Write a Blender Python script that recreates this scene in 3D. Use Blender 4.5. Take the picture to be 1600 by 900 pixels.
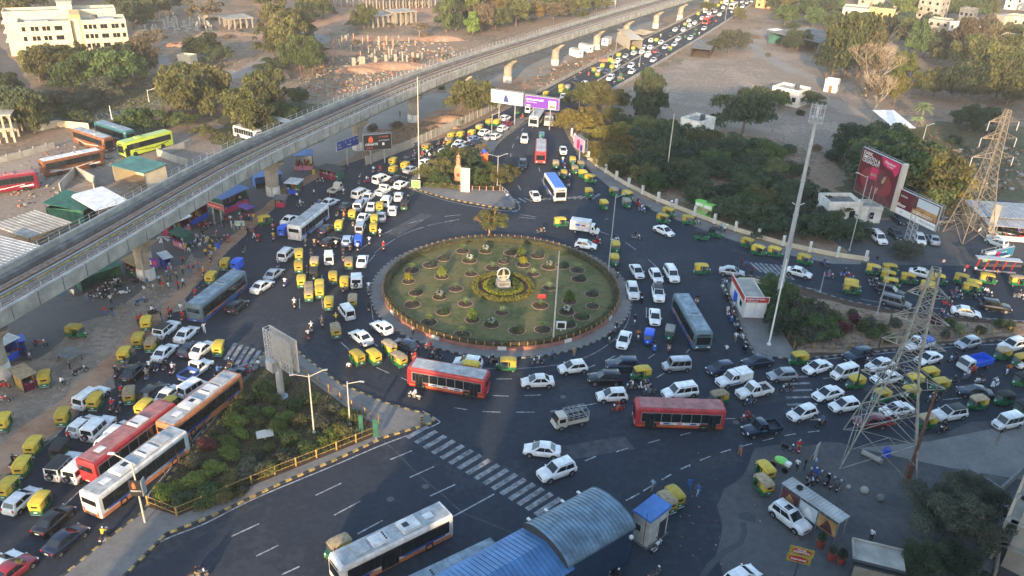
import bpy, math, random
import numpy as np
from mathutils import Vector, Matrix
R = math.radians
rnd = random.Random(7)
for o in list(bpy.data.objects): bpy.data.objects.remove(o)
scn = bpy.context.scene
COL = scn.collection

# ---------------- camera ----------------
F, TH, RO, CH = 1262.0, R(27.3), R(2.34), 57.3
cam_d = bpy.data.cameras.new('camera'); cam = bpy.data.objects.new('camera', cam_d); COL.objects.link(cam)
cam_d.sensor_width = 36; cam_d.lens = 36*F/1600; cam_d.clip_end = 6000; cam_d.clip_start = .5
_d = Vector((0, math.cos(TH), -math.sin(TH))); _r0 = Vector((1, 0, 0)); _u0 = _r0.cross(_d)
_r = _r0*math.cos(RO)+_u0*math.sin(RO); _u = _u0*math.cos(RO)-_r0*math.sin(RO)
cam.matrix_world = Matrix(((_r.x, _u.x, -_d.x, 0), (_r.y, _u.y, -_d.y, 0), (_r.z, _u.z, -_d.z, CH), (0, 0, 0, 1)))
scn.camera = cam
C0 = Vector((0, 0, CH))
def at(px, py, z=0.0):
    v = _d*F+_r*(px-800)+_u*(450-py)
    t = (z-CH)/v.z
    return C0+v*t
def proj(P):
    v = Vector(P)-C0; f = v.dot(_d)
    return 800+F*v.dot(_r)/f, 450-F*v.dot(_u)/f
def hgt(P, py):
    lo, hi = 0.0, 56.0
    for _ in range(40):
        m = (lo+hi)/2
        if proj((P[0], P[1], m))[1] > py: lo = m
        else: hi = m
    return lo

# ---------------- light ----------------
SUN_AZ, SUN_EL = R(10.4), R(12.5)      # light travels along +Y turned this much to +X
w = bpy.data.worlds.new('World'); scn.world = w; w.use_nodes = True
nt = w.node_tree; bg = nt.nodes['Background']
sky = nt.nodes.new('ShaderNodeTexSky'); sky.sky_type = 'NISHITA'; sky.sun_disc = False
sky.sun_elevation = SUN_EL; sky.sun_rotation = math.pi+SUN_AZ
sky.air_density = 1.0; sky.dust_density = 1.2; sky.ozone_density = 1.2
nt.links.new(sky.outputs[0], bg.inputs[0]); bg.inputs[1].default_value = .15
sl = bpy.data.lights.new('sun', 'SUN'); sun = bpy.data.objects.new('sun', sl); COL.objects.link(sun)
sl.energy = 2.4; sl.angle = R(.6); sl.color = (1.0, .72, .43)
ldir = Vector((math.sin(SUN_AZ)*math.cos(SUN_EL), math.cos(SUN_AZ)*math.cos(SUN_EL), -math.sin(SUN_EL)))
sun.rotation_euler = ldir.to_track_quat('-Z', 'Y').to_euler()
vs = scn.view_settings; vs.view_transform = 'Standard'; vs.look = 'None'; vs.gamma = 1; vs.exposure = 1.95; vs.use_curve_mapping = False

# ---------------- materials ----------------
MATS = {}
def mat(key, col, rough=.6, metal=0, spec=.5, var=.0, scale=1.0, col2=None, bump=0, coat=0, emit=None, coords='Object', detail=5, randv=0, alpha=None):
    if key in MATS: return MATS[key]
    m = bpy.data.materials.new(key); m.use_nodes = True; n = m.node_tree; b = n.nodes['Principled BSDF']
    b.inputs['Roughness'].default_value = rough; b.inputs['Metallic'].default_value = metal
    b.inputs['Specular IOR Level'].default_value = spec
    if coat: b.inputs['Coat Weight'].default_value = coat; b.inputs['Coat Roughness'].default_value = .08
    c = (*col, 1)
    if var or col2:
        tc = n.nodes.new('ShaderNodeTexCoord'); nz = n.nodes.new('ShaderNodeTexNoise')
        nz.inputs['Scale'].default_value = scale; nz.inputs['Detail'].default_value = detail; nz.inputs['Roughness'].default_value = .62
        n.links.new(tc.outputs[coords], nz.inputs['Vector'])
        cr = n.nodes.new('ShaderNodeValToRGB'); e = cr.color_ramp.elements
        c2 = col2 or tuple(x*(1-var) for x in col); c1 = col if col2 else tuple(min(1, x*(1+var)) for x in col)
        e[0].position = .38; e[0].color = (*c2, 1); e[1].position = .64; e[1].color = (*c1, 1)
        n.links.new(nz.outputs['Fac'], cr.inputs[0]); out = cr.outputs[0]
        if randv:
            oi = n.nodes.new('ShaderNodeObjectInfo'); mr = n.nodes.new('ShaderNodeMapRange')
            mr.inputs['To Min'].default_value = 1-randv; mr.inputs['To Max'].default_value = 1+randv
            n.links.new(oi.outputs['Random'], mr.inputs['Value'])
            hs = n.nodes.new('ShaderNodeHueSaturation'); n.links.new(mr.outputs[0], hs.inputs['Value']); n.links.new(out, hs.inputs['Color']); out = hs.outputs[0]
        n.links.new(out, b.inputs['Base Color'])
        if bump:
            bm = n.nodes.new('ShaderNodeBump'); bm.inputs['Strength'].default_value = bump; bm.inputs['Distance'].default_value = .1
            n.links.new(nz.outputs['Fac'], bm.inputs['Height']); n.links.new(bm.outputs[0], b.inputs['Normal'])
    else: b.inputs['Base Color'].default_value = c
    if emit: b.inputs['Emission Color'].default_value = (*emit, 1); b.inputs['Emission Strength'].default_value = 1
    MATS[key] = m; return m
def leafmat(key, dark, light, tr=.25):
    m = bpy.data.materials.new(key); m.use_nodes = True; n = m.node_tree; b = n.nodes['Principled BSDF']
    b.inputs['Roughness'].default_value = .65; b.inputs['Specular IOR Level'].default_value = .25
    tc = n.nodes.new('ShaderNodeTexCoord'); nz = n.nodes.new('ShaderNodeTexNoise'); nz.inputs['Scale'].default_value = .9; nz.inputs['Detail'].default_value = 8; nz.inputs['Roughness'].default_value = .8
    n.links.new(tc.outputs['Object'], nz.inputs['Vector'])
    cr = n.nodes.new('ShaderNodeValToRGB'); e = cr.color_ramp.elements; e[0].position = .34; e[0].color = (*dark, 1); e[1].position = .68; e[1].color = (*light, 1)
    n.links.new(nz.outputs['Fac'], cr.inputs[0])
    oi = n.nodes.new('ShaderNodeObjectInfo'); mr = n.nodes.new('ShaderNodeMapRange'); mr.inputs['To Min'].default_value = .7; mr.inputs['To Max'].default_value = 1.35
    n.links.new(oi.outputs['Random'], mr.inputs['Value'])
    mh = n.nodes.new('ShaderNodeMapRange'); mh.inputs['To Min'].default_value = .475; mh.inputs['To Max'].default_value = .52
    ml = n.nodes.new('ShaderNodeMath'); ml.operation = 'FRACT'; mm = n.nodes.new('ShaderNodeMath'); mm.operation = 'MULTIPLY'; mm.inputs[1].default_value = 7.3
    n.links.new(oi.outputs['Random'], mm.inputs[0]); n.links.new(mm.outputs[0], ml.inputs[0]); n.links.new(ml.outputs[0], mh.inputs['Value'])
    hs = n.nodes.new('ShaderNodeHueSaturation'); n.links.new(mr.outputs[0], hs.inputs['Value']); n.links.new(mh.outputs[0], hs.inputs['Hue']); n.links.new(cr.outputs[0], hs.inputs['Color'])
    n.links.new(hs.outputs[0], b.inputs['Base Color'])
    t = n.nodes.new('ShaderNodeBsdfTranslucent'); n.links.new(hs.outputs[0], t.inputs[0]); mx = n.nodes.new('ShaderNodeMixShader'); mx.inputs[0].default_value = tr
    n.links.new(b.outputs[0], mx.inputs[1]); n.links.new(t.outputs[0], mx.inputs[2]); n.links.new(mx.outputs[0], n.nodes['Material Output'].inputs[0])
    MATS[key] = m; return m

def ground_mat(key, stops, s1, s2, bump=.3):
    """large patches broken up by fine grain"""
    m = bpy.data.materials.new(key); m.use_nodes = True; n = m.node_tree; b = n.nodes['Principled BSDF']
    b.inputs['Roughness'].default_value = .95; b.inputs['Specular IOR Level'].default_value = .2
    tc = n.nodes.new('ShaderNodeTexCoord')
    def nz(s, d, r):
        q = n.nodes.new('ShaderNodeTexNoise'); q.inputs['Scale'].default_value = s; q.inputs['Detail'].default_value = d; q.inputs['Roughness'].default_value = r
        n.links.new(tc.outputs['Object'], q.inputs['Vector']); return q
    a, c = nz(s1, 8, .68), nz(s2, 4, .6)
    mx = n.nodes.new('ShaderNodeMath'); mx.operation = 'MULTIPLY_ADD'; mx.inputs[1].default_value = .35
    n.links.new(c.outputs['Fac'], mx.inputs[0]); mu = n.nodes.new('ShaderNodeMath'); mu.operation = 'MULTIPLY'; mu.inputs[1].default_value = .65
    n.links.new(a.outputs['Fac'], mu.inputs[0]); n.links.new(mu.outputs[0], mx.inputs[2])
    cr = n.nodes.new('ShaderNodeValToRGB'); cr.color_ramp.elements[0].position = stops[0][0]; cr.color_ramp.elements[0].color = (*stops[0][1], 1)
    cr.color_ramp.elements[1].position = stops[-1][0]; cr.color_ramp.elements[1].color = (*stops[-1][1], 1)
    for p, col in stops[1:-1]:
        e = cr.color_ramp.elements.new(p); e.color = (*col, 1)
    n.links.new(mx.outputs[0], cr.inputs[0]); n.links.new(cr.outputs[0], b.inputs['Base Color'])
    bm = n.nodes.new('ShaderNodeBump'); bm.inputs['Strength'].default_value = bump; bm.inputs['Distance'].default_value = .15
    n.links.new(mx.outputs[0], bm.inputs['Height']); n.links.new(bm.outputs[0], b.inputs['Normal'])
    MATS[key] = m; return m

# ---------------- mesh builder ----------------
class MB:
    def __init__(s): s.v = []; s.f = []; s.k = []
    def face(s, pts, k):
        i = len(s.v); s.v += [tuple(p) for p in pts]; s.f.append(tuple(range(i, i+len(pts)))); s.k.append(k); return s
    def box(s, x0, x1, y0, y1, z0, z1, k, T=None):
        p = [(x0,y0,z0),(x1,y0,z0),(x1,y1,z0),(x0,y1,z0),(x0,y0,z1),(x1,y0,z1),(x1,y1,z1),(x0,y1,z1)]
        if T: p = [tuple(T @ Vector(q)) for q in p]
        i = len(s.v); s.v += p
        for f in ((0,3,2,1),(4,5,6,7),(0,1,5,4),(1,2,6,5),(2,3,7,6),(3,0,4,7)): s.f.append(tuple(i+j for j in f)); s.k.append(k)
        return s
    def cbox(s, c, d, k, rz=0):
        T = Matrix.Translation(Vector(c)) @ Matrix.Rotation(rz, 4, 'Z')
        return s.box(-d[0]/2, d[0]/2, -d[1]/2, d[1]/2, -d[2]/2, d[2]/2, k, T)
    def loft(s, rings, k, cap=True):
        n = len(rings[0]); i = len(s.v)
        for r in rings: s.v += [tuple(p) for p in r]
        for a in range(len(rings)-1):
            for b in range(n):
                c = (b+1) % n; s.f.append((i+a*n+b, i+a*n+c, i+(a+1)*n+c, i+(a+1)*n+b)); s.k.append(k)
        if cap:
            s.f.append(tuple(i+b for b in range(n-1, -1, -1))); s.k.append(k)
            s.f.append(tuple(i+(len(rings)-1)*n+b for b in range(n))); s.k.append(k)
        return s
    def tube(s, p, q, r0, k, r1=None, n=6):
        p, q = Vector(p), Vector(q); r1 = r0 if r1 is None else r1; d = (q-p)
        if d.length < 1e-6: return s
        d.normalize(); a = d.orthogonal().normalized(); b = d.cross(a)
        ring = lambda c, r: [c+a*(r*math.cos(t*2*math.pi/n))+b*(r*math.sin(t*2*math.pi/n)) for t in range(n)]
        return s.loft([ring(p, r0), ring(q, r1)], k)
    def path(s, pts, r, k, n=6):
        for a, b in zip(pts, pts[1:]): s.tube(a, b, r, k, n=n)
        return s
    def disc(s, c, r, k, n=16, ax='z', h=.02):
        c = Vector(c); e = {'z': Vector((0,0,h)), 'y': Vector((0,h,0)), 'x': Vector((h,0,0))}[ax]
        return s.tube(c-e/2, c+e/2, r, k, n=n)
    def prism(s, pts, z0, z1, k, ks=None):
        n = len(pts); i = len(s.v)
        ar = sum(pts[j][0]*pts[(j+1) % n][1]-pts[(j+1) % n][0]*pts[j][1] for j in range(n))
        if ar < 0: pts = pts[::-1]
        s.v += [(p[0], p[1], z0) for p in pts]+[(p[0], p[1], z1) for p in pts]
        s.f.append(tuple(i+n+j for j in range(n))); s.k.append(k)
        s.f.append(tuple(i+j for j in range(n-1, -1, -1))); s.k.append(ks or k)
        for j in range(n):
            c = (j+1) % n; s.f.append((i+j, i+c, i+n+c, i+n+j)); s.k.append(ks or k)
        return s
    def sphere(s, c, r, k, nu=10, nv=6, sq=(1,1,1)):
        rings = []
        for a in range(nv+1):
            t = math.pi*(a/nv)*.98+.03
            rings.append([(c[0]+r*sq[0]*math.sin(t)*math.cos(b*2*math.pi/nu), c[1]+r*sq[1]*math.sin(t)*math.sin(b*2*math.pi/nu), c[2]-r*sq[2]*math.cos(t)) for b in range(nu)])
        return s.loft(rings, k)
    def lattice(s, P, Q, r, k): return s.tube(P, Q, r, k, n=4)
    def mesh(s, name, sub=None, smooth=True, ang=38):
        me = bpy.data.meshes.new(name); me.from_pydata(s.v, [], s.f)
        ks = []
        for k in s.k:
            if k not in ks: ks.append(k)
        for k in ks: me.materials.append(MATS[(sub or {}).get(k, k)])
        ix = {k: i for i, k in enumerate(ks)}
        me.polygons.foreach_set('material_index', [ix[k] for k in s.k])
        if smooth:
            me.polygons.foreach_set('use_smooth', [True]*len(s.f)); me.set_sharp_from_angle(angle=R(ang))
        me.update(); return me
def link(name, data, parent=None, loc=(0,0,0), rz=0):
    o = bpy.data.objects.new(name, data); COL.objects.link(o); o.location = loc; o.rotation_euler = (0, 0, rz)
    if parent: o.parent = parent
    return o
def part(name, mb, parent, sub=None, smooth=False, label=None, **k):
    o = link(name, mb.mesh(name, sub, smooth), parent, **k)
    if label: o['label'] = label
    return o
def thing(name, label, cat, loc=(0,0,0), rz=0, group=None, data=None):
    o = link(name, data, None, loc, rz); o['label'] = label; o['category'] = cat
    if group: o['group'] = group
    return o
def struct(name, data, kind='structure', **k):
    o = link(name, data, **k); o['kind'] = kind; return o
def frame_at(pA, pB, z=0):
    """ground frame: origin at pixel A, local x towards pixel B, local y away from the viewer"""
    A, B = at(*pA, z), at(*pB, z); d = B-A
    return A, math.atan2(d.y, d.x), d.length
# registry for labels that are told apart after everything stands
REG = []
def reg(o, desc, cat, px, py, group=None): REG.append([o, desc, cat, px, py, group]); return o
# ---------------- vehicle materials ----------------
PAINT = {'white': (.72,.72,.70), 'silver': (.36,.38,.40), 'grey': (.13,.135,.14), 'black': (.012,.012,.014), 'navy': (.012,.02,.05), 'maroon': (.2,.02,.03),
         'red': (.5,.03,.03), 'blue': (.03,.12,.48), 'light blue': (.22,.32,.5), 'cream': (.6,.55,.42), 'brown': (.2,.09,.05), 'teal': (.03,.13,.14)}
for k, c in PAINT.items():
    mat('paint_'+k, c, .34, 0 if k != 'silver' else .35, .5, var=.16, scale=1.2, coat=.3, randv=.14 if k in ('white', 'silver', 'grey') else .3)
mat('glass', (.012,.016,.02), .08, 0, .7); mat('glass_pale', (.05,.07,.08), .1, 0, .7)
mat('tyre', (.015,.015,.016), .9, 0, .2); mat('rim', (.35,.35,.36), .4, .6); mat('plastic', (.02,.02,.022), .6); mat('lamp', (.75,.77,.8), .15)
mat('tail', (.4,.01,.01), .3); mat('plate', (.7,.7,.66), .5); mat('plate_y', (.7,.5,.05), .5); mat('chrome', (.6,.6,.6), .2, .9)
mat('auto_yellow', (.50,.35,.035), .65, var=.2, scale=2, randv=.25); mat('auto_green', (.01,.13,.045), .45, var=.25, scale=3); mat('auto_tan', (.33,.25,.15), .85, var=.25, scale=3, randv=.25)
mat('auto_black', (.02,.02,.022), .8); mat('auto_grey', (.25,.25,.22), .85, var=.2, scale=3); mat('seat', (.05,.03,.03), .8); mat('seat_red', (.3,.03,.03), .7)
mat('orange', (.5,.19,.08), .5, var=.2, scale=2); mat('roof_dust', (.34,.35,.35), .75, var=.3, scale=1.1, bump=.0); mat('roof_red', (.33,.14,.13), .75, var=.25, scale=1.0)
mat('bus_white', (.62,.61,.59), .5, var=.22, scale=1.2); mat('bus_red', (.38,.03,.035), .45, var=.25, scale=1.3); mat('bus_blue', (.03,.08,.3), .45, var=.15, scale=1.5); mat('bus_slate', (.09,.14,.17), .5, var=.25, scale=1.2)
mat('bus_maroon', (.22,.02,.04), .35, var=.15, scale=1.3); mat('lime', (.34,.44,.05), .35, var=.1, scale=1.5); mat('bus_brown', (.2,.075,.03), .4, var=.3, scale=1.2)
mat('roof_blue', (.05,.16,.55), .5, var=.12, scale=1.2); mat('roof_slate', (.2,.26,.30), .7, var=.3, scale=1.0); mat('bus_cream', (.5,.46,.39), .55)
mat('cargo_blue', (.02,.1,.6), .5, var=.12, scale=2)
mat('skin', (.2,.1,.055), .6); mat('hair', (.012,.01,.009), .6)

def quad_pt(q, u, v, off):
    a, b, c, d = [Vector(p) for p in q]           # a,b bottom; c,d top (a-d left)
    p = (a*(1-u)+b*u)*(1-v)+(d*(1-u)+c*u)*v
    n = (b-a).cross(d-a).normalized(); return p+n*off
def pane(mb, q, u0, u1, v0, v1, k, off=.012, th=.0):
    mb.face([quad_pt(q, u0, v0, off), quad_pt(q, u1, v0, off), quad_pt(q, u1, v1, off), quad_pt(q, u0, v1, off)], k)
def wheel_mesh(r, w, sub=None):
    m = MB(); n = 14; rings = []
    for (y, rr) in ((-w/2, r*.62), (-w/2, r*.93), (-w*.3, r), (w*.3, r), (w/2, r*.93), (w/2, r*.62)):
        rings.append([(rr*math.cos(2*math.pi*i/n), y, rr*math.sin(2*math.pi*i/n)) for i in range(n)])
    m.loft(rings, 'tyre', cap=False)
    m.disc((0, 0, 0), r*.64, 'rim', n=n, ax='y', h=w*.86); m.disc((0, 0, 0), r*.2, 'plastic', n=8, ax='y', h=w*.92)
    return m.mesh('wheel', smooth=True)
WM = {}
def wheel(r, w):
    if (r, w) not in WM: WM[(r, w)] = wheel_mesh(r, w)
    return WM[(r, w)]
CARS = dict(
 hatchback=dict(L=3.8, W=1.69, H=1.52, prof=[(-.5,.62,.86),(-.485,.84,.93),(-.46,.93,.97),(-.3,.95,1),(.16,.96,1),(.3,.90,.99),(.40,.82,.95),(.46,.74,.90),(.49,.62,.82),(.5,.5,.76)], cab=(-.47,-.375,.04,.285)),
 sedan=dict(L=4.15, W=1.7, H=1.5, prof=[(-.5,.7,.84),(-.485,.93,.92),(-.45,.99,.96),(-.33,.98,1),(.18,.94,1),(.3,.89,.99),(.40,.80,.95),(.46,.70,.90),(.49,.60,.82),(.5,.5,.76)], cab=(-.395,-.2,.06,.285)),
 suv=dict(L=4.25, W=1.8, H=1.68, prof=[(-.5,.7,.88),(-.49,.95,.95),(-.46,1.03,.98),(-.3,1.05,1),(.18,1.06,1),(.32,1.03,.99),(.43,.96,.96),(.475,.86,.92),(.495,.7,.86),(.5,.55,.82)], cab=(-.48,-.42,.05,.255)),
 mpv=dict(L=4.5, W=1.8, H=1.75, prof=[(-.5,.7,.88),(-.49,.95,.95),(-.47,1.0,.98),(-.3,1.02,1),(.22,1.02,1),(.34,.96,.99),(.43,.86,.95),(.475,.74,.9),(.495,.62,.84),(.5,.5,.8)], cab=(-.49,-.44,.12,.32)),
 minivan=dict(L=3.65, W=1.5, H=1.82, prof=[(-.5,.7,.95),(-.495,.9,.98),(-.45,1.0,1),(.0,1.0,1),(.33,1.0,1),(.40,.93,.98),(.46,.84,.94),(.49,.7,.88),(.5,.55,.84)], cab=(-.49,-.47,.22,.37)),
 jeep=dict(L=4.1, W=1.75, H=1.88, prof=[(-.5,.7,.96),(-.495,.95,.98),(-.45,1.06,1),(.12,1.08,1),(.3,1.06,.93),(.44,1.03,.9),(.48,.98,.88),(.495,.8,.9),(.5,.6,.9)], cab=(-.485,-.475,.09,.155)),
 pickup=dict(L=4.7, W=1.72, H=1.82, prof=[(-.5,.62,.96),(-.49,.66,.98),(-.1,.68,1),(-.06,1.0,1),(.2,1.05,1),(.33,1.0,.97),(.44,.92,.94),(.485,.8,.9),(.5,.6,.86)], cab=(-.08,-.06,.12,.22)),
)
def lerp(a, b, t): return a+(b-a)*t
def build_car(kind, paint, near=True, opt=''):
    c = CARS[kind]; L, W, H = c['L'], c['W'], c['H']; P = 'PAINT'; parts = {}
    def pt(n): return parts.setdefault(n, [MB(), False])[0]
    b = pt('body'); rings = []
    for fx, zt, wf in c['prof']:
        x = fx*L; w_ = W/2*wf; zb = .24 if abs(fx) < .46 else .30
        half = [(w_*.86, zb), (w_*.97, zb+.12), (w_, lerp(zb, zt, .55)), (w_*.985, zt-.07), (w_*.88, zt), (w_*.4, zt+.025)]
        rings.append([(x, y, z) for y, z in half]+[(x, -y, z) for y, z in half[::-1]])
    b.loft(rings, P)
    # sill / bumper trim
    for s in (-1, 1): b.box(-L*.3, L*.28, s*W/2*.97-.015, s*W/2*.97+.03*s if s > 0 else s*W/2*.97+.015, .22, .33, 'plastic')
    xr, xtr, xtf, xf = [q*L for q in c['cab']]
    zb = min(p[1] for p in c['prof'] if c['cab'][0]-.01 <= p[0] <= c['cab'][3]+.03)-.03; zt = H-.05
    wb, wt = W/2*.93, W/2*(.74 if kind in ('hatchback','sedan') else .80 if kind in ('suv','mpv') else .9)
    if kind == 'pickup': zb = .95
    if kind == 'jeep': zb = 1.03
    A = [(xr,-wb,zb),(xf,-wb*.93,zb),(xf,wb*.93,zb),(xr,wb,zb)]; B = [(xtr,-wt,zt),(xtf,-wt*.97,zt),(xtf,wt*.97,zt),(xtr,wt,zt)]
    b.loft([A, B], P)
    i = .09
    b.loft([B, [(xtr+i,-wt+i,H),(xtf-i*1.5,-wt+i,H),(xtf-i*1.5,wt-i,H),(xtr+i,wt-i,H)]], 'plastic' if 'darktop' in opt else P)
    fr, rr = [A[1],A[2],B[2],B[1]], [A[3],A[0],B[0],B[3]]; rt, lf = [A[0],A[1],B[1],B[0]], [A[2],A[3],B[3],B[2]]
    pane(pt('windshield'), fr, .06, .94, .10, .93, 'glass'); pane(pt('rear_window'), rr, .1, .9, .22, .88, 'glass')
    for n_, q in (('r', rt), ('l', lf)):
        m = pt('side_windows_'+n_)
        cuts = {'mpv': [.05,.30,.33,.62,.65,.92], 'minivan': [.05,.33,.36,.64,.67,.93], 'jeep': [.05,.36,.40,.66,.70,.94], 'pickup': [.1,.48,.54,.9]}.get(kind, [.10,.46,.49,.88])
        if n_ == 'l': cuts = [1-q_ for q_ in cuts[::-1]]
        for u0, u1 in zip(cuts[::2], cuts[1::2]): pane(m, q, u0, u1, .16, .88, 'glass')
    if near:
        for s in (-1, 1):
            m = pt('headlight' if s > 0 else 'headlight_'); zz = c['prof'][-3][1]-.1
            m.cbox((L*.474, s*W*.36, zz), (.1, .34, .13), 'lamp', rz=-s*.28)
            m = pt('tail_light' if s > 0 else 'tail_light_'); m.cbox((-L*.492, s*W*.385, .84 if kind != 'pickup' else .6), (.1, .16, .24 if kind != 'sedan' else .16), 'tail', rz=s*.2)
            m = pt('mirror' if s > 0 else 'mirror_'); m.cbox((xf-.25, s*(W/2+.06), zb+.1), (.1, .17, .12), P)
        pt('grille').cbox((L*.496, 0, .55), (.05, W*.46, .2), 'plastic'); pt('number_plate').cbox((L*.505, 0, .4), (.03, .46, .1), 'plate')
        pt('rear_number_plate').cbox((-L*.503, 0, .66 if kind != 'pickup' else .45), (.03, .46, .1), 'plate')
        if kind in ('suv', 'mpv') or 'rails' in opt:
            for s in (-1, 1): pt('roof_rails').tube((xtr+.2, s*(wt-.05), H+.03), (xtf-.2, s*(wt-.05), H+.03), .022, 'plastic' if 'silver' not in opt else 'chrome')
        if 'sun' in opt: pt('sunroof').box(xtf-.95, xtf-.3, -.4, .4, H, H+.012, 'glass')
        if 'spoil' in opt: pt('spoiler').box(xtr-.1, xtr+.16, -wt+.1, wt-.1, H-.05, H-.01, P)
        if kind == 'jeep': pt('spare_wheel').disc((-L/2-.1, .1, .92), .36, 'tyre', n=14, ax='x', h=.2).disc((-L/2-.11, .1, .92), .2, 'rim', n=10, ax='x', h=.22)
        if 'siren' in opt: pt('light_bar').box(xtf-.4, xtf-.2, -.5, .5, H, H+.1, 'tail')
        if 'stripe' in opt:
            for s in (-1, 1): pt('side_stripe').cbox((-.05, s*(W/2+.004), .62), (L*.8, .012, .16), 'bus_blue')
    if kind == 'pickup':
        m = pt('cargo_bed'); x0, x1 = -L/2, -.09*L-.05
        k = 'bus_blue' if 'bluebed' in opt else P
        for s in (-1, 1): m.box(x0, x1, s*W/2-.03, s*W/2+.03, .6, 1.08, k)
        m.box(x0-.03, x0+.03, -W/2+.03, W/2-.03, .6, 1.06, k); m.box(x1-.03, x1+.03, -W/2+.03, W/2-.03, .6, 1.3, k)
        m.box(x0+.03, x1-.03, -W/2+.03, W/2-.03, .66, .70, 'plastic')
        if 'boxed' in opt: m.box(x0, x1, -W/2-.02, W/2+.02, 1.09, 1.75, P)
        if 'cover' in opt: m.box(x0+.1, x1-.5, -W/2+.1, W/2-.1, .9, 1.45, 'roof_blue')
    r = .31 if kind in ('hatchback', 'sedan') else .34 if kind != 'minivan' else .28
    wy = W/2-.09
    wx = (L*.315, -L*.325) if kind != 'minivan' else (L*.33, -L*.34)
    ar = pt('wheel_arches') if False else b
    for x in wx:
        for s in (-1, 1): b.disc((x, s*(W/2-.055), r+.03), r+.07, 'plastic', n=14, ax='y', h=.11)
    if 'boxy' in opt: pass
    wl = [(x, s*(wy+.03), r) for x in wx for s in (-1, 1)]
    return finish(parts, wl, (r, .2), {'PAINT': 'paint_'+paint}, near)
def finish(parts, wl, ws, sub, near):
    """near: one mesh per part; far: everything joined in one mesh"""
    if near:
        out = []
        for n_, (m, _) in parts.items():
            nm = n_.rstrip('_'); nm = nm.replace('_r', '') if nm.endswith('windows_r') else nm; nm = nm.replace('_l', '') if nm.endswith('windows_l') else nm
            out.append((nm, m.mesh(nm, sub, True, 62 if nm == 'body' and wl and len(wl) == 4 else 38), (0, 0, 0)))
        for p in wl: out.append(('wheel', wheel(*ws), p))
        return out
    a = MB()
    for m, _ in parts.values():
        i = len(a.v); a.v += m.v; a.f += [tuple(j+i for j in f) for f in m.f]; a.k += m.k
    for p in wl: a.disc(p, ws[0], 'tyre', n=10, ax='y', h=ws[1])
    return a.mesh('v', sub, True)
def build_auto(style, near=True):
    parts = {}
    def pt(n): return parts.setdefault(n, [MB(), False])[0]
    top = {'yellow': 'auto_yellow', 'tan': 'auto_tan', 'black': 'auto_black', 'grey': 'auto_grey', 'blue': 'cargo_blue', 'teal': 'paint_teal'}[style]
    side = {'yellow': 'auto_yellow', 'tan': 'auto_yellow', 'black': 'auto_black', 'grey': 'auto_grey', 'blue': 'cargo_blue', 'teal': 'paint_teal'}[style]
    low = 'auto_green' if style not in ('blue', 'teal') else side
    b = pt('body')
    def ring(x, w_, z0, z1, k=.9): return [(x, w_*k, z0), (x, w_, z0+.12), (x, w_, z1-.06), (x, w_*.94, z1), (x, -w_*.94, z1), (x, -w_, z1-.06), (x, -w_, z0+.12), (x, -w_*k, z0)]
    b.loft([ring(-1.32, .56, .34, .84), ring(-1.25, .64, .28, .90), ring(-.35, .65, .26, .90)], low)
    b.loft([ring(-.35, .64, .26, .42), ring(.45, .60, .26, .42)], low)
    b.loft([ring(.45, .58, .28, .9), ring(.85, .46, .32, .92), ring(1.16, .26, .45, .84), ring(1.24, .14, .5, .7)], low)
    c = pt('canopy')
    def arc(x, w_, z0, z1):
        return [(x, w_, z0), (x, w_*.99, lerp(z0, z1, .72)), (x, w_*.86, z1-.05), (x, w_*.45, z1), (x, -w_*.45, z1), (x, -w_*.86, z1-.05), (x, -w_*.99, lerp(z0, z1, .72)), (x, -w_, z0)]
    # rear shell, then the roof running forward
    c.loft([arc(-1.33, .58, .86, 1.48), arc(-1.24, .63, .86, 1.66), arc(-.55, .655, .88, 1.74)], side)
    def slab(x, w_, z): return [(x, w_, z-.16), (x, w_*.98, z-.07), (x, w_*.84, z-.02), (x, w_*.4, z+.012), (x, -w_*.4, z+.012), (x, -w_*.84, z-.02), (x, -w_*.98, z-.07), (x, -w_, z-.16)]
    c.loft([slab(-1.36, .59, 1.60), slab(-1.2, .665, 1.72), slab(-.4, .68, 1.78), slab(.35, .66, 1.76), slab(.78, .58, 1.66)], top)
    if style in ('blue',):
        c.loft([arc(-.55, .655, .5, 1.74), arc(.3, .64, .5, 1.72)], side)
    for s in (-1, 1):
        c.tube((-.3, s*.63, .88), (-.3, s*.65, 1.66), .035, side, n=4); c.tube((.62, s*.53, .86), (.60, s*.55, 1.64), .03, top if style != 'tan' else side, n=4)
    pane(pt('windshield'), [(.86, -.5, .92), (.86, .5, .92), (.64, .52, 1.6), (.64, -.52, 1.6)], .04, .96, .05, .95, 'glass_pale')
    if near:
        pt('rear_window').cbox((-1.335, 0, 1.28), (.03, .6, .2), 'glass')
        pt('passenger_seat').box(-1.1, -.5, -.52, .52, .5, .72, 'seat').box(-1.2, -1.05, -.52, .52, .7, 1.2, 'seat')
        pt('driver_seat').box(-.1, .2, -.22, .22, .42, .7, 'seat_red' if style == 'tan' else 'seat')
        pt('handlebar').tube((.55, -.28, .98), (.55, .28, .98), .02, 'plastic')
        pt('headlight').cbox((1.2, 0, .78), (.12, .2, .14), 'lamp'); pt('number_plate').cbox((-1.34, 0, .62), (.02, .34, .12), 'plate')
        for s in (-1, 1): pt('tail_light' if s > 0 else 'tail_light_').cbox((-1.31, s*.48, .72), (.06, .1, .14), 'tail'); pt('mirror' if s > 0 else 'mirror_').cbox((.75, s*.66, 1.15), (.05, .1, .14), 'plastic')
        pt('bumper').tube((-1.40, -.5, .38), (-1.40, .5, .38), .03, 'chrome'); pt('front_mudguard').box(.78, 1.3, -.1, .1, .46, .5, 'auto_yellow' if style in ('yellow', 'tan') else low)
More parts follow.
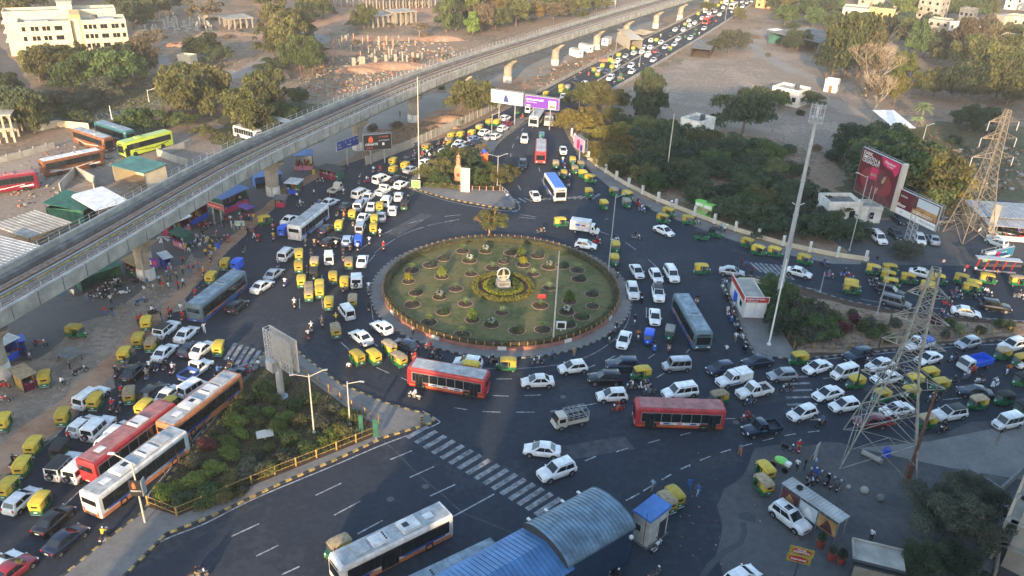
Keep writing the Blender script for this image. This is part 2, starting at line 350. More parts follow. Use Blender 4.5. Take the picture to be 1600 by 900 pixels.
    return finish(parts, [(1.02, 0, .22), (-.95, .52, .22), (-.95, -.52, .22)], (.22, .12), {}, near)
def build_bike(style, paint, near=True):
    parts = {}
    def pt(n): return parts.setdefault(n, [MB(), False])[0]
    P = 'paint_'+paint
    if style == 'motorbike':
        b = pt('body'); b.loft([[(-.15,y,z) for y,z in ((.1,.62),(.14,.74),(.08,.86),(-.08,.86),(-.14,.74),(-.1,.62))], [(.1,y,z) for y,z in ((.12,.62),(.17,.76),(.1,.92),(-.1,.92),(-.17,.76),(-.12,.62))], [(.34,y,z) for y,z in ((.08,.66),(.11,.76),(.06,.9),(-.06,.9),(-.11,.76),(-.08,.66))]], P)
        b.box(-.2,.2,-.12,.12,.28,.6,'rim'); b.box(-.75,-.3,-.1,.1,.55,.72,P); b.box(.5,.85,-.07,.07,.62,.66,P)
        pt('seat').loft([[(-.72,y,z) for y,z in ((.1,.76),(.1,.86),(-.1,.86),(-.1,.76))], [(-.1,y,z) for y,z in ((.14,.72),(.13,.82),(-.13,.82),(-.14,.72))]], 'seat')
        pt('exhaust').tube((-.1,-.16,.32),(-.8,-.2,.4),.05,'chrome')
        f = pt('fork'); f.tube((.66,.08,.3),(.38,.08,.95),.03,'chrome'); f.tube((.66,-.08,.3),(.38,-.08,.95),.03,'chrome')
        pt('handlebar').path([(.2,.38,1.02),(.38,.2,1.04),(.38,-.2,1.04),(.2,-.38,1.02)], .022, 'plastic'); pt('headlight').cbox((.5,0,.9),(.14,.2,.2),'lamp')
        for s in (-1,1): pt('mirror' if s > 0 else 'mirror_').cbox((.3,s*.36,1.16),(.02,.12,.08),'plastic')
        ws, wl = (.3,.11), [(.68,0,.3),(-.62,0,.3)]
    else:
        b = pt('body'); sec = lambda x,w_,z0,z1: [(x,w_*.8,z0),(x,w_,lerp(z0,z1,.5)),(x,w_*.7,z1),(x,-w_*.7,z1),(x,-w_,lerp(z0,z1,.5)),(x,-w_*.8,z0)]
        b.loft([sec(-.85,.1,.5,.7), sec(-.6,.2,.3,.76), sec(-.1,.2,.3,.74), sec(.0,.12,.3,.6)], P); b.box(-.05,.35,-.2,.2,.26,.34,P)
        b.loft([sec(.34,.24,.3,.5), sec(.36,.22,.6,.95), sec(.48,.08,.75,1.0)], P); b.loft([sec(.5,.08,.36,.5), sec(.75,.07,.36,.46)], P)
        pt('seat').loft([[(-.8,y,z) for y,z in ((.12,.76),(.12,.84),(-.12,.84),(-.12,.76))], [(-.05,y,z) for y,z in ((.15,.74),(.14,.8),(-.14,.8),(-.15,.74))]], 'seat')
        pt('handlebar').tube((.3,.34,1.04),(.3,-.34,1.04),.03,'plastic'); pt('headlight').cbox((.42,0,1.02),(.14,.2,.12),'lamp')
        for s in (-1,1): pt('mirror' if s > 0 else 'mirror_').cbox((.3,s*.32,1.2),(.02,.12,.09),'plastic')
        ws, wl = (.23,.11), [(.6,0,.23),(-.55,0,.23)]
    pt('number_plate').cbox((-.86,0,.58),(.02,.2,.12),'plate'); pt('tail_light').cbox((-.84,0,.74),(.05,.14,.07),'tail')
    return finish(parts, wl, ws, {}, near)
def build_bus(kind):
    S = dict(L=11.5, W=2.5, H=3.05, side='bus_white', skirt=None, roof='roof_dust', trim=None, ac=0, coach=False, panel=None, doors=[.34, -.36], stripes=[])
    S.update({
     'red_city': dict(L=10, side='bus_red', roof='roof_dust', panel='bus_white', trim='bus_red'),
     'maroon_city': dict(L=10.4, side='bus_red', roof='roof_red', panel='bus_white'),
     'red_low': dict(L=11.8, side='bus_red', roof='roof_red', ac=2),
     'white_brt': dict(L=11.8, side='bus_white', skirt='orange', roof='roof_dust', ac=3, stripes=['bus_blue'], doors=[.05, .12]),
     'orange_brt': dict(L=11.6, side='orange', skirt='orange', roof='roof_dust', trim='orange', ac=3, stripes=['bus_blue'], doors=[.05, .12]),
     'slate_city': dict(L=11.8, side='bus_slate', skirt='bus_blue', roof='roof_slate', ac=1, stripes=['orange']),
     'teal_city': dict(L=11.6, side='bus_slate', skirt='bus_blue', roof='roof_slate', ac=1, stripes=['orange']),
     'white_city': dict(L=11, side='bus_white', roof='roof_dust', stripes=['bus_blue']),
     'blue_roof': dict(L=9.5, side='bus_white', roof='roof_blue', skirt='bus_blue', stripes=['bus_blue']),
     'white_plain': dict(L=10.5, side='bus_white', roof='roof_dust'),
     'brown_coach': dict(L=11.8, H=3.4, side='bus_brown', roof='bus_white', coach=True, ac=1, stripes=['bus_white'], doors=[.44]),
     'copper_coach': dict(L=11.8, H=3.4, side='bus_brown', roof='roof_dust', coach=True, ac=1, doors=[.44]),
     'maroon_coach': dict(L=11.8, H=3.4, side='bus_maroon', roof='roof_red', coach=True, ac=1, stripes=['bus_white'], doors=[.44]),
     'lime_coach': dict(L=12, H=3.5, side='lime', roof='lime', coach=True, ac=1, doors=[.44]),
     'teal_coach': dict(L=11.8, H=3.4, side='paint_teal', roof='roof_slate', coach=True, ac=1, skirt='bus_maroon', doors=[.44]),
     'minibus': dict(L=7.5, W=2.2, H=2.7, side='bus_white', roof='bus_cream', doors=[.3]),
    }[kind])
    L, W, H = S['L'], S['W'], S['H']; P = S['side']; out = {}
    def pt(n): return out.setdefault(n, MB())
    b = pt('body')
    def ring(x, w_, z0, z1): return [(x, w_-.06, z0), (x, w_, z0+.15), (x, w_-.02, z1-.35), (x, w_-.07, z1-.14), (x, w_-.2, z1-.03), (x, -w_+.2, z1-.03), (x, -w_+.07, z1-.14), (x, -w_+.02, z1-.35), (x, -w_, z0+.15), (x, -w_+.06, z0)]
    hw = W/2
    b.loft([ring(-L/2, hw-.12, .45, H-.2), ring(-L/2+.12, hw, .33, H), ring(L/2-.25, hw, .33, H), ring(L/2, hw-.15, .40, H-.25)], P)
    if S['skirt']:
        for s in (-1, 1): pt('skirt').box(-L/2+.3, L/2-.4, s*(hw+.004)-.012, s*(hw+.004)+.012, .35, .78, S['skirt'])
        pt('skirt').box(-L/2-.03, -L/2+.03, -hw+.2, hw-.2, .45, .8, S['skirt'])
    pt('roof').box(-L/2+.35, L/2-.5, -hw+.22, hw-.22, H-.03, H+.015, S['roof'])
    if kind not in ('white_brt', 'orange_brt') and not S['coach']:
        for q in range(1, int(L/1.2)): pt('roof').box(-L/2+q*1.2, -L/2+q*1.2+.05, -hw+.22, hw-.22, H+.015, H+.04, S['roof'])
    if S['trim']:
        for s in (-1, 1): pt('roof_trim').box(-L/2+.15, L/2-.3, s*(hw-.14)-.05, s*(hw-.14)+.05, H-.10, H+.0, S['trim'])
    z0, z1 = (1.2, 2.38) if not S['coach'] else (1.75, 2.75)
    nw = 8; x0, x1 = -L/2+.5, L/2-.7; step = (x1-x0)/nw
    if kind in ('red_city', 'maroon_city', 'white_city', 'blue_roof', 'red_low'):
        for s in (-1, 1): pt('window_frame').box(x0-.05, x1+.05, s*(hw-.016)-.013, s*(hw-.016)+.013, z0-.08, z1+.08, 'steel_frame' if 'steel_frame' in MATS else (mat('steel_frame', (.3,.3,.3), .5, .3) and 'steel_frame'))
        for s in (-1, 1): pt('trim_line').box(-L/2+.2, L/2-.3, s*(hw+.004)-.01, s*(hw+.004)+.01, .62, .68, 'auto_yellow' if 'red' in kind or 'maroon' in kind else 'bus_blue')
    for s in (-1, 1):
        for q in range(nw):
            if s < 0 or True:
                m = MB(); m.box(x0+q*step+.035, x0+(q+1)*step-.035, s*(hw-.008)-.012, s*(hw-.008)+.012, z0, z1, 'glass'); out['window:%d%d' % (s, q)] = m
        if kind in ('white_brt', 'orange_brt', 'slate_city', 'teal_city') or S['coach']: pt('window_band').box(x0, x1, s*(hw-.016)-.012, s*(hw-.016)+.012, z0-.12, z1+.12, 'plastic')
        for j, st in enumerate(S['stripes']):
            m = pt('livery_stripe'); m.face([(-L*.42, s*(hw+.02), .95), (-L*.05, s*(hw+.02), .82), (-L*.0, s*(hw+.02), 1.1), (-L*.42, s*(hw+.02), 1.18)], st); m.face([(L*.2, s*(hw+.02), .85), (L*.42, s*(hw+.02), .85), (L*.42, s*(hw+.02), 1.18), (L*.25, s*(hw+.02), 1.05)], st)
        if S['coach']:
            pt('livery_stripe').face([(-L*.4, s*(hw+.02), 1.35), (-L*.1, s*(hw+.02), .8), (L*.3, s*(hw+.02), 1.3), (L*.3, s*(hw+.02), 1.42), (-L*.1, s*(hw+.02), .95), (-L*.4, s*(hw+.02), 1.5)], 'bus_white' if kind != 'lime_coach' else 'plastic')
    if S['panel']: pt('advert_panel').box(-L*.22, L*.22, hw-.0, hw+.016, .85, 1.2, S['panel']).cbox((-L*.15, hw+.02, 1.02), (.7, .01, .2), 'bus_blue').cbox((0, hw+.02, 1.02), (.6, .01, .18), 'bus_red').cbox((L*.15, hw+.02, 1.02), (.7, .01, .2), 'bus_blue')
    for d in S['doors']: pt('door').box(d*L-.5, d*L+.5, hw+.002, hw+.024, .42, 2.3, 'plastic').box(d*L-.42, d*L-.04, hw+.026, hw+.032, .6, 2.2, 'glass').box(d*L+.04, d*L+.42, hw+.026, hw+.032, .6, 2.2, 'glass')
    pt('windshield').face([(L/2-.0+.012, -hw+.28, 1.15), (L/2+.012, hw-.28, 1.15), (L/2-.0+.012, hw-.3, H-.75), (L/2+.012, -hw+.3, H-.75)], 'glass')
    pt('destination_sign').cbox((L/2, 0, H-.48), (.05, 1.5, .24), 'plastic'); pt('rear_window').cbox((-L/2, 0, H-.95), (.05, hw*1.5, .62), 'glass')
    for s in (-1, 1):
        pt('headlight' if s > 0 else 'headlight_').cbox((L/2+.005, s*(hw-.42), .75), (.06, .34, .2), 'lamp'); pt('tail_light' if s > 0 else 'tail_light_').cbox((-L/2-.005, s*(hw-.33), 1.0), (.05, .14, .4), 'tail')
        pt('mirror' if s > 0 else 'mirror_').cbox((L/2+.1, s*(hw+.12), 1.9), (.1, .14, .4), 'plastic')
    pt('bumper').cbox((L/2-.02, 0, .5), (.14, W-.5, .22), 'plastic'); pt('number_plate').cbox((-L/2-.03, 0, .6), (.03, .5, .12), 'plate')
    if S['ac'] >= 1:
        m = pt('roof_unit'); m.loft([[(-.9+L*.12, -.75, H), (.9+L*.12, -.75, H), (.9+L*.12, .75, H), (-.9+L*.12, .75, H)], [(-.75+L*.12, -.65, H+.2), (.75+L*.12, -.65, H+.2), (.75+L*.12, .65, H+.2), (-.75+L*.12, .65, H+.2)]], 'bus_white' if S['ac'] > 1 else S['roof'])
        for q in range(4): out['roof_fan:%d' % q] = MB().disc((L*.12-.55, -.42+q*.28, H+.21), .11, 'plastic', n=10, h=.04)
    if S['ac'] >= 2: pt('roof_hatch').box(-L*.36, -L*.28, -.4, .4, H+.015, H+.06, 'bus_white')
    if S['ac'] >= 3:
        m = pt('battery_housing'); m.loft([[(-L*.23, -.85, H), (-L*.06, -.85, H), (-L*.06, .85, H), (-L*.23, .85, H)], [(-L*.22, -.78, H+.26), (-L*.07, -.78, H+.26), (-L*.07, .78, H+.26), (-L*.22, .78, H+.26)]], 'bus_white')
        m.box(-L*.14, -L*.09, -.3, .3, H+.26, H+.28, 'plastic'); pt('front_roof_housing').box(L*.22, L*.34, -.8, .8, H+.0, H+.16, 'roof_dust')
    res = []
    for n_, m in out.items(): nm = n_.split(':')[0].rstrip('_'); res.append((nm, m.mesh(nm, None, True), (0, 0, 0)))
    for x in (L*.30, -L*.27):
        for s in (-1, 1):
            b2 = MB().disc((x, s*(hw-.03), .52), .56, 'plastic', n=16, ax='y', h=.08); res.append(('wheel_arch', b2.mesh('wheel_arch'), (0,0,0))); res.append(('wheel', wheel(.48, .28), (x, s*(hw-.12), .48)))
    return res
def build_truck(kind):
    out = {}
    def pt(n): return out.setdefault(n, MB())
    if kind == 'box': L, W, cab, bed, hb = 5.2, 1.75, 'paint_white', 'bus_white', 1.75
    if kind == 'cage': L, W, cab, bed, hb = 4.2, 1.6, 'bus_cream', 'bus_cream', 1.0
    if kind == 'blue': L, W, cab, bed, hb = 5.0, 1.8, 'paint_white', 'cargo_blue', .75
    if kind == 'dump': L, W, cab, bed, hb = 6.5, 2.4, 'bus_cream', 'bus_brown', 1.4
    if kind == 'cream': L, W, cab, bed, hb = 3.8, 1.5, 'bus_cream', 'bus_cream', .4
    hw = W/2; xc = L/2-(1.5 if kind != 'dump' else 1.7); hc = 1.85 if kind != 'dump' else 2.6
    def ring(x, w_, z0, z1): return [(x, w_*.96, z0), (x, w_, z0+.2), (x, w_*.97, lerp(z0, z1, .6)), (x, w_*.85, z1), (x, -w_*.85, z1), (x, -w_*.97, lerp(z0, z1, .6)), (x, -w_, z0+.2), (x, -w_*.96, z0)]
    nose = .55 if kind in ('box',) else .12
    pt('cab').loft([ring(xc, hw, .4, hc), ring(L/2-nose-.35, hw, .4, hc), ring(L/2-nose, hw*.98, .4, hc*.58), ring(L/2-.1, hw*.92, .42, hc*.5), ring(L/2, hw*.85, .45, hc*.38)], cab)
    xa, xb = L/2-nose-.35, L/2-nose
    pt('windshield').face([(xb+.03, -hw*.85, hc*.62), (xb+.03, hw*.85, hc*.62), (xa+.05, hw*.8, hc*.95), (xa+.05, -hw*.8, hc*.95)], 'glass')
    for s in (-1, 1):
        pt('side_window' if s > 0 else 'side_window_').box(xc+.25, xa-.02, s*hw*.955-.02, s*hw*.955+.02, hc*.6, hc*.86, 'glass')
        pt('headlight' if s > 0 else 'headlight_').cbox((L/2-.02, s*hw*.7, .66), (.08, .26, .16), 'lamp'); pt('mirror' if s > 0 else 'mirror_').cbox((xb, s*(hw+.1), hc*.68), (.08, .1, .22), 'plastic')
    pt('chassis').box(-L/2+.1, xc, -hw*.6, hw*.6, .45, .62, 'plastic'); m = pt('cargo_bed'); x0, x1 = -L/2, xc-.08
    if kind == 'box': m.box(x0, x1, -hw-.05, hw+.05, .7, .7+hb, bed); pt('advert_panel').cbox(((x0+x1)/2-.4, -hw-.06, 1.75), (.8, .02, .3), 'cargo_blue').cbox(((x0+x1)/2+.6, -hw-.06, 1.75), (.7, .02, .3), 'bus_red')
    else:
        m.box(x0, x1, -hw, hw, .64, .72, bed)
        for s in (-1, 1):
            m.box(x0, x1, s*hw-.03, s*hw+.03, .72, .72+(hb if kind != 'cage' else .38), bed)
        m.box(x0-.02, x0+.03, -hw+.03, hw-.03, .72, .72+(hb if kind != 'cage' else .38), bed); m.box(x1-.03, x1+.02, -hw+.03, hw-.03, .72, .72+(hb if kind != 'cage' else .5), bed)
        if kind == 'cage':
            g = pt('cage')
            for q in range(5):
                x = lerp(x0, x1, q/4)
                for s in (-1, 1): g.tube((x, s*hw, .8), (x, s*hw, 2.0), .03, 'roof_dust', n=4)
                g.tube((x, -hw, 2.0), (x, hw, 2.0), .03, 'roof_dust', n=4)
            for z in (1.2, 1.5, 1.8, 2.0):
                for s in (-1, 1): g.tube((x0, s*hw, z), (x1, s*hw, z), .025, 'roof_dust', n=4)
            g.tube((x0, 0, 2.0), (x1, 0, 2.0), .03, 'roof_dust', n=4); pt('load').box(x0+.2, x1-.2, -hw+.15, hw-.15, .74, 1.2, 'tyre')
        if kind == 'dump':
            pt('load').loft([[(x0+.2,-.9,2.0),(x1-.2,-.9,2.0),(x1-.2,.9,2.0),(x0+.2,.9,2.0)],[(x0+1,-.3,2.4),(x1-1,-.3,2.4),(x1-1,.3,2.4),(x0+1,.3,2.4)]], 'bus_brown')
        if kind == 'cream': pt('load').box(x0+.3, x1-.5, -hw+.2, hw-.2, .72, .86, 'plastic')
    res = [(n_.rstrip('_'), m.mesh(n_.rstrip('_'), None, True), (0, 0, 0)) for n_, m in out.items()]
    r = .33 if kind != 'dump' else .5
    for x in (L*.32, -L*.3):
        for s in (-1, 1): res.append(('wheel', wheel(r, .2 if kind != 'dump' else .4), (x, s*(hw-.06), r)))
    return res

# ---------------- people ----------------
def limb_mesh(name, bones, dens=1):
    """one continuous skinned body; bones: list of (a, b, matkey); pts: dict name -> (xyz, radius)"""
    pts, edges = bones
    names = list(pts); me = bpy.data.meshes.new(name); me.from_pydata([pts[n][0] for n in names], [(names.index(a), names.index(b)) for a, b, _ in edges], [])
    o = bpy.data.objects.new(name, me); COL.objects.link(o)
    md = o.modifiers.new('s', 'SKIN'); md.use_smooth_shade = True
    for i, n_ in enumerate(names):
        r = pts[n_][1]; me.skin_vertices[0].data[i].radius = (r, r) if not isinstance(r, tuple) else r
    me.skin_vertices[0].data[0].use_root = True
    o.modifiers.new('u', 'SUBSURF').levels = 1
    dg = bpy.context.evaluated_depsgraph_get(); dg.update()
    m2 = bpy.data.meshes.new_from_object(o.evaluated_get(dg)); bpy.data.objects.remove(o)
    keys = []
    segs = [(Vector(pts[a][0]), Vector(pts[b][0]), k) for a, b, k in edges]
    for p in m2.polygons:
        c = p.center; best = None
        for a, b, k in segs:
            ab = b-a; t = max(0, min(1, (c-a).dot(ab)/ab.length_squared)); dd = (c-(a+ab*t)).length
            if best is None or dd < best[0]: best = (dd, k)
        k = best[1]
        hd = Vector(pts['head'][0])
        if k == 'head': k = 'hair' if (c.z > hd.z+.03 or (c.x < hd.x-.02 and c.z > hd.z-.08)) else 'skin'
        keys.append(k)
    return m2, keys
def pose(kind):
    if kind in ('stand', 'walk', 'reach'):
        s = .0 if kind == 'stand' else .24
        P = dict(pelvis=((0,0,.95),(.15,.11)), waist=((0,0,1.12),(.135,.095)), chest=((.01,0,1.34),(.165,.11)), neck=((.01,0,1.49),.055), head0=((.02,0,1.58),.075), head=((.03,0,1.66),.095), crown=((.02,0,1.73),.07),
                 hl=((0,.09,.9),.095), kl=((s*.6+.02,.1,.5),.062), al=((s,.1,.1),.042), tl=((s+.15,.11,.04),.035), hr=((0,-.09,.9),.095), kr=((-s*.3+.03,-.1,.5),.062), ar=((-s,-.1,.12),.042), tr=((-s+.15,-.11,.04),.035),
                 sl=((0,.2,1.42),.06), el=((-s*.5,.26,1.15),.042), wl=((-s*.4+.08,.27,.92),.03), ml=((-s*.4+.10,.27,.84),.035), sr=((0,-.2,1.42),.06), er=((s*.5,-.26,1.15),.042), wr=((s*.8+.08,-.27,.93),.03), mr=((s*.8+.12,-.27,.85),.035))
    else:  # riding
        z = 0
        P = dict(pelvis=((-.25,0,.92),(.15,.12)), waist=((-.22,0,1.06),(.135,.1)), chest=((-.14,0,1.28),(.165,.11)), neck=((-.1,0,1.42),.055), head0=((-.07,0,1.5),.075), head=((-.05,0,1.58),.1), crown=((-.06,0,1.66),.08),
                 hl=((-.2,.11,.88),.095), kl=((.15,.2,.72),.066), al=((.02,.2,.34),.042), tl=((.17,.2,.28),.035), hr=((-.2,-.11,.88),.095), kr=((.15,-.2,.72),.066), ar=((.02,-.2,.34),.042), tr=((.17,-.2,.28),.035),
                 sl=((-.13,.2,1.36),.06), el=((.03,.31,1.14),.044), wl=((.22,.33,1.05),.032), ml=((.28,.31,1.05),.035), sr=((-.13,-.2,1.36),.06), er=((.03,-.31,1.14),.044), wr=((.22,-.33,1.05),.032), mr=((.28,-.31,1.05),.035))
    if kind == 'reach': P['er'] = ((.2,-.3,1.4),.042); P['wr'] = ((.42,-.28,1.5),.03); P['mr'] = ((.5,-.28,1.54),.035)
    E = [('pelvis','waist','SHIRT'),('waist','chest','SHIRT'),('chest','neck','SHIRT'),('neck','head0','skin'),('head0','head','head'),('head','crown','head'),
         ('pelvis','hl','LEGS'),('hl','kl','LEGS'),('kl','al','LEGS'),('al','tl','shoe'),('pelvis','hr','LEGS'),('hr','kr','LEGS'),('kr','ar','LEGS'),('ar','tr','shoe'),
         ('chest','sl','SHIRT'),('sl','el','SHIRT'),('el','wl','skin'),('wl','ml','skin'),('chest','sr','SHIRT'),('sr','er','SHIRT'),('er','wr','skin'),('wr','mr','skin')]
    return P, E
CLOTH = {'white': (.7,.7,.7), 'black': (.015,.015,.018), 'red': (.45,.03,.03), 'blue': (.05,.13,.35), 'light blue': (.3,.42,.55), 'orange': (.55,.17,.04), 'khaki': (.32,.24,.14), 'green': (.06,.22,.1), 'grey': (.2,.2,.2), 'pink': (.55,.18,.24), 'maroon': (.16,.02,.05), 'yellow': (.6,.42,.05)}
for k, c in CLOTH.items(): mat('cloth_'+k, c, .85, 0, .2)
mat('shoe', (.02,.017,.015), .6); mat('helmet', (.5,.5,.52), .3)
_body = {}; _pers = {}
def person_mesh(kind, shirt, legs, helmet=False):
    key = (kind, shirt, legs, helmet)
    if key in _pers: return _pers[key]
    if kind not in _body: _body[kind] = limb_mesh('person', pose(kind))
    base, keys = _body[kind]; me = base.copy(); me.name = 'person'; me.materials.clear()
    order = ['SHIRT', 'LEGS', 'skin', 'hair', 'shoe']; sub = {'SHIRT': 'cloth_'+shirt, 'LEGS': 'cloth_'+legs, 'hair': 'helmet' if helmet else 'hair'}
    for k in order: me.materials.append(MATS[sub.get(k, k)])
    me.polygons.foreach_set('material_index', [order.index(k) for k in keys]); me.polygons.foreach_set('use_smooth', [True]*len(keys)); me.update()
    _pers[key] = me; return me
# ================= ground, roads, islands =================
ground_mat('dirt', [(.32,(.11,.09,.06)), (.40,(.2,.15,.1)), (.45,(.13,.105,.07)), (.50,(.29,.2,.135)), (.56,(.2,.145,.095)), (.62,(.36,.25,.17)), (.72,(.26,.19,.13))], .045, .7)
ground_mat('dirt_grey', [(.33,(.17,.14,.11)), (.42,(.27,.215,.165)), (.48,(.2,.16,.125)), (.56,(.32,.255,.195)), (.66,(.23,.185,.145))], .06, .9)
ground_mat('dirt_red', [(.33,(.2,.1,.06)), (.5,(.34,.2,.125)), (.68,(.42,.29,.2))], .12, .9)
ground_mat('track', [(.35,(.2,.18,.155)), (.65,(.3,.27,.235))], .1, 1.2)
ground_mat('asphalt', [(.32,(.024,.030,.041)), (.43,(.036,.043,.056)), (.50,(.028,.034,.045)), (.58,(.044,.050,.062)), (.66,(.036,.042,.053)), (.74,(.066,.07,.08))], .07, 1.1, .1)
ground_mat('asphalt_old', [(.36,(.055,.056,.06)), (.5,(.085,.084,.085)), (.66,(.12,.115,.11))], .09, 1.2, .15)
ground_mat('paving', [(.35,(.13,.125,.118)), (.5,(.18,.172,.16)), (.66,(.23,.215,.2))], .25, 2.5, .2)
ground_mat('lawn', [(.33,(.05,.065,.022)), (.44,(.085,.095,.035)), (.53,(.15,.13,.055)), (.60,(.10,.105,.042)), (.70,(.23,.175,.09))], .16, 1.2, .4)
ground_mat('grass_dry', [(.34,(.05,.06,.025)), (.5,(.11,.10,.05)), (.7,(.2,.16,.09))], .08, 1.0, .4)
ground_mat('soil', [(.34,(.05,.032,.022)), (.66,(.11,.07,.048))], .5, 3, .5)
mat('road_paint', (.32,.32,.32), .8, var=.5, scale=2.2, coords='Object'); mat('road_paint_worn', (.2,.205,.21), .85, var=.5, scale=1.3)
mat('kerb_y', (.36,.26,.09), .8, var=.45, scale=2); mat('kerb_b', (.035,.035,.035), .85, var=.3, scale=2); mat('kerb_grey', (.2,.19,.17), .85, var=.3, scale=2)
mat('concrete', (.33,.31,.27), .85, var=.22, scale=.5, bump=.1); mat('concrete_dark', (.15,.15,.145), .9, var=.3, scale=.6); mat('concrete_warm', (.34,.3,.24), .85, var=.22, scale=.4)
mat('whitewash', (.62,.6,.55), .85, var=.2, scale=.6); mat('cream_wall', (.58,.5,.35), .85, var=.12, scale=.4); mat('yellow_wall', (.55,.38,.16), .85, var=.15, scale=.4)
mat('brick', (.32,.14,.08), .9, var=.35, scale=1.2); mat('steel', (.33,.34,.35), .5, .4, var=.15, scale=1); mat('steel_dark', (.06,.06,.065), .6, .3); mat('galv', (.42,.43,.44), .5, .3, var=.12, scale=.6)
mat('rust', (.12,.06,.035), .8, var=.3, scale=2); mat('tin', (.4,.4,.39), .6, .2, var=.25, scale=.4); mat('tin_blue', (.05,.16,.42), .5, .1, var=.2, scale=.5); mat('tin_teal', (.06,.18,.165), .7, var=.25, scale=.4)
mat('net_green', (.02,.105,.07), .8, var=.3, scale=1); mat('tarp_white', (.6,.62,.63), .6, var=.15, scale=1); mat('wood', (.2,.12,.06), .8, var=.3, scale=1.5)
mat('red_paint', (.42,.03,.03), .5, var=.15, scale=1); mat('blue_paint', (.03,.08,.3), .5, var=.1, scale=1); mat('white_paint', (.72,.72,.7), .5, var=.08, scale=1); mat('black_paint', (.02,.02,.02), .5)
mat('purple', (.1,.02,.28), .5); mat('fence_yellow', (.34,.22,.06), .7, var=.3, scale=2); mat('terracotta', (.3,.05,.03), .7, var=.2, scale=3); mat('statue_stone', (.5,.24,.13), .8, var=.2, scale=2)

gp = MB(); gp.face([(-1800,-300,0),(1800,-300,0),(1800,3200,0),(-1800,3200,0)], 'dirt'); struct('ground', gp.mesh('ground', smooth=False))
def rough(P, amp):
    out = []; N = len(P); ph = P[0].x
    for i in range(N):
        a, b = P[i], P[(i+1) % N]; L = (b-a).length; n_ = max(1, min(200, int(L/1.3))); d = (b-a).normalized(); nn = Vector((-d.y, d.x, 0))
        for q in range(n_):
            t = q/n_; s = L*t; e = min(1, t*4, (1-t)*4)
            j = (math.sin(s*.35+ph)*1.2+math.sin(s*.9+ph*3)*.6+rnd.uniform(-.5,.5))*amp*e; out.append(a.lerp(b, t)+nn*j)
    return out
def sheet(name, px, k, z, kind='structure'):
    m = MB(); pts = [at(x, y, z) for x, y in px]
    if k.startswith(('dirt', 'grass', 'track')) or k == 'asphalt_old': pts = rough(pts, 1.1 if k != 'asphalt_old' and name not in ('verge', 'footpath', 'garden_path', 'garden_bed') else .3)
    m.face([(p.x, p.y, z) for p in pts], k)
    me = m.mesh(name, smooth=False); me.calc_loop_triangles(); return struct(name, me, kind)
def smooth_px(pts, n=6, closed=False):
    out = []; N = len(pts)
    rng_ = range(N if closed else N-1)
    for i in rng_:
        p0, p1, p2, p3 = [Vector(pts[(i+j) % N] if closed else pts[min(max(i+j, 0), N-1)]) for j in (-1, 0, 1, 2)]
        for q in range(n):
            t = q/n; out.append(.5*((2*p1)+(p2-p0)*t+(2*p0-5*p1+4*p2-p3)*t*t+(3*p1-p0-3*p2+p3)*t*t*t))
    if not closed: out.append(Vector(pts[-1]))
    return out
def gpts(px, n=5, closed=False): return smooth_px([at(x, y) for x, y in px], n, closed)
ROAD = [(-60,805),(20,735),(95,670),(185,575),(240,520),(290,463),(345,402),(400,352),(450,305),(520,264),(570,247),(640,232),(700,213),(745,192),(790,172),(838,147),(900,115),(960,84),(1010,60),(1062,35),(1122,5),(1150,-9),(1230,-45),(1290,-45),(1200,-10),(1182,1),(1132,35),(1085,65),(1020,104),(960,139),(925,160),(885,180),(880,200),(897,232),(925,265),(965,296),(1015,322),(1080,347),(1150,373),(1225,392),(1300,408),(1370,412),(1450,414),(1700,420),(1800,1000),(-400,1000),(-300,850)]
sheet('road', ROAD, 'asphalt', .004)
sheet('parking_ground', [(1345,408),(1370,412),(1450,414),(1720,416),(1720,330),(1560,312),(1450,345),(1330,345),(1290,352),(1300,372)], 'asphalt_old', .008)
sheet('forecourt_pavement', [(1130,900),(1120,790),(1180,700),(1290,690),(1340,700),(1640,640),(1760,760),(1760,1000),(1100,1000)], 'asphalt_old', .008)
sheet('dirt_verge', [(-200,700),(20,735),(95,670),(185,575),(240,520),(290,463),(345,402),(300,395),(200,470),(60,560),(-200,600)], 'dirt_grey', .006)
sheet('verge', [(20,738),(95,672),(185,577),(240,522),(290,464),(345,403),(400,353),(450,306),(520,265),(512,258),(440,296),(385,345),(328,398),(270,462),(205,520),(130,590),(60,650),(-40,720),(-80,770)], 'dirt_red', .009)
ground_mat('yard_grey', [(.33,(.085,.08,.078)), (.45,(.13,.122,.115)), (.55,(.11,.105,.1)), (.68,(.17,.155,.14))], .08, .9)
sheet('bazaar_ground', [(-200,600),(60,560),(200,470),(330,395),(400,345),(470,290),(560,238),(520,215),(420,250),(250,330),(100,420),(-200,520)], 'yard_grey', .003)
sheet('service_track', [(500,262),(560,238),(650,205),(760,160),(900,90),(1040,36),(1010,33),(870,85),(740,130),(600,165),(470,235)], 'track', .005)
sheet('dirt_patch', [(560,215),(660,185),(740,150),(800,120),(830,135),(780,165),(700,200),(600,235)], 'dirt_red', .007)
sheet('yard_ground', [(-100,420),(60,340),(250,280),(480,180),(420,165),(330,190),(200,200),(60,230),(-100,260)], 'dirt_grey', .005)
sheet('site_ground', [(470,120),(520,40),(640,35),(800,30),(1010,-20),(1060,-30),(700,-60),(400,-40),(400,60)], 'dirt_red', .004)
sheet('garden_path', [(245,85),(255,110),(262,140),(225,165),(150,178),(60,180),(50,192),(150,192),(235,178),(280,150),(270,110),(262,86)], 'track', .006)
sheet('side_road', [(-60,60),(0,72),(28,100),(58,155),(40,158),(0,150),(-120,140)], 'asphalt_old', .006)
sheet('open_field', [(950,165),(1040,110),(1110,70),(1200,40),(1310,55),(1340,150),(1460,200),(1500,260),(1560,330),(1340,300),(1300,240),(1120,200),(960,180)], 'dirt_grey', .005)
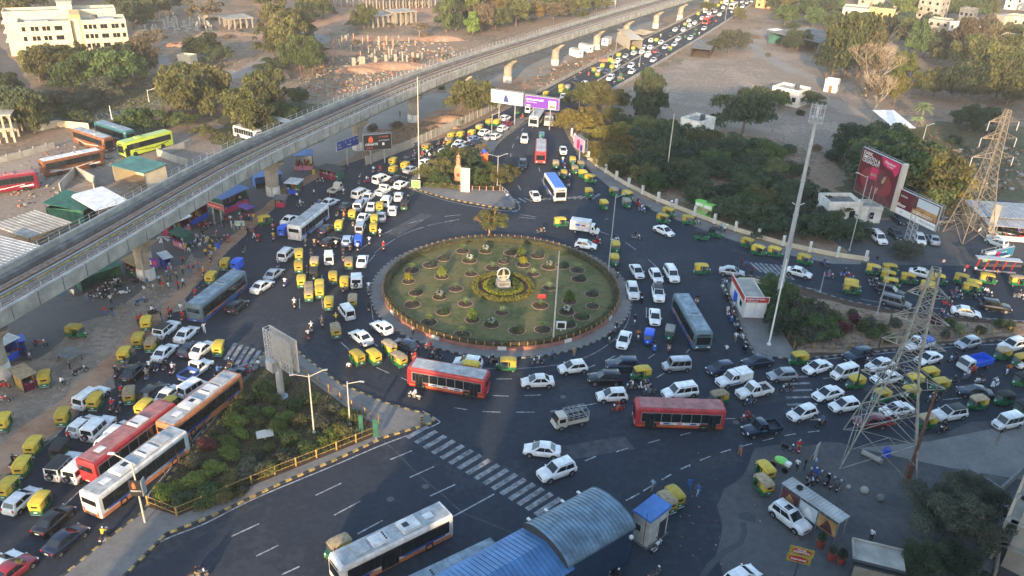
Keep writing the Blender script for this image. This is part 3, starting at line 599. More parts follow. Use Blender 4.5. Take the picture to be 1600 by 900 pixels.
sheet('scrub_ground', [(1310,240),(1400,200),(1480,190),(1720,210),(1720,330),(1560,312),(1450,345),(1330,345)], 'grass_dry', .007)
sheet('grass_verge', [(340,180),(420,150),(560,170),(470,215),(400,245),(330,225)], 'grass_dry', .0065)
sheet('footpath', [(1160,52),(1172,50),(1195,80),(1240,105),(1290,125),(1283,131),(1230,112),(1182,88)], 'track', .009)
sheet('beaten_track', [(440,40),(520,60),(470,90),(420,110),(340,135),(330,122),(400,95),(440,70)], 'track', .007)

# kerbed islands ------------------------------------------------
def kerb_ring(name, pts, h, wdt, ka, kb, step=1.1, parent=None, closed=True):
    """kerb stones painted in turns, each a 3D block along the path"""
    step *= .6; m = MB(); N = len(pts); seq = list(pts)+([pts[0]] if closed else [])
    acc = 0; flip = 0
    for a, b in zip(seq, seq[1:]):
        d = b-a; L = d.length
        if L < 1e-4: continue
        d /= L; nrm = Vector((-d.y, d.x, 0)); t = 0
        while t < L-1e-6:
            q = min(step-acc, L-t); p0, p1 = a+d*t, a+d*(t+q)
            quad = [p0+nrm*wdt/2, p0-nrm*wdt/2, p1-nrm*wdt/2, p1+nrm*wdt/2]
            m.prism([(v.x, v.y) for v in quad], 0, h, kb if flip else ka)
            t += q; acc += q
            if acc >= step-1e-6: acc = 0; flip = 1-flip
    return struct(name, m.mesh(name, smooth=False))
def island(name, px, k, h=.15, ka='kerb_y', kb='kerb_b', n=4, rounded=True, step=1.1):
    pts = gpts(px, n, True) if rounded else [at(x, y) for x, y in px]
    m = MB(); m.prism([(p.x, p.y) for p in pts], -.05, h, k); struct(name, m.mesh(name, smooth=False))
    kerb_ring('kerb', pts, h+.02, .28, ka, kb, step); return pts
# lower-left island: pavement and planted triangle
island('garden_island', [(225,800),(160,850),(70,925),(40,960),(170,960),(195,900),(260,835),(330,808),(430,760),(540,712),(600,684),(680,660),(672,650),(600,630),(530,600),(480,562),(455,541),(425,540),(380,588),(300,700)], 'paving', n=3, rounded=False)
island('statue_island', [(632,291),(700,311),(770,324),(802,327),(806,316),(786,298),(772,268),(766,240),(790,212),(826,185),(815,183),(770,205),(745,220),(700,238),(665,262),(640,282)], 'paving', n=2, rounded=False)
island('median_island', [(1128,438),(1165,430),(1240,445),(1320,470),(1400,486),(1500,497),(1720,512),(1720,522),(1600,530),(1500,537),(1400,547),(1300,557),(1240,562),(1180,556),(1160,525),(1145,480)], 'soil', n=2, rounded=False, ka='kerb_grey', kb='kerb_b')
sheet('kiosk_pavement', [(1134,442),(1165,436),(1200,452),(1212,500),(1240,548),(1240,560),(1182,553),(1163,522),(1148,478)], 'paving', .165)
sheet('wall_footpath', [(905,236),(935,262),(975,290),(1025,318),(1085,340),(1150,365),(1225,388),(1300,402),(1345,407),(1345,413),(1300,412),(1225,397),(1150,377),(1080,352),(1015,327),(962,300),(925,270),(899,240)], 'paving', .02)
sheet('shop_pavement', [(1340,700),(1450,690),(1650,650),(1720,700),(1660,760),(1480,730)], 'paving', .02)
sheet('garden_bed', [(230,792),(278,806),(430,744),(585,682),(592,664),(560,650),(480,590),(440,572),(405,573),(385,592),(300,700)], 'soil', .165)
sheet('garden_bed', [(1215,452),(1320,476),(1400,491),(1500,502),(1720,515),(1720,519),(1600,525),(1500,532),(1400,542),(1300,551),(1248,553),(1225,500)], 'dirt', .168)
sheet('statue_bed', [(648,287),(700,292),(790,298),(772,268),(768,240),(740,226),(700,242),(665,264)], 'soil', .17)

# roundabout ------------------------------------------------
pL, pR_ = at(583, 462), at(978, 462); pT, pB = at(780, 367), at(783, 565)
RC = Vector(((pL.x+pR_.x)/2, (pT.y+pB.y)/2, 0)); RR = ((pR_.x-pL.x)/2+(pB-pT).length/2)/2
print('ROUNDABOUT', RC, (pR_.x-pL.x)/2, (pB-pT).length/2)
def circ(r, n=96, c=None): c = c or RC; return [Vector((c.x+r*math.cos(2*math.pi*i/n), c.y+r*math.sin(2*math.pi*i/n), 0)) for i in range(n)]
m = MB(); m.prism([(p.x, p.y) for p in circ(RR)], -.05, .15, 'paving'); struct('roundabout_pavement', m.mesh('roundabout_pavement', smooth=False))
kerb_ring('kerb', circ(RR), .18, .28, 'kerb_grey', 'kerb_b', 1.0)
m = MB(); m.prism([(p.x, p.y) for p in circ(RR-2.0)], .1, .32, 'lawn'); struct('roundabout_lawn', m.mesh('roundabout_lawn', smooth=False))
m = MB(); outer, inner = circ(RR-1.75), circ(RR-2.0)
for i in range(96):
    j = (i+1) % 96; k = 'red_brickwork' if i % 8 != 0 else 'whitewash'
    if 'red_brickwork' not in MATS: mat('red_brickwork', (.3,.13,.1), .8, var=.25, scale=1)
    m.prism([(outer[i].x, outer[i].y), (outer[j].x, outer[j].y), (inner[j].x, inner[j].y), (inner[i].x, inner[i].y)], .1, .62, k)
thing('ring_wall', 'low red and white painted wall circling the round lawn', 'wall', data=m.mesh('ring_wall', smooth=False))
f = thing('ring_fence', 'low yellow railing round the circular lawn, outside its clipped hedge', 'fence')
posts = []; rails = MB(); c2 = circ(RR-1.9, 98); pme = MB().cbox((0,0,.95), (.12,.12,.75), 'fence_yellow').mesh('post')
for i, p in enumerate(c2):
    q = c2[(i+1) % 98]; link('post', pme, f, (p.x, p.y, 0), i*.064)
    for z in (.75, 1.0, 1.25): rails.tube((p.x, p.y, z), (q.x, q.y, z), .022, 'rust', n=4)
part('rails', rails, f)

# lane markings ------------------------------------------------
mk = MB()
def stripe(p, q, wd=.14, k='road_paint', z=.010):
    a, b = at(*p, z), at(*q, z); d = (b-a).normalized(); n_ = Vector((-d.y, d.x, 0))*wd/2
    mk.face([(v.x, v.y, z) for v in (a+n_, a-n_, b-n_, b+n_)], k)
def line(pts, wd=.14, z=.009, k='road_paint', n=6):
    P = smooth_px([at(x, y, z) for x, y in pts], n)
    for a, b in zip(P, P[1:]):
        d = (b-a).normalized(); n_ = Vector((-d.y, d.x, 0))*wd/2; mk.face([(v.x, v.y, z) for v in (a+n_, a-n_, b-n_, b+n_)], k)
def dashes(pts, on=3, off=4, wd=.14, k='road_paint', z=.010):
    P = smooth_px([at(x, y, z) for x, y in pts], 30); t = 0; drawing = True; cur = [P[0]]
    for a, b in zip(P, P[1:]):
        t += (b-a).length; cur.append(b)
        if t >= (on if drawing else off):
            if drawing:
                for u, v in zip(cur, cur[1:]):
                    d = (v-u)
                    if d.length < 1e-5: continue
                    d.normalize(); n_ = Vector((-d.y, d.x, 0))*wd/2; mk.face([(w_.x, w_.y, z) for w_ in (u+n_, u-n_, v-n_, v+n_)], k)
            drawing = not drawing; t = 0; cur = [b]
def zebra(p0, p1, q0, q1, n, z=.012, wd=.5, k='road_paint_worn'):
    """n bars between the line p0-p1 (one end of bars) and q0-q1 (other end)"""
    P0, P1, Q0, Q1 = [at(*q, z) for q in (p0, p1, q0, q1)]
    for i in range(n):
        t = i/(n-1); a, b = P0.lerp(P1, t), Q0.lerp(Q1, t); d = (b-a).normalized(); nn = Vector((-d.y, d.x, 0))*wd/2
        mk.face([(v.x, v.y, z) for v in (a+nn, a-nn, b-nn, b+nn)], k)
for i in range(17):
    t = i/16; a = (lerp(636,850,t), lerp(684,812,t)); b = (lerp(668,890,t), lerp(666,786,t)); stripe(a, b, .62, 'road_paint_worn', .012)
zebra((352,562),(412,590),(368,536),(435,556), 8, wd=.55); zebra((800,309),(925,311),(812,317),(937,303),14, wd=.5)
zebra((1190,425),(1240,437),(1172,410),(1220,414),7, wd=.5); zebra((1232,655),(1225,590),(1285,655),(1262,588),7,wd=.4); zebra((765,300),(800,330),(772,300),(808,330),2)
for p, q in [((493,774),(533,755)),((522,805),(563,783)),((559,834),(598,813)),((610,718),(644,704)),((640,746),(678,729)),((672,775),(711,757)),((400,869),(435,852)),((362,838),(405,818)),((440,898),(468,885)),((688,818),(772,772)),((978,782),(999,771))]: stripe(p, q, .16)
dashes([(1005,767),(1060,735),(1110,713),(1160,697),(1230,680),(1290,672)], 1.4, 1.4, .14)
for p, q in [((914,720),(931,713)),((963,706),(981,700)),((1013,692),(1031,687)),((1063,680),(1079,676)),((533,535),(545,546)),((588,574),(608,583)),((627,590),(644,598)),((581,533),(590,541)),((820,618),(845,617)),((770,618),(795,619)),((710,637),(730,640)),((754,643),(782,644)),((775,592),(800,592)),((806,644),(835,644)),((860,643),(870,641)),((900,636),(932,630)),((947,563),(961,556)),((918,575),(930,570)),((1013,560),(1023,553)),((1026,590),(1038,583)),((1072,551),(1077,546))]: stripe(p, q, .14)
dashes([(575,410),(600,385),(640,362),(700,346),(760,338),(830,341),(900,352),(960,370),(1000,395),(1040,430)], 3, 4)
dashes([(585,395),(618,372),(670,352),(735,342)], 3, 4, k='road_paint_worn'); dashes([(560,392),(600,365),(650,346),(715,336),(790,333),(855,342)], 3, 4)
dashes([(470,430),(468,460),(470,500),(480,520)], 3, 4.5); dashes([(503,430),(503,470),(510,505)], 3, 4.5); dashes([(1010,480),(1010,540)], 3, 4)
dashes([(818,200),(800,232),(800,265),(815,300)], 2.5, 4); dashes([(842,262),(850,290),(862,312)], 2.5, 4)
dashes([(1250,447),(1330,464),(1420,478),(1600,490)], 3, 6); dashes([(1110,655),(1230,648),(1600,612)], 3, 6); dashes([(1180,600),(1300,590),(1600,560)], 3, 6)
dashes([(880,172),(940,139),(1000,106),(1070,66),(1150,14)], 3, 6); dashes([(330,760),(240,690),(100,800)][1:], 3, 6); dashes([(100,790),(180,715)], 3, 6)
line([(0,778),(400,500)][0:0] or [(188,905),(245,850),(320,818),(400,778),(520,728),(600,694),(680,664),(682,655),(660,642)], .16)
line([(98,903),(160,850),(222,800),(232,772)], .16); line([(232,772),(300,690),(382,588)], .14)
line([(585,500),(600,528),(640,552),(700,570),(790,576),(870,570),(920,556),(960,530),(982,500),(984,460),(965,425)], .13, k='road_paint_worn')
line([(583,500),(580,460),(592,430),(620,403)], .12, k='road_paint_worn')
line([(1243,566),(1300,560),(1400,550),(1500,541),(1700,530)], .13); line([(1310,468),(1400,484),(1500,494),(1700,508)], .12)
line([(635,293),(700,314),(770,327),(806,329),(811,320),(792,300),(775,270),(770,240),(792,212),(840,180)], .13)
line([(845,149),(900,118),(960,88),(1010,63),(1062,38),(1122,8)], .12); line([(1180,3),(1130,37),(1083,67),(1018,106),(958,141)], .12)
line([(345,402),(290,465),(240,522),(185,578),(95,673),(20,738)], .13, k='road_paint_worn', z=.013); line([(345,402),(400,352),(450,305),(520,266)], .13, k='road_paint_worn', z=.013)
pm = MB(); rp = random.Random(5); mat('asphalt_patch', (.028,.031,.038), .9, var=.3, scale=1.5); mat('asphalt_worn', (.052,.054,.06), .9, var=.4, scale=.8); mat('iron_cover', (.09,.085,.08), .6, .3)
for (x, y, a) in [(930,700,10),(640,350,30),(1000,410,-50),(520,470,85),(460,420,60),(900,600,3),(1040,620,5),(1200,620,8),(1400,600,8),(1180,400,-15),(1450,470,-5),(600,335,35),(420,560,40),(150,760,40),(300,830,28),(980,560,60),(830,230,80),(1120,720,15),(560,610,-25),(480,520,80)]:
    p = at(x, y, .0055); q = at(x+6*math.cos(R(a)), y-6*math.sin(R(a)), .0055); d = (q-p).normalized(); nn = Vector((-d.y, d.x, 0)); l, w_ = rp.uniform(1.5,6), rp.uniform(.5,1.6)
    pm.face([(v.x, v.y, .0055) for v in (p-d*l+nn*w_, p-d*l-nn*w_*.9, p+d*l-nn*w_, p+d*l*.95+nn*w_*.9)], rp.choice(['asphalt_patch','asphalt_patch','asphalt_worn']))
for (x, y) in [(665,760),(705,345),(948,342),(880,620),(1010,640),(1230,790),(610,780),(540,480),(1150,660),(1350,640)]:
    p = at(x, y); pm.face([(p.x+.38*math.cos(i*math.pi/8), p.y+.38*math.sin(i*math.pi/8), .0075) for i in range(16)], 'iron_cover')
for line_, wd in (([(668,694),(640,670),(636,663)],.06),([(600,690),(618,705),(650,738),(690,772),(722,800),(745,810),(800,832)],.09),([(1440,460),(1300,440),(1180,425)],.05),([(470,540),(520,600),(600,640)],.06)):
    P = smooth_px([at(x, y, .0068) for x, y in line_], 8)
    for a, b in zip(P, P[1:]):
        d = (b-a).normalized(); n_ = Vector((-d.y, d.x, 0))*wd; pm.face([(v.x, v.y, .0068) for v in (a+n_, a-n_, b-n_, b+n_)], 'asphalt_worn')
struct('road_patches', pm.mesh('road_patches', smooth=False))
struct('road_markings', mk.mesh('road_markings', smooth=False))
# cracks and the damp run on the forecourt
sheet('water_stain', [(1090,905),(1105,880),(1130,858),(1155,845),(1160,828),(1155,818),(1165,815),(1168,830),(1162,850),(1135,866),(1112,888),(1100,905)], 'black_paint', .012, 'stuff')
sheet('water_stain', [(1153,803),(1170,800),(1181,808),(1180,817),(1165,813),(1155,811)], 'black_paint', .014, 'stuff')
# ================= traffic =================
# each line: kind colour x y heading(deg in the photo, 0 right, 90 up)   x y in quarter pixels of a tile with origin (X0,Y0)
KIND = {'H': 'hatchback', 'S': 'sedan', 'U': 'suv', 'M': 'mpv', 'V': 'minivan', 'J': 'jeep', 'P': 'pickup'}
CNM = {'w': 'white', 's': 'silver', 'k': 'black', 'n': 'navy', 'r': 'maroon', 'b': 'light blue', 'c': 'cream', 'g': 'grey'}
ANM = {'y': 'yellow', 't': 'tan', 'k': 'black', 'g': 'grey', 'b': 'blue', 'z': 'teal'}
TILES = [
(400,0,"""S w 1430 825 22;A y 1462 762 25;A y 1510 765 25;H w 1560 735 25;S r 1570 772 22;H w 1545 800 25;S s 1465 852 22;H b 1365 865 22;H n 1375 888 22;A y 1228 850 25;A y 1282 842 30;A t 1400 797 30;A y 1352 832 30;B w 1190 878 30;B k 1140 890 30;B r 1330 850 30;A t 1210 885 25;S w 1275 892 25;
B k 1250 872 30;B k 1180 900 30;A k 1640 690 35;V w 1710 680 35;B r 1665 730 35;H w 1500 850 30"""),
(800,0,"""A y 310 543 33;A g 350 545 33;A y 313 567 33;A y 215 588 30;H w 330 597 28;H b 385 615 25;U s 452 578 28;A t 505 602 30;S k 397 508 28;H w 458 519 28;A t 538 465 35;A y 515 437 35;A y 568 413 35;H s 548 432 30;H n 592 447 30;A y 627 420 35;A y 617 377 35;A y 635 388 35;V w 657 403 32;H w 668 375 32;H k 715 377 32;S s 712 348 32;A y 670 346 35;H w 765 330 32;A y 760 303 35;H w 815 323 32;P w 853 340 32;H s 825 292 32;H w 867 294 32;S r 900 318 32;H n 917 340 32;A y 904 252 35;H w 872 250 32;S w 935 263 32;S w 958 292 212;H k 992 216 32;S w 1022 184 32;S w 1073 184 32;H w 1040 242 212;H w 1017 275 212;A y 985 307 215;A k 1085 228 215;H w 1115 235 212;H w 1112 158 32;A t 1082 152 35;H w 1108 128 32;S w 1145 141 32;H w 1201 177 212;H w 1190 112 32;A y 1165 88 35;S w 1210 70 32;H w 1235 82 32;S w 1273 70 32;H w 1300 90 32;A k 1150 178 35;A k 1142 205 35;A y 1290 35 35;H w 1262 50 32;A y 1310 18 35;H w 1322 46 32;S w 1345 20 32;H w 1442 40 212;A y 1375 8 35;H w 1470 16 212;S w 1440 10 212;S w 885 373 212;U w 615 484 212;H k 685 440 212;A k 683 464 215;A t 672 494 215;S w 750 445 212;H w 745 408 212;B k 700 490 212;B r 480 462 33;B w 930 225 33;B w 1170 212 212;B k 1275 130 212;B k 1045 160 33;B k 820 400 212;B k 795 400 212;B k 965 340 212;B w 1030 130 33;B k 640 510 212;A y 1400 40 212;S w 1500 5 212;H w 1380 70 212;B w 1375 88 212;B k 1240 60 33;H s 800 270 33;
U w 78 865 262;K z 185 848 85;S w 15 0 30"""),
(400,225,"""A y 860 108 35;A y 937 135 30;A y 862 160 30;S k 945 100 30;S s 972 158 20;H w 1065 112 25;H w 1075 155 20;H w 1182 45 22;S w 1270 45 20;H w 1265 14 20;A t 1070 18 20;M w 785 213 22;S k 885 218 22;H w 908 250 30;P w 800 283 32;M w 655 302 28;S w 705 327 42;H w 890 323 80;A k 925 378 85;M w 815 350 62;H w 852 410 82;S w 462 362 25;H k 562 388 42;M s 648 376 55;S w 723 388 62;A y 775 390 80;A y 603 440 72;S w 672 457 50;S s 783 450 88;A y 522 507 65;A y 740 470 82;A y 735 527 82;V s 652 520 68;S w 215 470 28;A y 60 475 10;H n 440 527 38;H k 465 607 28;H b 572 597 68;K b 640 602 85;K b 175 535 40;V w 455 705 88;M w 195 680 42;A y 270 688 87;A y 267 763 87;A t 368 740 78;A k 362 805 85;A t 580 742 87;S w 665 725 78;S s 112 810 38;A y 482 832 87;A y 285 854 87;J w 627 843 88;A y 553 864 86;A t 330 900 86;A y 398 884 87;S w 38 885 32;
B k 650 190 60;B w 695 222 20;B w 735 160 45;B r 775 155 40;B k 645 230 60;B k 550 295 60;B k 775 240 60;B k 950 345 80;B k 505 430 65;B o 550 450 65;B k 607 492 82;B w 775 555 80;B w 708 602 85;B r 797 635 85;B g 310 615 80;B h 365 615 80;B w 500 625 82;B k 545 660 82;B k 590 640 82;B w 635 642 86;B k 345 680 80;B k 108 515 75;B y 108 575 80;B k 395 592 60;B k 545 705 88;B g 140 745 60;B w 182 862 60;B k 320 782 85;B w 705 888 88;B w 280 372 15;B k 360 375 40;B y 400 365 40;B k 455 322 60;B r 15 585 60;B k 990 62 30;B r 1040 65 30;B w 1070 52 30;B k 1110 58 30;B k 1100 22 30;B w 1085 75 30;b k 400 225 0;b b 1000 0 30"""),
(800,225,"""U n 67 125 262;S w 145 322 300;S w 320 38 280;A t 275 130 285;A y 325 192 287;A y 380 107 290;A t 432 132 300;A t 395 162 300;A y 447 190 325;A y 495 217 345;A y 483 307 305;A y 578 382 310;A t 640 302 320;A y 728 322 335;A g 720 372 315;A y 985 428 340;A y 950 467 345;A y 1108 475 352;S w 950 540 335;A k 1190 570 350;A k 1280 555 345;A y 1480 620 342;A y 1548 665 345;A y 310 487 2;H w 462 628 352;A y 650 645 285;A y 643 728 285;S w 780 792 302;H w 900 822 300;M w 998 807 300;U w 755 915 285;U w 914 930 280;A y 1193 780 358;S s 1375 795 352;
B k 183 532 8;B r 535 602 350;B k 645 590 0;B k 778 572 350;B k 662 805 270;B k 280 97 280;B w 318 100 275;B k 330 145 275;B k 360 187 275;B w 295 197 285;B k 355 252 290;B k 790 362 320;B w 815 402 340;B k 1150 482 350;b k 850 400 340;b b 1340 862 280"""),
(1200,225,"""A y 50 675 345;A y 235 722 345;S w 195 800 345;A y 668 787 350;A y 770 782 355;A y 762 827 350;A y 775 872 350;A y 530 880 350;A y 885 842 350;S w 965 807 347;A y 1070 847 350;A y 1010 892 350;A y 1220 847 345;A y 1295 884 348;A y 1380 842 350;A t 1568 855 355;M w 690 580 320;S k 822 465 320;H w 950 592 298;S s 1035 594 120;H w 1430 612 160;J k 1480 545 170;H w 1390 545 345;S g 1100 475 10;H k 800 560 320;
B k 355 742 345;B g 385 812 345;B k 485 805 348;B r 515 832 345;B k 670 867 345;B k 1250 888 345;b k 660 850 345"""),
(1200,450,"""A y 530 5 350;U k 765 16 345;M g 800 82 345;A y 1010 12 350;A y 1275 5 350;U k 1425 107 352;S w 1240 147 350;B k 1190 42 350;B k 1130 87 345;B g 1180 18 350;B k 1300 45 345;B w 1375 28 350;B k 1575 42 345;B w 1105 165 340;
A y 185 440 188;U n 560 412 195;P W 940 345 195;H s 1250 340 195;U w 1530 352 195;S w 310 492 195;V w 478 522 195;S w 700 477 195;S w 1005 437 195;A t 1460 412 190;A y 1575 452 190;H s 90 540 185;A y 540 590 190;S w 740 560 190;A y 905 580 190;A y 1000 540 190;A y 1065 607 190;A y 880 655 190;A y 700 675 190;S n 1295 647 172;A t 1302 717 190;A k 1470 690 190;A k 1590 745 190;S w 375 657 195;H w 480 728 190;H w 215 778 197;S w 805 757 190;H r 640 830 180;A t 980 835 190;U w 1135 778 190;V w 1500 830 193;A k 1582 572 190;H w 1620 460 190;
B k 120 617 185;B b 335 830 200;B w 1035 682 185;B w 800 830 190;B w 855 685 190;B k 1165 432 190;B w 1240 545 200;B k 1160 582 190;B k 1325 572 190;B w 1420 592 200;B o 1505 510 215;B k 1100 875 190;B r 1275 520 200;B k 640 440 190;B r 750 840 190;B k 820 500 190"""),
(800,450,"""B k 812 60 270;S w 893 177 272;S w 700 320 250;K b 855 307 255;A g 985 282 262;B k 767 200 270;B k 612 307 250;B k 650 245 240;B o 790 295 265;B k 893 362 265;B k 983 367 270;B k 1158 75 280;
b k 1340 48 280;b k 1355 165 270;b b 1372 192 270;b w 1390 100 275;b k 1402 232 290;b k 1425 262 290;b w 1440 302 290;b k 1452 347 290;b k 1330 15 280;b w 1318 -8 280;b k 1350 130 275;b r 1383 150 280;b k 1455 375 290;
H w 380 492 187;U n 690 472 180;U k 580 557 180;A y 800 532 187;V s 1030 475 183;S w 160 580 182;H w 625 667 183;M w 1050 640 188;H n 1305 497 190;S n 1535 455 187;P X 1385 562 193;P w 1515 635 193;A t 1280 687 190;
B w 160 450 185;B w 745 607 187;B h 825 600 185;B k 860 635 188;B r 660 740 185;B k 1490 700 190;B r 1470 800 190;P n 1560 870 190"""),
(400,450,"""A t 333 36 85;A y 400 18 86;A y 458 92 82;A t 605 77 80;V w 565 142 128;A t 495 262 112;S w 655 302 143;H w 785 240 147;A y 625 430 142;A y 730 425 142;A t 825 367 142;A t 885 442 147;H n 930 352 155;H w 1325 460 172;A y 1330 497 172;A y 1562 475 178;
B w 240 92 88;B w 345 240 98;B w 325 287 98;B h 412 207 98;B y 500 187 92;B k 702 112 95;B g 702 15 95;B r 990 427 160;B r 1085 362 155;B k 1125 412 170;B k 1475 447 172;B w 990 662 165;B y 545 -5 85"""),
(0,450,"""H k 1480 107 38;A y 480 270 352;A y 918 215 72;A y 870 322 60;A t 955 347 50;U w 1040 250 38;S w 1165 282 42;S w 1030 397 42;H n 1185 377 42;S w 1265 377 38;A y 1370 370 65;A y 783 412 58;S k 840 517 42;P B 1225 502 35;V w 1205 617 32;S w 1055 662 42;H k 960 642 38;A t 812 662 77;M w 570 672 36;A y 605 700 52;A y 400 797 62;A y 282 560 77;A y 30 830 60;H w 520 852 40;J w 615 865 42;H w 740 890 42;A y 912 742 42;A y 1065 727 42;S n 1455 542 38;
B r 1220 30 70;b k 880 82 20;B w 955 140 20;B r 1060 150 60;B r 1140 172 70;b k 250 342 0;b k 500 515 20;B k 725 520 70;B k 785 462 60;B w 935 482 60;B h 915 535 70;B k 975 485 60;B k 1030 478 60;B w 1080 498 50;B r 755 640 70;B r 700 725 60;b k 745 748 60;B r 1550 507 15;b k 180 417 300;b k 20 600 0;b k 10 692 0;b k 590 30 10;b k 640 35 10;b k 700 32 15;b w 780 20 10;b w 450 22 320;B b 1365 515 40;B k 1435 470 40;b k 610 45 350;b k 670 20 350"""),
(0,225,"""A y 1410 747 62;K b 1490 747 38;A y 1325 832 52;B k 1525 655 60;B o 1272 797 70;B h 1315 708 70;b r 1345 562 40;b r 1425 590 90;b k 1385 590 20;b k 690 862 10;b k 740 882 15;b w 850 812 350;b k 850 852 0;b k 1050 880 290;b k 640 885 10;B y 1315 650 60;b r 1300 510 20;b k 1270 500 20;b k 1040 800 290;b k 720 860 20;b k 1560 540 30"""),
(0,675,"""A y 222 80 52;A y 150 207 55;A k 385 97 52;J K 400 200 45;J w 515 215 42;A y 65 340 47;H w 135 417 42;A y 265 432 52;S k 335 542 42;S n 410 667 38;S r 75 862 38;H w 5 830 38;B y 650 632 55;B k 90 177 45;B k 1235 877 15;H w 690 45 42"""),
(400,675,"""A T 505 722 207"""),
(800,675,"""S w 188 108 175;U w 280 232 200;A y 1005 395 133;A t 955 430 133;A y 1572 235 133;A t 1560 320 133;b k 905 712 40;b k 895 878 30;b w 560 862 340;b k 640 868 330;b k 610 830 340;H w 1440 900 30"""),
(1200,675,"""U C 140 527 322;b k 260 262 60;b k 295 262 60;b k 325 278 60;b k 370 298 60;b k 405 318 60;b k 445 338 60;b k 130 95 340;b k 255 325 20;B r 195 85 90"""),
]
SIZE = {'hatchback': .75, 'sedan': .72, 'suv': .84, 'mpv': .86, 'minivan': .9, 'jeep': .92, 'pickup': .85}
CACHE = {}
SHIRT = {'w': 'white', 'k': 'black', 'r': 'red', 'o': 'orange', 'g': 'grey', 'h': 'khaki', 'y': 'yellow', 'b': 'blue'}
def place(px, py, hd, z):
    p = at(px, py, z); a = R(hd); q = at(px+6*math.cos(a), py-6*math.sin(a), z)
    return Vector((p.x, p.y, 0)), math.atan2(q.y-p.y, q.x-p.x)
def spawn(name, tpl, loc, rz, desc, cat, px, py, group):
    if isinstance(tpl, list):
        e = link(name, None, None, loc, rz)
        for n_, me, l in tpl: link(n_, me, e, l)
    else: e = link(name, tpl, None, loc, rz)
    return reg(e, desc, cat, px, py, group)
def get(key, fn):
    if key not in CACHE: CACHE[key] = fn()
    return CACHE[key]
nbike = 0
for X0, Y0, txt in TILES:
    for it in txt.replace('\n', '').split(';'):
        if not it.strip(): continue
        K, c, cx, cy, hd = it.split(); px, py, hd = X0+float(cx)/4, Y0+float(cy)/4, float(hd)
        near = py > 200
        if K in KIND:
            kind = KIND[K]; opt = ''; col = CNM.get(c, 'white'); d = None
            if c == 'C': opt = 'sun rails'
            if kind in ('suv',) and rnd.random() < .3: opt += ' darktop' if col == 'white' and c != 'C' else ''
            if kind == 'hatchback' and rnd.random() < .4: opt += ' spoil'
            if c == 'X': opt = 'boxed stripe'; d = 'white pickup van with closed box and blue stripe'
            if c == 'B': opt = 'bluebed'; d = 'white pickup truck with empty blue-lined cargo bed'
            if c == 'W': opt = 'cover'; d = 'white pickup truck with blue covered load'
            if c == 'K' and kind == 'jeep': opt = 'darktop'; d = 'white jeep with black soft top'
            if kind == 'jeep' and c == 'K': col = 'white'
            if c == 'C': d = 'large white SUV with black sunroof'
            loc, rz = place(px, py, hd, SIZE[kind])
            tpl = get((kind, col, near, opt), lambda: build_car(kind, col, near, opt))
            nm = {'suv': 'suv', 'mpv': 'people_carrier', 'jeep': 'jeep', 'pickup': 'pickup_truck', 'minivan': 'minivan'}.get(kind, kind+'_car')
            word = {'suv': 'SUV', 'mpv': 'people carrier', 'pickup': 'pickup truck'}.get(kind, kind)
            spawn(nm, tpl, loc, rz+rnd.uniform(-.02, .02), d or f'{col} {word}', {'suv': 'car', 'sedan': 'car', 'hatchback': 'car', 'mpv': 'car', 'jeep': 'car', 'minivan': 'van', 'pickup': 'pickup truck'}[kind], px, py, 'cars in the junction traffic')
        elif K in 'AK':
            st = ANM[c.lower()]; loc, rz = place(px, py, hd, .9)
            tpl = get(('auto', st, near), lambda: build_auto(st, near))
            d = {'yellow': 'auto-rickshaw with yellow canopy', 'tan': 'auto-rickshaw with faded tan canopy', 'black': 'auto-rickshaw with black canopy', 'grey': 'auto-rickshaw with grey canopy', 'blue': 'closed blue cargo three-wheeler', 'teal': 'teal cargo three-wheeler'}[st]
            spawn('auto_rickshaw' if K == 'A' else 'cargo_three_wheeler', tpl, loc, rz+rnd.uniform(-.03, .03), d, 'auto rickshaw', px, py, 'three-wheelers in the junction traffic')
            if K == 'A' and py > 560 and rnd.random() < .6:
                sc = rnd.choice(['khaki', 'grey', 'light blue', 'khaki', 'white']); me = person_mesh('ride', sc, 'khaki')
                o = link('person', me, None, loc+Vector((.28*math.cos(rz), .28*math.sin(rz), -.2)), rz); reg(o, f'driver in {sc} in {st}-topped rickshaw', 'person', px, py, 'drivers of the auto-rickshaws')
        else:
            nbike += 1; st = 'scooter' if nbike % 5 in (1, 3) else 'motorbike'; loc, rz = place(px, py, hd, .75 if K == 'B' else .5)
            pc = rnd.choice(['black', 'black', 'black', 'red', 'grey', 'grey', 'blue', 'white'] if c != 'r' else ['red']) if K == 'B' or c == 'k' and rnd.random() < .3 else {'k': 'black', 'w': 'white', 'b': 'blue', 'r': 'red', 'g': 'grey'}.get(c, 'black')
            tpl = get((st, pc, near), lambda: build_bike(st, pc, near))
            if K == 'B':
                sc = SHIRT[c]; hel = rnd.random() < .4; lg = rnd.choice(['blue', 'black', 'grey', 'khaki'])
                spawn(st, tpl, loc, rz, f'{pc} {st} under a rider in {sc}', st, px, py, 'two-wheelers in the junction traffic')
                me = person_mesh('ride', sc, lg, hel); o = link('person', me, None, loc, rz); reg(o, f'{"helmeted " if hel else ""}rider in {sc} top, {lg} trousers', 'person', px, py, 'riders in the junction traffic')
                if rnd.random() < .12 and near:
                    s2 = rnd.choice(['pink', 'orange', 'white', 'blue', 'maroon']); me = person_mesh('ride', s2, 'black'); o = link('person', me, None, loc+Vector((-.36*math.cos(rz), -.36*math.sin(rz), .03)), rz)
                    reg(o, f'pillion passenger in {s2} behind {sc} rider', 'person', px, py, 'pillion passengers')
            else: spawn(st, tpl, loc, rz, f'parked {pc} {st}', st, px, py, 'parked two-wheelers')
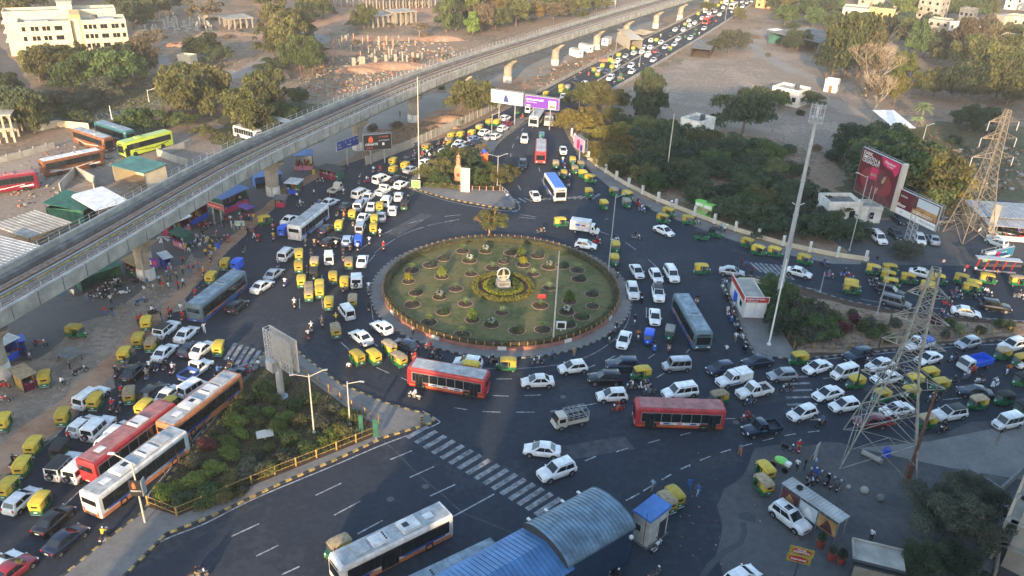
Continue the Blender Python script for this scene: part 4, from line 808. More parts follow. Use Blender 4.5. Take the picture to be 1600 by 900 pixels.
# buses and lorries: kind x y heading label
BUS = [('red_city',701,592,170,'red and white city bus with grey roof and crowded windows'),('maroon_city',1060,647,178,'red city bus with pinkish roof and white advert panel'),
('white_city',483,347,38,'long white city bus with grey ribbed roof seen from behind'),('slate_city',341,462,38,'grey and blue city bus with worn slate roof'),
('white_brt',216,735,37,'white, blue and orange electric bus with units on its roof beside the hedge garden'),('red_low',204,688,37,'red bus with dusty red roof beside white hybrid bus'),('orange_brt',316,636,38,'orange-framed electric bus at the tip of the hedge garden'),
('white_brt',614,852,206,'white electric bus with blue and orange side at the bottom edge'),('teal_city',1080,502,300,'teal and slate city bus with long grey roof beside the round lawn'),
('blue_roof',867,293,304,'white bus with bright blue roof on the road beside the statue island'),('red_city',845,237,268,'red bus with faded pink roof coming down the upper road'),('white_plain',839,183,236,'white bus under the purple billboard'),
('white_plain',1146,9,212,'white bus on the far highway'),('red_low',1106,31,212,'dark red bus on the far highway among white cars'),
('brown_coach',113,255,12,'brown coach with white roof parked on the dirt yard'),('copper_coach',146,220,342,'copper coach with grey roof parked beside the teal coach'),('teal_coach',180,209,342,'teal and maroon coach parked behind the copper coach'),('lime_coach',228,226,195,'lime green coach with dark windows parked near the viaduct'),('maroon_coach',4,288,8,'maroon coach at the left edge of the yard'),
('minibus',387,207,345,'white minibus half hidden beyond the viaduct'),('minibus',435,192,345,'pale minibus beyond the viaduct, right of the other minibus')]
for k, px, py, hd, lab in BUS:
    loc, rz = place(px, py, hd, 1.5); e = spawn('bus' if 'coach' not in k else 'coach', get(('bus', k), lambda: build_bus(k)), loc, rz, lab, 'bus', px, py, 'buses and coaches')
for k, px, py, hd, lab in [('box',914,355,352,'white box lorry with blue and red panels beside the round lawn'),('cage',890,652,192,'cream light truck with open cage body near the red bus'),('blue',1524,564,195,'white cab truck with bright blue open cargo bed'),('dump',858,187,262,'brown dump truck beside the white bus under the purple billboard'),('cream',524,293,32,'small cream flatbed truck on the left verge')]:
    loc, rz = place(px, py, hd, 1.1); spawn('truck', get(('truck', k), lambda: build_truck(k)), loc, rz, lab, 'truck', px, py, 'trucks')
# last partly hidden bus at the bottom edge and its neighbours
loc, rz = place(690, 912, 206, 1.5); spawn('bus', get(('bus', 'slate_city'), lambda: build_bus('slate_city')), loc, rz, 'dark bus roof cut off by the bottom edge, right of the white electric bus', 'bus', 690, 912, 'buses and coaches')
# people on foot: tile, entries  shirt legs x y heading pose
PED = [(0,450,"r b 655 145 270 w;k b 700 145 270 w;g k 430 475 90 s;g b 545 60 90 s;w h 115 370 0 s;r k 860 200 0 s;w w 1275 250 90 r;w h 1130 125 45 w;k b 1005 175 90 s;w k 690 70 0 s;w b 390 25 0 s;r k 885 190 30 s"),
(0,225,"h k 1140 785 90 s;w k 1143 865 0 w;k k 1548 545 90 s;r w 1585 560 0 w;r k 1110 882 20 w;w w 1445 500 90 s;y k 1380 425 90 s;k b 1315 625 90 w;h h 1460 520 90 s;k k 1405 470 90 s;k k 1395 500 90 s;r k 1420 480 90 s;w k 1440 470 90 s;g k 1400 445 0 s;w k 860 745 0 s;k k 850 765 0 s;k k 1480 340 0 s;w k 1500 345 0 s;w b 1145 610 0 s;b k 1190 630 0 s;y k 1160 640 30 s;k k 1240 610 0 s;w k 1295 600 0 s;k k 1265 560 60 s;g k 1290 510 60 s;k r 1330 460 90 s;k b 1370 510 90 s"),
(400,225,"w k 255 325 90 s;w k 362 305 90 s;k k 565 145 90 s;k k 455 190 90 s;r r 490 190 0 s;p p 470 200 0 s;w b 1570 330 90 w;k k 520 155 90 s;k b 290 150 90 s;k k 328 105 90 s"),
(800,225,"m m 1438 735 45 w;b m 1462 755 45 w;m k 1500 790 45 s;w k 1330 535 0 s;l k 1305 520 0 s;k k 675 300 0 s;w g 1340 520 0 s;k k 1575 565 0 s"),
(1200,225,"k b 680 725 0 s;r k 1240 778 0 s;w k 1295 790 0 w;w k 1225 800 0 s;k k 1590 780 45 s;o k 1430 808 0 s;p g 1345 795 0 s"),
(800,450,"w h 1400 305 240 w;w k 1340 385 250 r;b k 250 425 0 w;h h 390 395 270 s;k k 1590 160 270 s;k k 1580 185 270 s"),
(400,450,"w k 580 495 250 w;h k 980 265 0 s;w k 15 480 30 w"),
(800,675,"l g 882 332 210 w;b b 1112 325 100 w;b l 1165 362 200 w;g o 1430 110 100 w"),
(1200,675,"w k 185 205 60 w;l b 300 190 0 s;w k 650 645 0 s;g h 1440 40 60 w;k k 235 200 90 s;g k 255 320 90 s"),
(400,0,"k k 900 712 270 s"),(1200,0,"w k 605 560 90 s;k k 620 600 90 s"),(0,675,"r k 430 30 0 s")]
CN2 = dict(SHIRT, m='maroon', l='light blue', p='pink')
for X0, Y0, txt in PED:
    for it in txt.split(';'):
        a, b, cx, cy, hd, po = it.split(); px, py = X0+float(cx)/4, Y0+float(cy)/4
        loc, rz = place(px, py, float(hd), .85); kind = {'s': 'stand', 'w': 'walk', 'r': 'reach'}[po]
        if kind == 'stand': rz += rnd.uniform(-2, 2)
        o = link('person', person_mesh(kind, CN2[a], CN2[b]), None, loc+Vector((0, 0, .17 if 'x' in po else 0)), rz)
        reg(o, f'person {dict(stand="standing", walk="walking", reach="raising one arm")[kind]} in {CN2[a]} top, {CN2[b]} trousers', 'person', px, py, 'people on foot')
rb = random.Random(21)
for i in range(26):
    x, y = rb.uniform(225, 405), 0; y = 455-(x-225)*.62+rb.uniform(-26, 22); px, py = x, y; a, b = rb.choice('wkrbgymlp'), rb.choice('kbgh'); kind = rb.choice(['stand','stand','walk','reach'])
    o = link('person', person_mesh(kind, CN2[a], CN2[b]), None, at(px, py), rb.uniform(0, 6.28)); reg(o, f'person {dict(stand="standing", walk="walking", reach="raising one arm")[kind]} in {CN2[a]} top, {CN2[b]} trousers', 'person', px, py, 'people on foot')
# cyclist on the dirt verge
e = link('bicycle', None, None, *place(99, 600, 30, .5)); wl = MB()
for x in (-.52, .52):
    t = MB(); ring = [(x+.34*math.cos(a*math.pi/8), 0, .34+.34*math.sin(a*math.pi/8)) for a in range(17)]; t.path(ring, .02, 'tyre', n=4)
    for a in range(0, 16, 2): t.tube((x, 0, .34), ring[a], .006, 'chrome', n=3)
    part('wheel', t, e)
t = MB(); t.path([(-.52,0,.34),(0,0,.3),(.38,0,.85),(-.15,0,.82),(0,0,.3)], .022, 'plastic', n=4).tube((-.52,0,.34),(-.15,0,.8),.02,'plastic').tube((.52,0,.34),(.36,0,.95),.022,'plastic'); part('frame', t, e)
part('seat', MB().cbox((-.18,0,.9),(.26,.14,.06),'seat'), e); part('handlebar', MB().tube((.34,-.26,1.0),(.34,.26,1.0),.015,'plastic'), e)
reg(e, 'black bicycle under a rider in white shirt', 'bicycle', 99, 600)
o = link('person', person_mesh('ride', 'white', 'black'), None, e.location+Vector((0,0,.05)), e.rotation_euler.z); reg(o, 'cyclist in white shirt riding a bicycle', 'person', 99, 598)
# ================= metro viaduct =================
ZT = 10.5
near = smooth_px([at(x, y, ZT) for x, y in [(-100,545),(0,487),(200,373),(400,253),(520,195),(620,149.5),(700,116),(780,88),(850,66),(988,22),(1062,0),(1150,-26),(1300,-68)]], 8)
def offs(path, d):
    out = []
    for i, p in enumerate(path):
        a, b = path[max(i-1, 0)], path[min(i+1, len(path)-1)]; t = (b-a).normalized(); out.append(Vector((p.x-t.y*d, p.y+t.x*d, 0)))
    return out
near0 = [Vector((p.x, p.y, 0)) for p in near]; ctr = offs(near0, 4.55)
for _ in range(3): ctr = [ctr[0]]+[(ctr[i-1]+ctr[i]*2+ctr[i+1])/4 for i in range(1, len(ctr)-1)]+[ctr[-1]]
# even spacing along the line
def resample(P, step):
    out = [P[0]]; acc = 0
    for a, b in zip(P, P[1:]):
        L = (b-a).length; t = step-acc
        while t <= L: out.append(a.lerp(b, t/L)); t += step
        acc = (acc+L) % step if L else acc
    return out
ctr = resample(ctr, 2.0)
def sweep(mb, prof, k, path=None, close=True):
    """profile points (offset towards far side, z) carried along the line"""
    path = path or ctr; rings = []
    for i, p in enumerate(path):
        a, b = path[max(i-1, 0)], path[min(i+1, len(path)-1)]; t = (b-a).normalized(); n_ = Vector((-t.y, t.x, 0))
        rings.append([(p.x+n_.x*o, p.y+n_.y*o, z) for o, z in prof])
    mb.loft(rings, k)
rect = lambda a, b, z0, z1: [(a, z0), (b, z0), (b, z1), (a, z1)]
via = thing('metro_viaduct', 'long concrete metro viaduct on single piers carrying two tracks across the upper left', 'viaduct')
m = MB(); sweep(m, [(-2.0,6.9),(2.0,6.9),(2.7,8.7),(4.5,8.75),(4.5,9.1),(-4.5,9.1),(-4.5,8.75),(-2.7,8.7)], 'concrete'); part('deck', m, via)
m = MB(); sweep(m, [(-4.55,8.6),(-4.2,8.6),(-4.15,10.5),(-4.6,10.5)], 'concrete'); part('near_parapet', m, via)
m = MB(); sweep(m, [(4.15,8.6),(4.6,8.6),(4.65,10.5),(4.1,10.5)], 'concrete'); part('far_parapet', m, via)
m = MB(); sweep(m, rect(-4.15,-3.3,9.1,9.75), 'concrete_warm'); part('walkway', m, via)
m = MB(); sweep(m, rect(3.2,4.1,9.1,9.7), 'concrete_dark'); part('walkway', m, via)
mat('ballast', (.22,.15,.11), .95, var=.35, scale=1.5)
m = MB()
for c in (-1.75, 1.75): sweep(m, rect(c-1.25, c+1.25, 9.1, 9.22), 'ballast')
part('track_bed', m, via)
m = MB()
for c in (-1.75, 1.75):
    for o in (-.75, .75): sweep(m, rect(c+o-.2, c+o+.2, 9.22, 9.34), 'concrete')
part('plinth', m, via)
for c in (-1.75, 1.75):
    for o in (-.75, .75): m = MB(); sweep(m, rect(c+o-.05, c+o+.05, 9.34, 9.5), 'rust' if o*c < 0 or c > 0 else 'steel'); part('rail', m, via)
for o in (-.28, .28): m = MB(); sweep(m, rect(o-.09, o+.09, 9.35, 9.55), 'kerb_y' if o < 0 else 'steel'); part('third_rail', m, via)
m = MB(); sweep(m, rect(-3.28,-3.05,9.1,9.9), 'galv'); part('cable_tray', m, via)
m = MB()
for i in range(2, len(ctr)-1):
    for q in range(2):
        t = (ctr[i]-ctr[i-1]).normalized(); a = math.atan2(t.y, t.x); p = ctr[i-1]+(ctr[i]-ctr[i-1])*(q/2); n_ = Vector((-t.y, t.x, 0)); c = p-n_*3.72
        m.cbox((c.x, c.y, 9.757), (.62, .36, .012), 'black_paint', rz=a)
o = part('cable_duct_openings', m, via); o['kind'] = 'stuff'
m = MB()
for i in range(1, len(ctr)-1, 2):
    t = (ctr[i]-ctr[i-1]).normalized(); a = math.atan2(t.y, t.x); n_ = Vector((-t.y, t.x, 0))
    for o_ in (-4.585, -4.17): c = ctr[i]+n_*o_; m.cbox((c.x, c.y, 9.6), (.05, .09, 1.84), 'joint_dark' if 'joint_dark' in MATS else (mat('joint_dark', (.11,.105,.1), .9) and 'joint_dark'), rz=a)
    c = ctr[i]-n_*4.38; m.cbox((c.x, c.y, 10.5), (.05, .4, .012), 'joint_dark', rz=a); c = ctr[i]+n_*4.38; m.cbox((c.x, c.y, 10.5), (.05, .5, .012), 'joint_dark', rz=a)
o = part('panel_joints', m, via); o['kind'] = 'stuff'
def railing(side, parent, h, z, k, every=1):
    m = MB(); posts = []
    P = offs(ctr, side)
    for i in range(0, len(P), every): m.tube((P[i].x, P[i].y, z), (P[i].x, P[i].y, z+h), .04, k, n=4)
    for zz in (h*.5, h):
        for a, b in zip(P, P[1:]): m.tube((a.x, a.y, z+zz), (b.x, b.y, z+zz), .025, k, n=4)
    part('railing', m, parent)
railing(4.4, via, 1.0, 10.5, 'galv'); railing(-3.2, via, 1.0, 9.75, 'galv', 1)
m = MB(); sweep(m, rect(-2.95,-2.85,9.1,9.62), 'white_paint'); part('conduit', m, via)
for px, py in [(10,590),(240,433),(422,304),(545,232),(648,192),(737,158),(813,131),(879,104),(935,78),(980,60),(1014,42),(1045,28),(1077,14),(1107,3)]:
    g = at(px, py); i = min(range(len(ctr)), key=lambda i: (ctr[i]-g).length); p = ctr[i]; t = (ctr[min(i+1, len(ctr)-1)]-ctr[i-1]).normalized(); a = math.atan2(t.y, t.x)
    T = Matrix.Translation(p) @ Matrix.Rotation(a, 4, 'Z')
    oc = lambda rx, ry, z: [tuple(T @ Vector((rx*math.cos(q*math.pi/6), ry*math.sin(q*math.pi/6), z))) for q in range(12)]
    m = MB(); m.loft([oc(1.15,1.3,1.9), oc(1.15,1.3,4.6)], 'concrete_warm'); m.loft([oc(1.15,1.3,4.6), oc(1.2,1.7,5.5), oc(1.3,3.0,6.6), oc(1.3,3.0,6.95)], 'concrete_warm')
    pr = part('pier', m, via, smooth=True); m = MB(); m.loft([oc(1.25,1.4,0), oc(1.22,1.36,1.9)], 'whitewash'); part('painted_base', m, pr, smooth=True)
    part('drain_pipe', MB().path([tuple(T @ Vector(v)) for v in ((-1.25,-.6,0),(-1.25,-.6,5.2),(-1.3,-1.6,6.4))], .1, 'galv'), pr)
    if px == 240:
        s = thing('pier_poster', 'purple square poster fixed round the nearest viaduct pier', 'poster', tuple(T @ Vector((-.1,-1.5,2.9))), math.atan2(-p.x*-1, 1)*0+.1); mb = MB().box(-.9,.9,-.05,.05,-.7,.7,'purple').box(-.6,-.1,-.062,-.05,-.3,.45,'tarp_white').box(.1,.6,-.062,-.05,-.4,.2,'red_paint'); part('sheet', mb, s)

# ================= helpers for built things =================
def bx3(pA, pB, pC, z=0):
    A, B, C_ = at(*pA, z), at(*pB, z), at(*pC, z); d = B-A; rz = math.atan2(d.y, d.x); n_ = Vector((-math.sin(rz), math.cos(rz), 0)); return Vector((A.x, A.y, 0)), rz, d.length, (C_-B).dot(n_)
def text(body, parent, x, z, size, k, y=-.2, align='LEFT', name='lettering', bold=.0, shear=0):
    cu = bpy.data.curves.new(name, 'FONT'); cu.body = body; cu.size = size; cu.align_x = align; cu.extrude = .01; cu.offset = bold; cu.shear = shear; cu.resolution_u = 2
    o = bpy.data.objects.new(name, cu); COL.objects.link(o); dg = bpy.context.evaluated_depsgraph_get(); me = bpy.data.meshes.new_from_object(o.evaluated_get(dg)); bpy.data.objects.remove(o)
    me.materials.clear(); me.materials.append(MATS[k]); q = link(name, me, parent, (x, y, z)); q.rotation_euler = (math.pi/2, 0, 0); return q
def board(name, label, cat, pBL, pBR, zb, ztop_px, face, frame='galv', posts=2, ground_z=0, back=True, lattice_post=False, thick=.3):
    """hoarding: bottom corners seen at pBL, pBR at height zb; top follows the top-left pixel row"""
    A, B = at(*pBL, zb), at(*pBR, zb); d = B-A; L = Vector((d.x, d.y, 0)).length; rz = math.atan2(d.y, d.x); H = hgt(A, ztop_px)-zb
    t = thing(name, label, cat, (A.x, A.y, 0), rz)
    part('panel', MB().box(0, L, -thick/2, thick/2, zb, zb+H, frame), t)
    part('poster', MB().box(.08, L-.08, -thick/2-.02, -thick/2-.004, zb+.08, zb+H-.08, face), t)
    if back:
        m = MB(); n_ = max(2, int(L/2.5))
        for i in range(n_+1):
            x = .1+(L-.2)*i/n_; m.tube((x, thick/2+.05, zb), (x, thick/2+.05, zb+H+.25), .05, 'steel', n=4); m.tube((x, thick/2+.7, zb), (x, thick/2+.7, zb+H), .05, 'steel', n=4); m.tube((x, thick/2+.7, zb), (x, thick/2+.05, zb+H*.5), .04, 'steel', n=4); m.tube((x, thick/2+.7, zb+H), (x, thick/2+.05, zb+H*.5), .04, 'steel', n=4)
        m.tube((0, thick/2+.7, zb), (L, thick/2+.7, zb), .05, 'steel', n=4); m.tube((0, thick/2+.7, zb+H), (L, thick/2+.7, zb+H), .05, 'steel', n=4); part('frame', m, t)
    for i in range(posts):
        x = L*(i+.5)/posts if posts > 1 else L/2; m = MB()
        if lattice_post:
            for a, b in ((-.6,-.3),(.6,-.3),(.6,.9),(-.6,.9)): m.tube((x+a, b, 0), (x+a*.8, b, zb+H*.3), .07, 'galv', n=4)
            for q in range(int((zb+1)/1.0)):
                z = q*1.0
                for (a0, b0), (a1, b1) in (((-.6,-.3),(.6,-.3)), ((.6,-.3),(.6,.9)), ((.6,.9),(-.6,.9)), ((-.6,.9),(-.6,-.3))): m.tube((x+a0, b0, z), (x+a1, b1, z+1), .035, 'galv', n=4); m.tube((x+a1, b1, z), (x+a0, b0, z+1), .035, 'galv', n=4)
            part('lattice_post', m, t)
        else: m.tube((x, thick, 0), (x, thick, zb+.2), .16, 'steel', n=8); part('post', m, t)
    return t, L, H, zb, -thick/2-.03
def rectp(parent, name, x0, x1, z0, z1, k, y): return part(name, MB().box(x0, x1, y-.012, y, z0, z1, k), parent)
def polyp(parent, name, pts, k, y):
    m = MB(); m.face([(x, y, z) for x, z in pts], k); m.face([(x, y+.01, z) for x, z in pts[::-1]], k); return part(name, m, parent)

# ---- hoardings ----
mat('ad_maroon', (.1,.008,.015), .5); mat('ad_red', (.22,.03,.035), .5); mat('ad_pink', (.55,.02,.10), .5); mat('ad_choc', (.05,.012,.012), .5, var=.6, scale=3, col2=(.16,.05,.05)); mat('ad_sand', (.4,.22,.08), .5, var=.4, scale=.5); mat('ad_sky', (.5,.55,.58), .5); mat('ad_navy', (.02,.04,.2), .5); mat('ad_teal', (.03,.16,.28), .5); mat('ad_green', (.2,.6,.12), .5); mat('ad_rose', (.55,.3,.42), .5); mat('ad_violet', (.13,.025,.33), .5); mat('ad_orange', (.8,.13,.04), .5)
t, L, H, zb, y = board('billboard', 'tall ice cream billboard in deep red and black on a lattice post', 'billboard', (1334,297), (1392,328), 4.6, 229, 'ad_maroon', posts=1, lattice_post=True)
glow = MB(); glow.prism([(L*.5+L*.40*math.cos(a*math.pi/12), H*.40+H*.30*math.sin(a*math.pi/12)) for a in range(24)], 0, .01, 'ad_red'); o = part('red_glow', glow, t, loc=(0, y-.002, zb)); o.rotation_euler = (math.pi/2, 0, 0)
polyp(t, 'pink_drip', [(L*.5,zb+H*.985),(L*.97,zb+H*.985),(L*.97,zb+H*.78),(L*.9,zb+H*.68),(L*.84,zb+H*.77),(L*.7,zb+H*.79),(L*.58,zb+H*.83)], 'ad_pink', y-.018)
rectp(t, 'wrapper', L*.33, L*.5, zb+H*.42, zb+H*.68, 'ad_pink', y-.02); rectp(t, 'wrapper_label', L*.34, L*.49, zb+H*.5, zb+H*.55, 'auto_tan', y-.03)
for cx, cz, rx, rz_, k in ((.63,.5,.10,.2,'ad_choc'), (.4,.33,.09,.13,'ad_choc'), (.68,.52,.03,.09,'auto_tan')):
    o = part('ice_cream_bar', MB().prism([(L*cx+L*rx*math.cos(a*math.pi/8)+.2*math.sin(a*math.pi/8), H*cz+H*rz_*math.sin(a*math.pi/8)) for a in range(16)], 0, .012, k), t, loc=(0, y-.02-(.015 if k == 'auto_tan' else 0), zb)); o.rotation_euler = (math.pi/2, 0, 0)
polyp(t, 'stick', [(L*.53,zb+H*.18),(L*.57,zb+H*.18),(L*.61,zb+H*.33),(L*.57,zb+H*.33)], 'auto_tan', y-.02)
polyp(t, 'chocolate_pile', [(0.1,zb+.1),(L-.1,zb+.1),(L-.1,zb+H*.12),(L*.8,zb+H*.2),(L*.6,zb+H*.15),(L*.4,zb+H*.2),(L*.2,zb+H*.14),(.1,zb+H*.2)], 'ad_choc', y-.016)
for i, s in enumerate(('DARK,', 'SMOOTH &', 'CRUNCHY!')): text(s, t, L*.05, zb+H*(.88-i*.085), H*.105, 'white_paint', y-.03, bold=.008)
text('Havmor', t, L*.6, zb+H*.87, H*.1, 'white_paint', y-.035, bold=.004, shear=.2); text('ICE CREAM', t, L*.68, zb+H*.825, H*.035, 'white_paint', y-.035)
part('side_edge', MB().box(L-.02, L+.5, -.15, .9, zb-.1, zb+H+.1, 'bus_cream'), t)
t, L, H, zb, y = board('billboard', 'wide brown property billboard with white base strip right of the tall red one', 'billboard', (1395,330), (1461,362), 4.2, 293, 'ad_maroon', posts=1, lattice_post=True)
rectp(t, 'picture', L*.42, L*.97, zb+H*.3, zb+H*.95, 'ad_sand', y-.004); rectp(t, 'picture_sky', L*.42, L*.97, zb+H*.62, zb+H*.95, 'ad_sky', y-.016); rectp(t, 'picture_building', L*.36, L*.5, zb+H*.5, zb+H*.95, 'ad_choc', y-.022); rectp(t, 'white_strip', .1, L-.1, zb+.1, zb+H*.27, 'white_paint', y-.02)
text('AURELIA', t, L*.1, zb+H*.74, H*.09, 'white_paint', y-.03); text('elinor', t, L*.05, zb+H*.34, H*.2, 'white_paint', y-.03, bold=.02); text('51', t, L*.18, zb+H*.1, H*.14, 'ad_navy', y-.035); text('SCIENCE CITY', t, L*.45, zb+H*.33, H*.15, 'white_paint', y-.035, bold=.008); text('3 BHK LUXURIOUS', t, L*.62, zb+H*.12, H*.09, 'ad_navy', y-.035)
t, L, H, zb, y = board('billboard', 'long white billboard with small building picture above the upper road', 'billboard', (767,159), (817,166), 5.2, 139, 'white_paint', posts=2)
polyp(t, 'tower_picture', [(L*.4,zb+H*.15),(L*.58,zb+H*.15),(L*.52,zb+H*.6),(L*.46,zb+H*.75),(L*.42,zb+H*.5)], 'ad_navy', y-.01); text('MAGNIFICENT', t, L*.05, zb+H*.5, H*.13, 'steel', y-.02); text('& IN PLAIN SIGHT', t, L*.05, zb+H*.3, H*.13, 'steel', y-.02); rectp(t, 'small_drawing', L*.66, L*.7, zb+H*.3, zb+H*.5, 'galv', y-.01); rectp(t, 'small_drawing', L*.82, L*.84, zb+H*.3, zb+H*.45, 'galv', y-.01)
t, L, H, zb, y = board('billboard', 'purple music app billboard above the upper road', 'billboard', (820,166), (873,173), 5.2, 148, 'ad_violet', posts=2)
text('lyrics yaad nahi?', t, L*.05, zb+H*.62, H*.24, 'white_paint', y-.02, bold=.02); text('badam aur kajoo', t, L*.05, zb+H*.42, H*.14, 'white_paint', y-.02); text('wynk', t, L*.05, zb+H*.12, H*.17, 'white_paint', y-.02, bold=.02); rectp(t, 'picture_card', L*.7, L*.92, zb+H*.05, zb+H*.75, 'white_paint', y-.008); rectp(t, 'picture_card', L*.73, L*.9, zb+H*.15, zb+H*.35, 'ad_orange', y-.02)
t, L, H, zb, y = board('billboard', 'pink and white portrait billboard by the wall under the golden trees', 'billboard', (897,229), (912,239), 2.4, 210, 'ad_rose', posts=1)
rectp(t, 'portrait', L*.35, L*.6, zb+H*.1, zb+H*.8, 'ad_pink', y-.01); rectp(t, 'portrait', L*.68, L*.9, zb+H*.05, zb+H*.55, 'ad_navy', y-.01)
t, L, H, zb, y = board('billboard', 'black jewellery billboard with orange mark over the pale panel wall', 'billboard', (568,236), (612,232), 3.2, 211, 'black_paint', posts=2)
polyp(t, 'logo', [(L*.18,zb+H*.5),(L*.34,zb+H*.5),(L*.34,zb+H*.75),(L*.29,zb+H*.88),(L*.23,zb+H*.88),(L*.18,zb+H*.75)], 'ad_orange', y-.01); text('ORNATE', t, L*.06, zb+H*.32, H*.2, 'white_paint', y-.02, bold=.02); text('jewels', t, L*.1, zb+H*.12, H*.16, 'ad_orange', y-.02, shear=.3); text('5.6.7.8 JUN', t, L*.55, zb+H*.78, H*.12, 'ad_orange', y-.02); text('& SATURDAY', t, L*.55, zb+H*.55, H*.11, 'white_paint', y-.02); rectp(t, 'code_square', L*.66, L*.74, zb+H*.28, zb+H*.45, 'white_paint', y-.01)
t, L, H, zb, y = board('direction_sign', 'large blue overhead direction sign beside the viaduct', 'road sign', (526,237), (560,225), 4.0, 222, 'ad_navy', posts=1, back=False)
for q in (.4, .6, .78, .93): polyp(t, 'arrow', [(L*q-.12,zb+H*.62),(L*q+.12,zb+H*.62),(L*q,zb+H*.8)], 'white_paint', y-.01)
text('CTM', t, L*.05, zb+H*.55, H*.16, 'white_paint', y-.02); text('Sarkhej', t, L*.05, zb+H*.3, H*.16, 'white_paint', y-.02); text('Gandhinagar', t, L*.45, zb+H*.3, H*.13, 'white_paint', y-.02)
t, L, H, zb, y = board('billboard', 'low blue and white insurance hoarding behind the red bus shelter', 'billboard', (1536,409), (1580,399), .9, 394, 'ad_teal', posts=2)
rectp(t, 'white_panel', .1, L*.33, zb+H*.55, zb+H*.93, 'white_paint', y-.01); rectp(t, 'green_panel', .1, L*.25, zb+.1, zb+H*.35, 'ad_green', y-.01); rectp(t, 'portrait', L*.38, L*.5, zb+H*.25, zb+H*.8, 'ad_pink', y-.01); text('SOLUTIONS', t, L*.55, zb+H*.6, H*.14, 'white_paint', y-.02); rectp(t, 'white_strip', L*.3, L*.9, zb+.1, zb+H*.2, 'white_paint', y-.01)
t, L, H, zb, y = board('billboard', 'narrow hoarding seen edge on beside the right pylon', 'billboard', (1543,358), (1552,362), 1.5, 318, 'bus_cream', posts=1, lattice_post=True)
t, L, H, zb, y = board('notice_board', 'small green and white notice board at the left tip of the statue island', 'sign', (643,293), (657,294), .4, 281, 'ad_green', posts=2, back=False, thick=.12)
t, L, H, zb, y = board('notice_board', 'tricolour notice board on the pavement before the bazaar', 'sign', (367,353), (383,353), .6, 345, 'white_paint', posts=2, back=False, thick=.1); rectp(t, 'green_band', .1, L-.1, zb+H*.35, zb+H*.55, 'ad_green', y-.01); rectp(t, 'blue_band', .1, L-.1, zb+H*.7, zb+H*.85, 'paint_light blue', y-.01)
t, L, H, zb, y = board('banner', 'bright red shop banner above the bazaar stalls', 'banner', (325,322), (350,330), 3.2, 313, 'red_paint', posts=2, back=False, thick=.1); text('RAJWADI KURTA', t, L*.08, zb+H*.3, H*.4, 'white_paint', y-.01)
# bare back of the big advertising frame on its single column
g = at(440, 622); t = thing('billboard', 'bare lattice back of a big hoarding on one thick grey column', 'billboard', (g.x, g.y, 0)); zc = hgt(g, 560)
part('column', MB().tube((0,0,0),(0,0,zc+2.0),.42,'galv',n=16).tube((0,0,0),(0,0,.3),.8,'galv',n=12), t)
A, B = at(409,503,zc+5.2)-g, at(457,583,zc+.6)-g; A.z = B.z = 0; dr = (B-A).normalized()
def hp(s, z): return Vector((A.x+dr.x*s, A.y+dr.y*s, z))
Lb = (B-A).length; z0, z1 = zc+.3, zc+4.4; nn = Vector((-dr.y, dr.x, 0)); m = MB(); N_ = 9
for lay in (0, .9):
    for i in range(N_+1):
        p = hp(Lb*i/N_, z0)+nn*lay; m.tube(p, p+Vector((0,0,z1-z0)), .05, 'galv', n=4)
    for j in range(5):
        z = lerp(z0, z1, j/4); m.tube(hp(0, z)+nn*lay, hp(Lb, z)+nn*lay, .05, 'galv', n=4)
    for i in range(N_):
        for j in range(4):
            a, b = hp(Lb*i/N_, lerp(z0,z1,j/4))+nn*lay, hp(Lb*(i+1)/N_, lerp(z0,z1,(j+1)/4))+nn*lay; m.tube(a, b, .03, 'galv', n=4); m.tube(Vector((b.x,b.y,a.z)), Vector((a.x,a.y,b.z)), .03, 'galv', n=4)
for i in range(N_+1):
    for j in range(5): p = hp(Lb*i/N_, lerp(z0, z1, j/4)); m.tube(p, p+nn*.9, .03, 'galv', n=4)
part('lattice', m, t); mb = MB(); a, b = hp(.05, z0)+nn*.97, hp(Lb-.05, z0)+nn*.97
mb.face([a, b, b+Vector((0,0,z1-z0)), a+Vector((0,0,z1-z0))], 'tin'); mb.face([a+nn*.05+Vector((0,0,z1-z0)), b+nn*.05+Vector((0,0,z1-z0)), b+nn*.05, a+nn*.05], 'tin'); part('panel', mb, t)
part('equipment_box', MB().cbox(tuple(hp(Lb*.35, zc+.4)-nn*.5), (1.3,.7,1.3), 'galv', rz=math.atan2(dr.y, dr.x)), t)

# ---- posts, lamps, masts ----
def lamp(px, py, ytop, label, arms=1, az=0., k='galv', r=.1, head=True, cat='street lamp'):
    g = at(px, py); H = hgt(g, ytop); t = thing('street_lamp', label, cat, (g.x, g.y, 0), az)
    part('pole', MB().tube((0,0,0),(0,0,H),r,k,r1=r*.6,n=8).tube((0,0,0),(0,0,.35),r*2.2,k,n=8), t, smooth=True)
    for i in range(arms):
        s = 1 if i == 0 else -1
        m = MB().tube((0,0,H-.3),(s*1.5,0,H+.25),.045,k,n=5); part('arm', m, t)
        if head: part('lamp_head', MB().cbox((s*1.75,0,H+.28),(.55,.2,.1),'galv'), t)
    return t, H
lamp(950,427,306,'tall street lamp at the right rim of the round lawn',1,R(20)); lamp(864,537,392,'bare white pole inside the front of the round lawn',0,0,'bus_cream',.13)
lamp(491,678,585,'pale garden lamp pole in the middle of the hedge garden',2,R(200),'bus_cream'); lamp(547,665,596,'short camera pole at the right end of the hedge garden',1,R(-10),'bus_cream'); lamp(655,280,120,'tall lamp pole left of the statue trees',0,0,'bus_cream',.13)
lamp(777,291,243,'slim lamp with two arms at the right of the statue island',2,R(15)); lamp(768,219,178,'thin lamp pole on the dividing strip above the statue island',1,R(20)); lamp(1042,268,178,'tall pole among the dark trees',0,0,'bus_cream',.14)
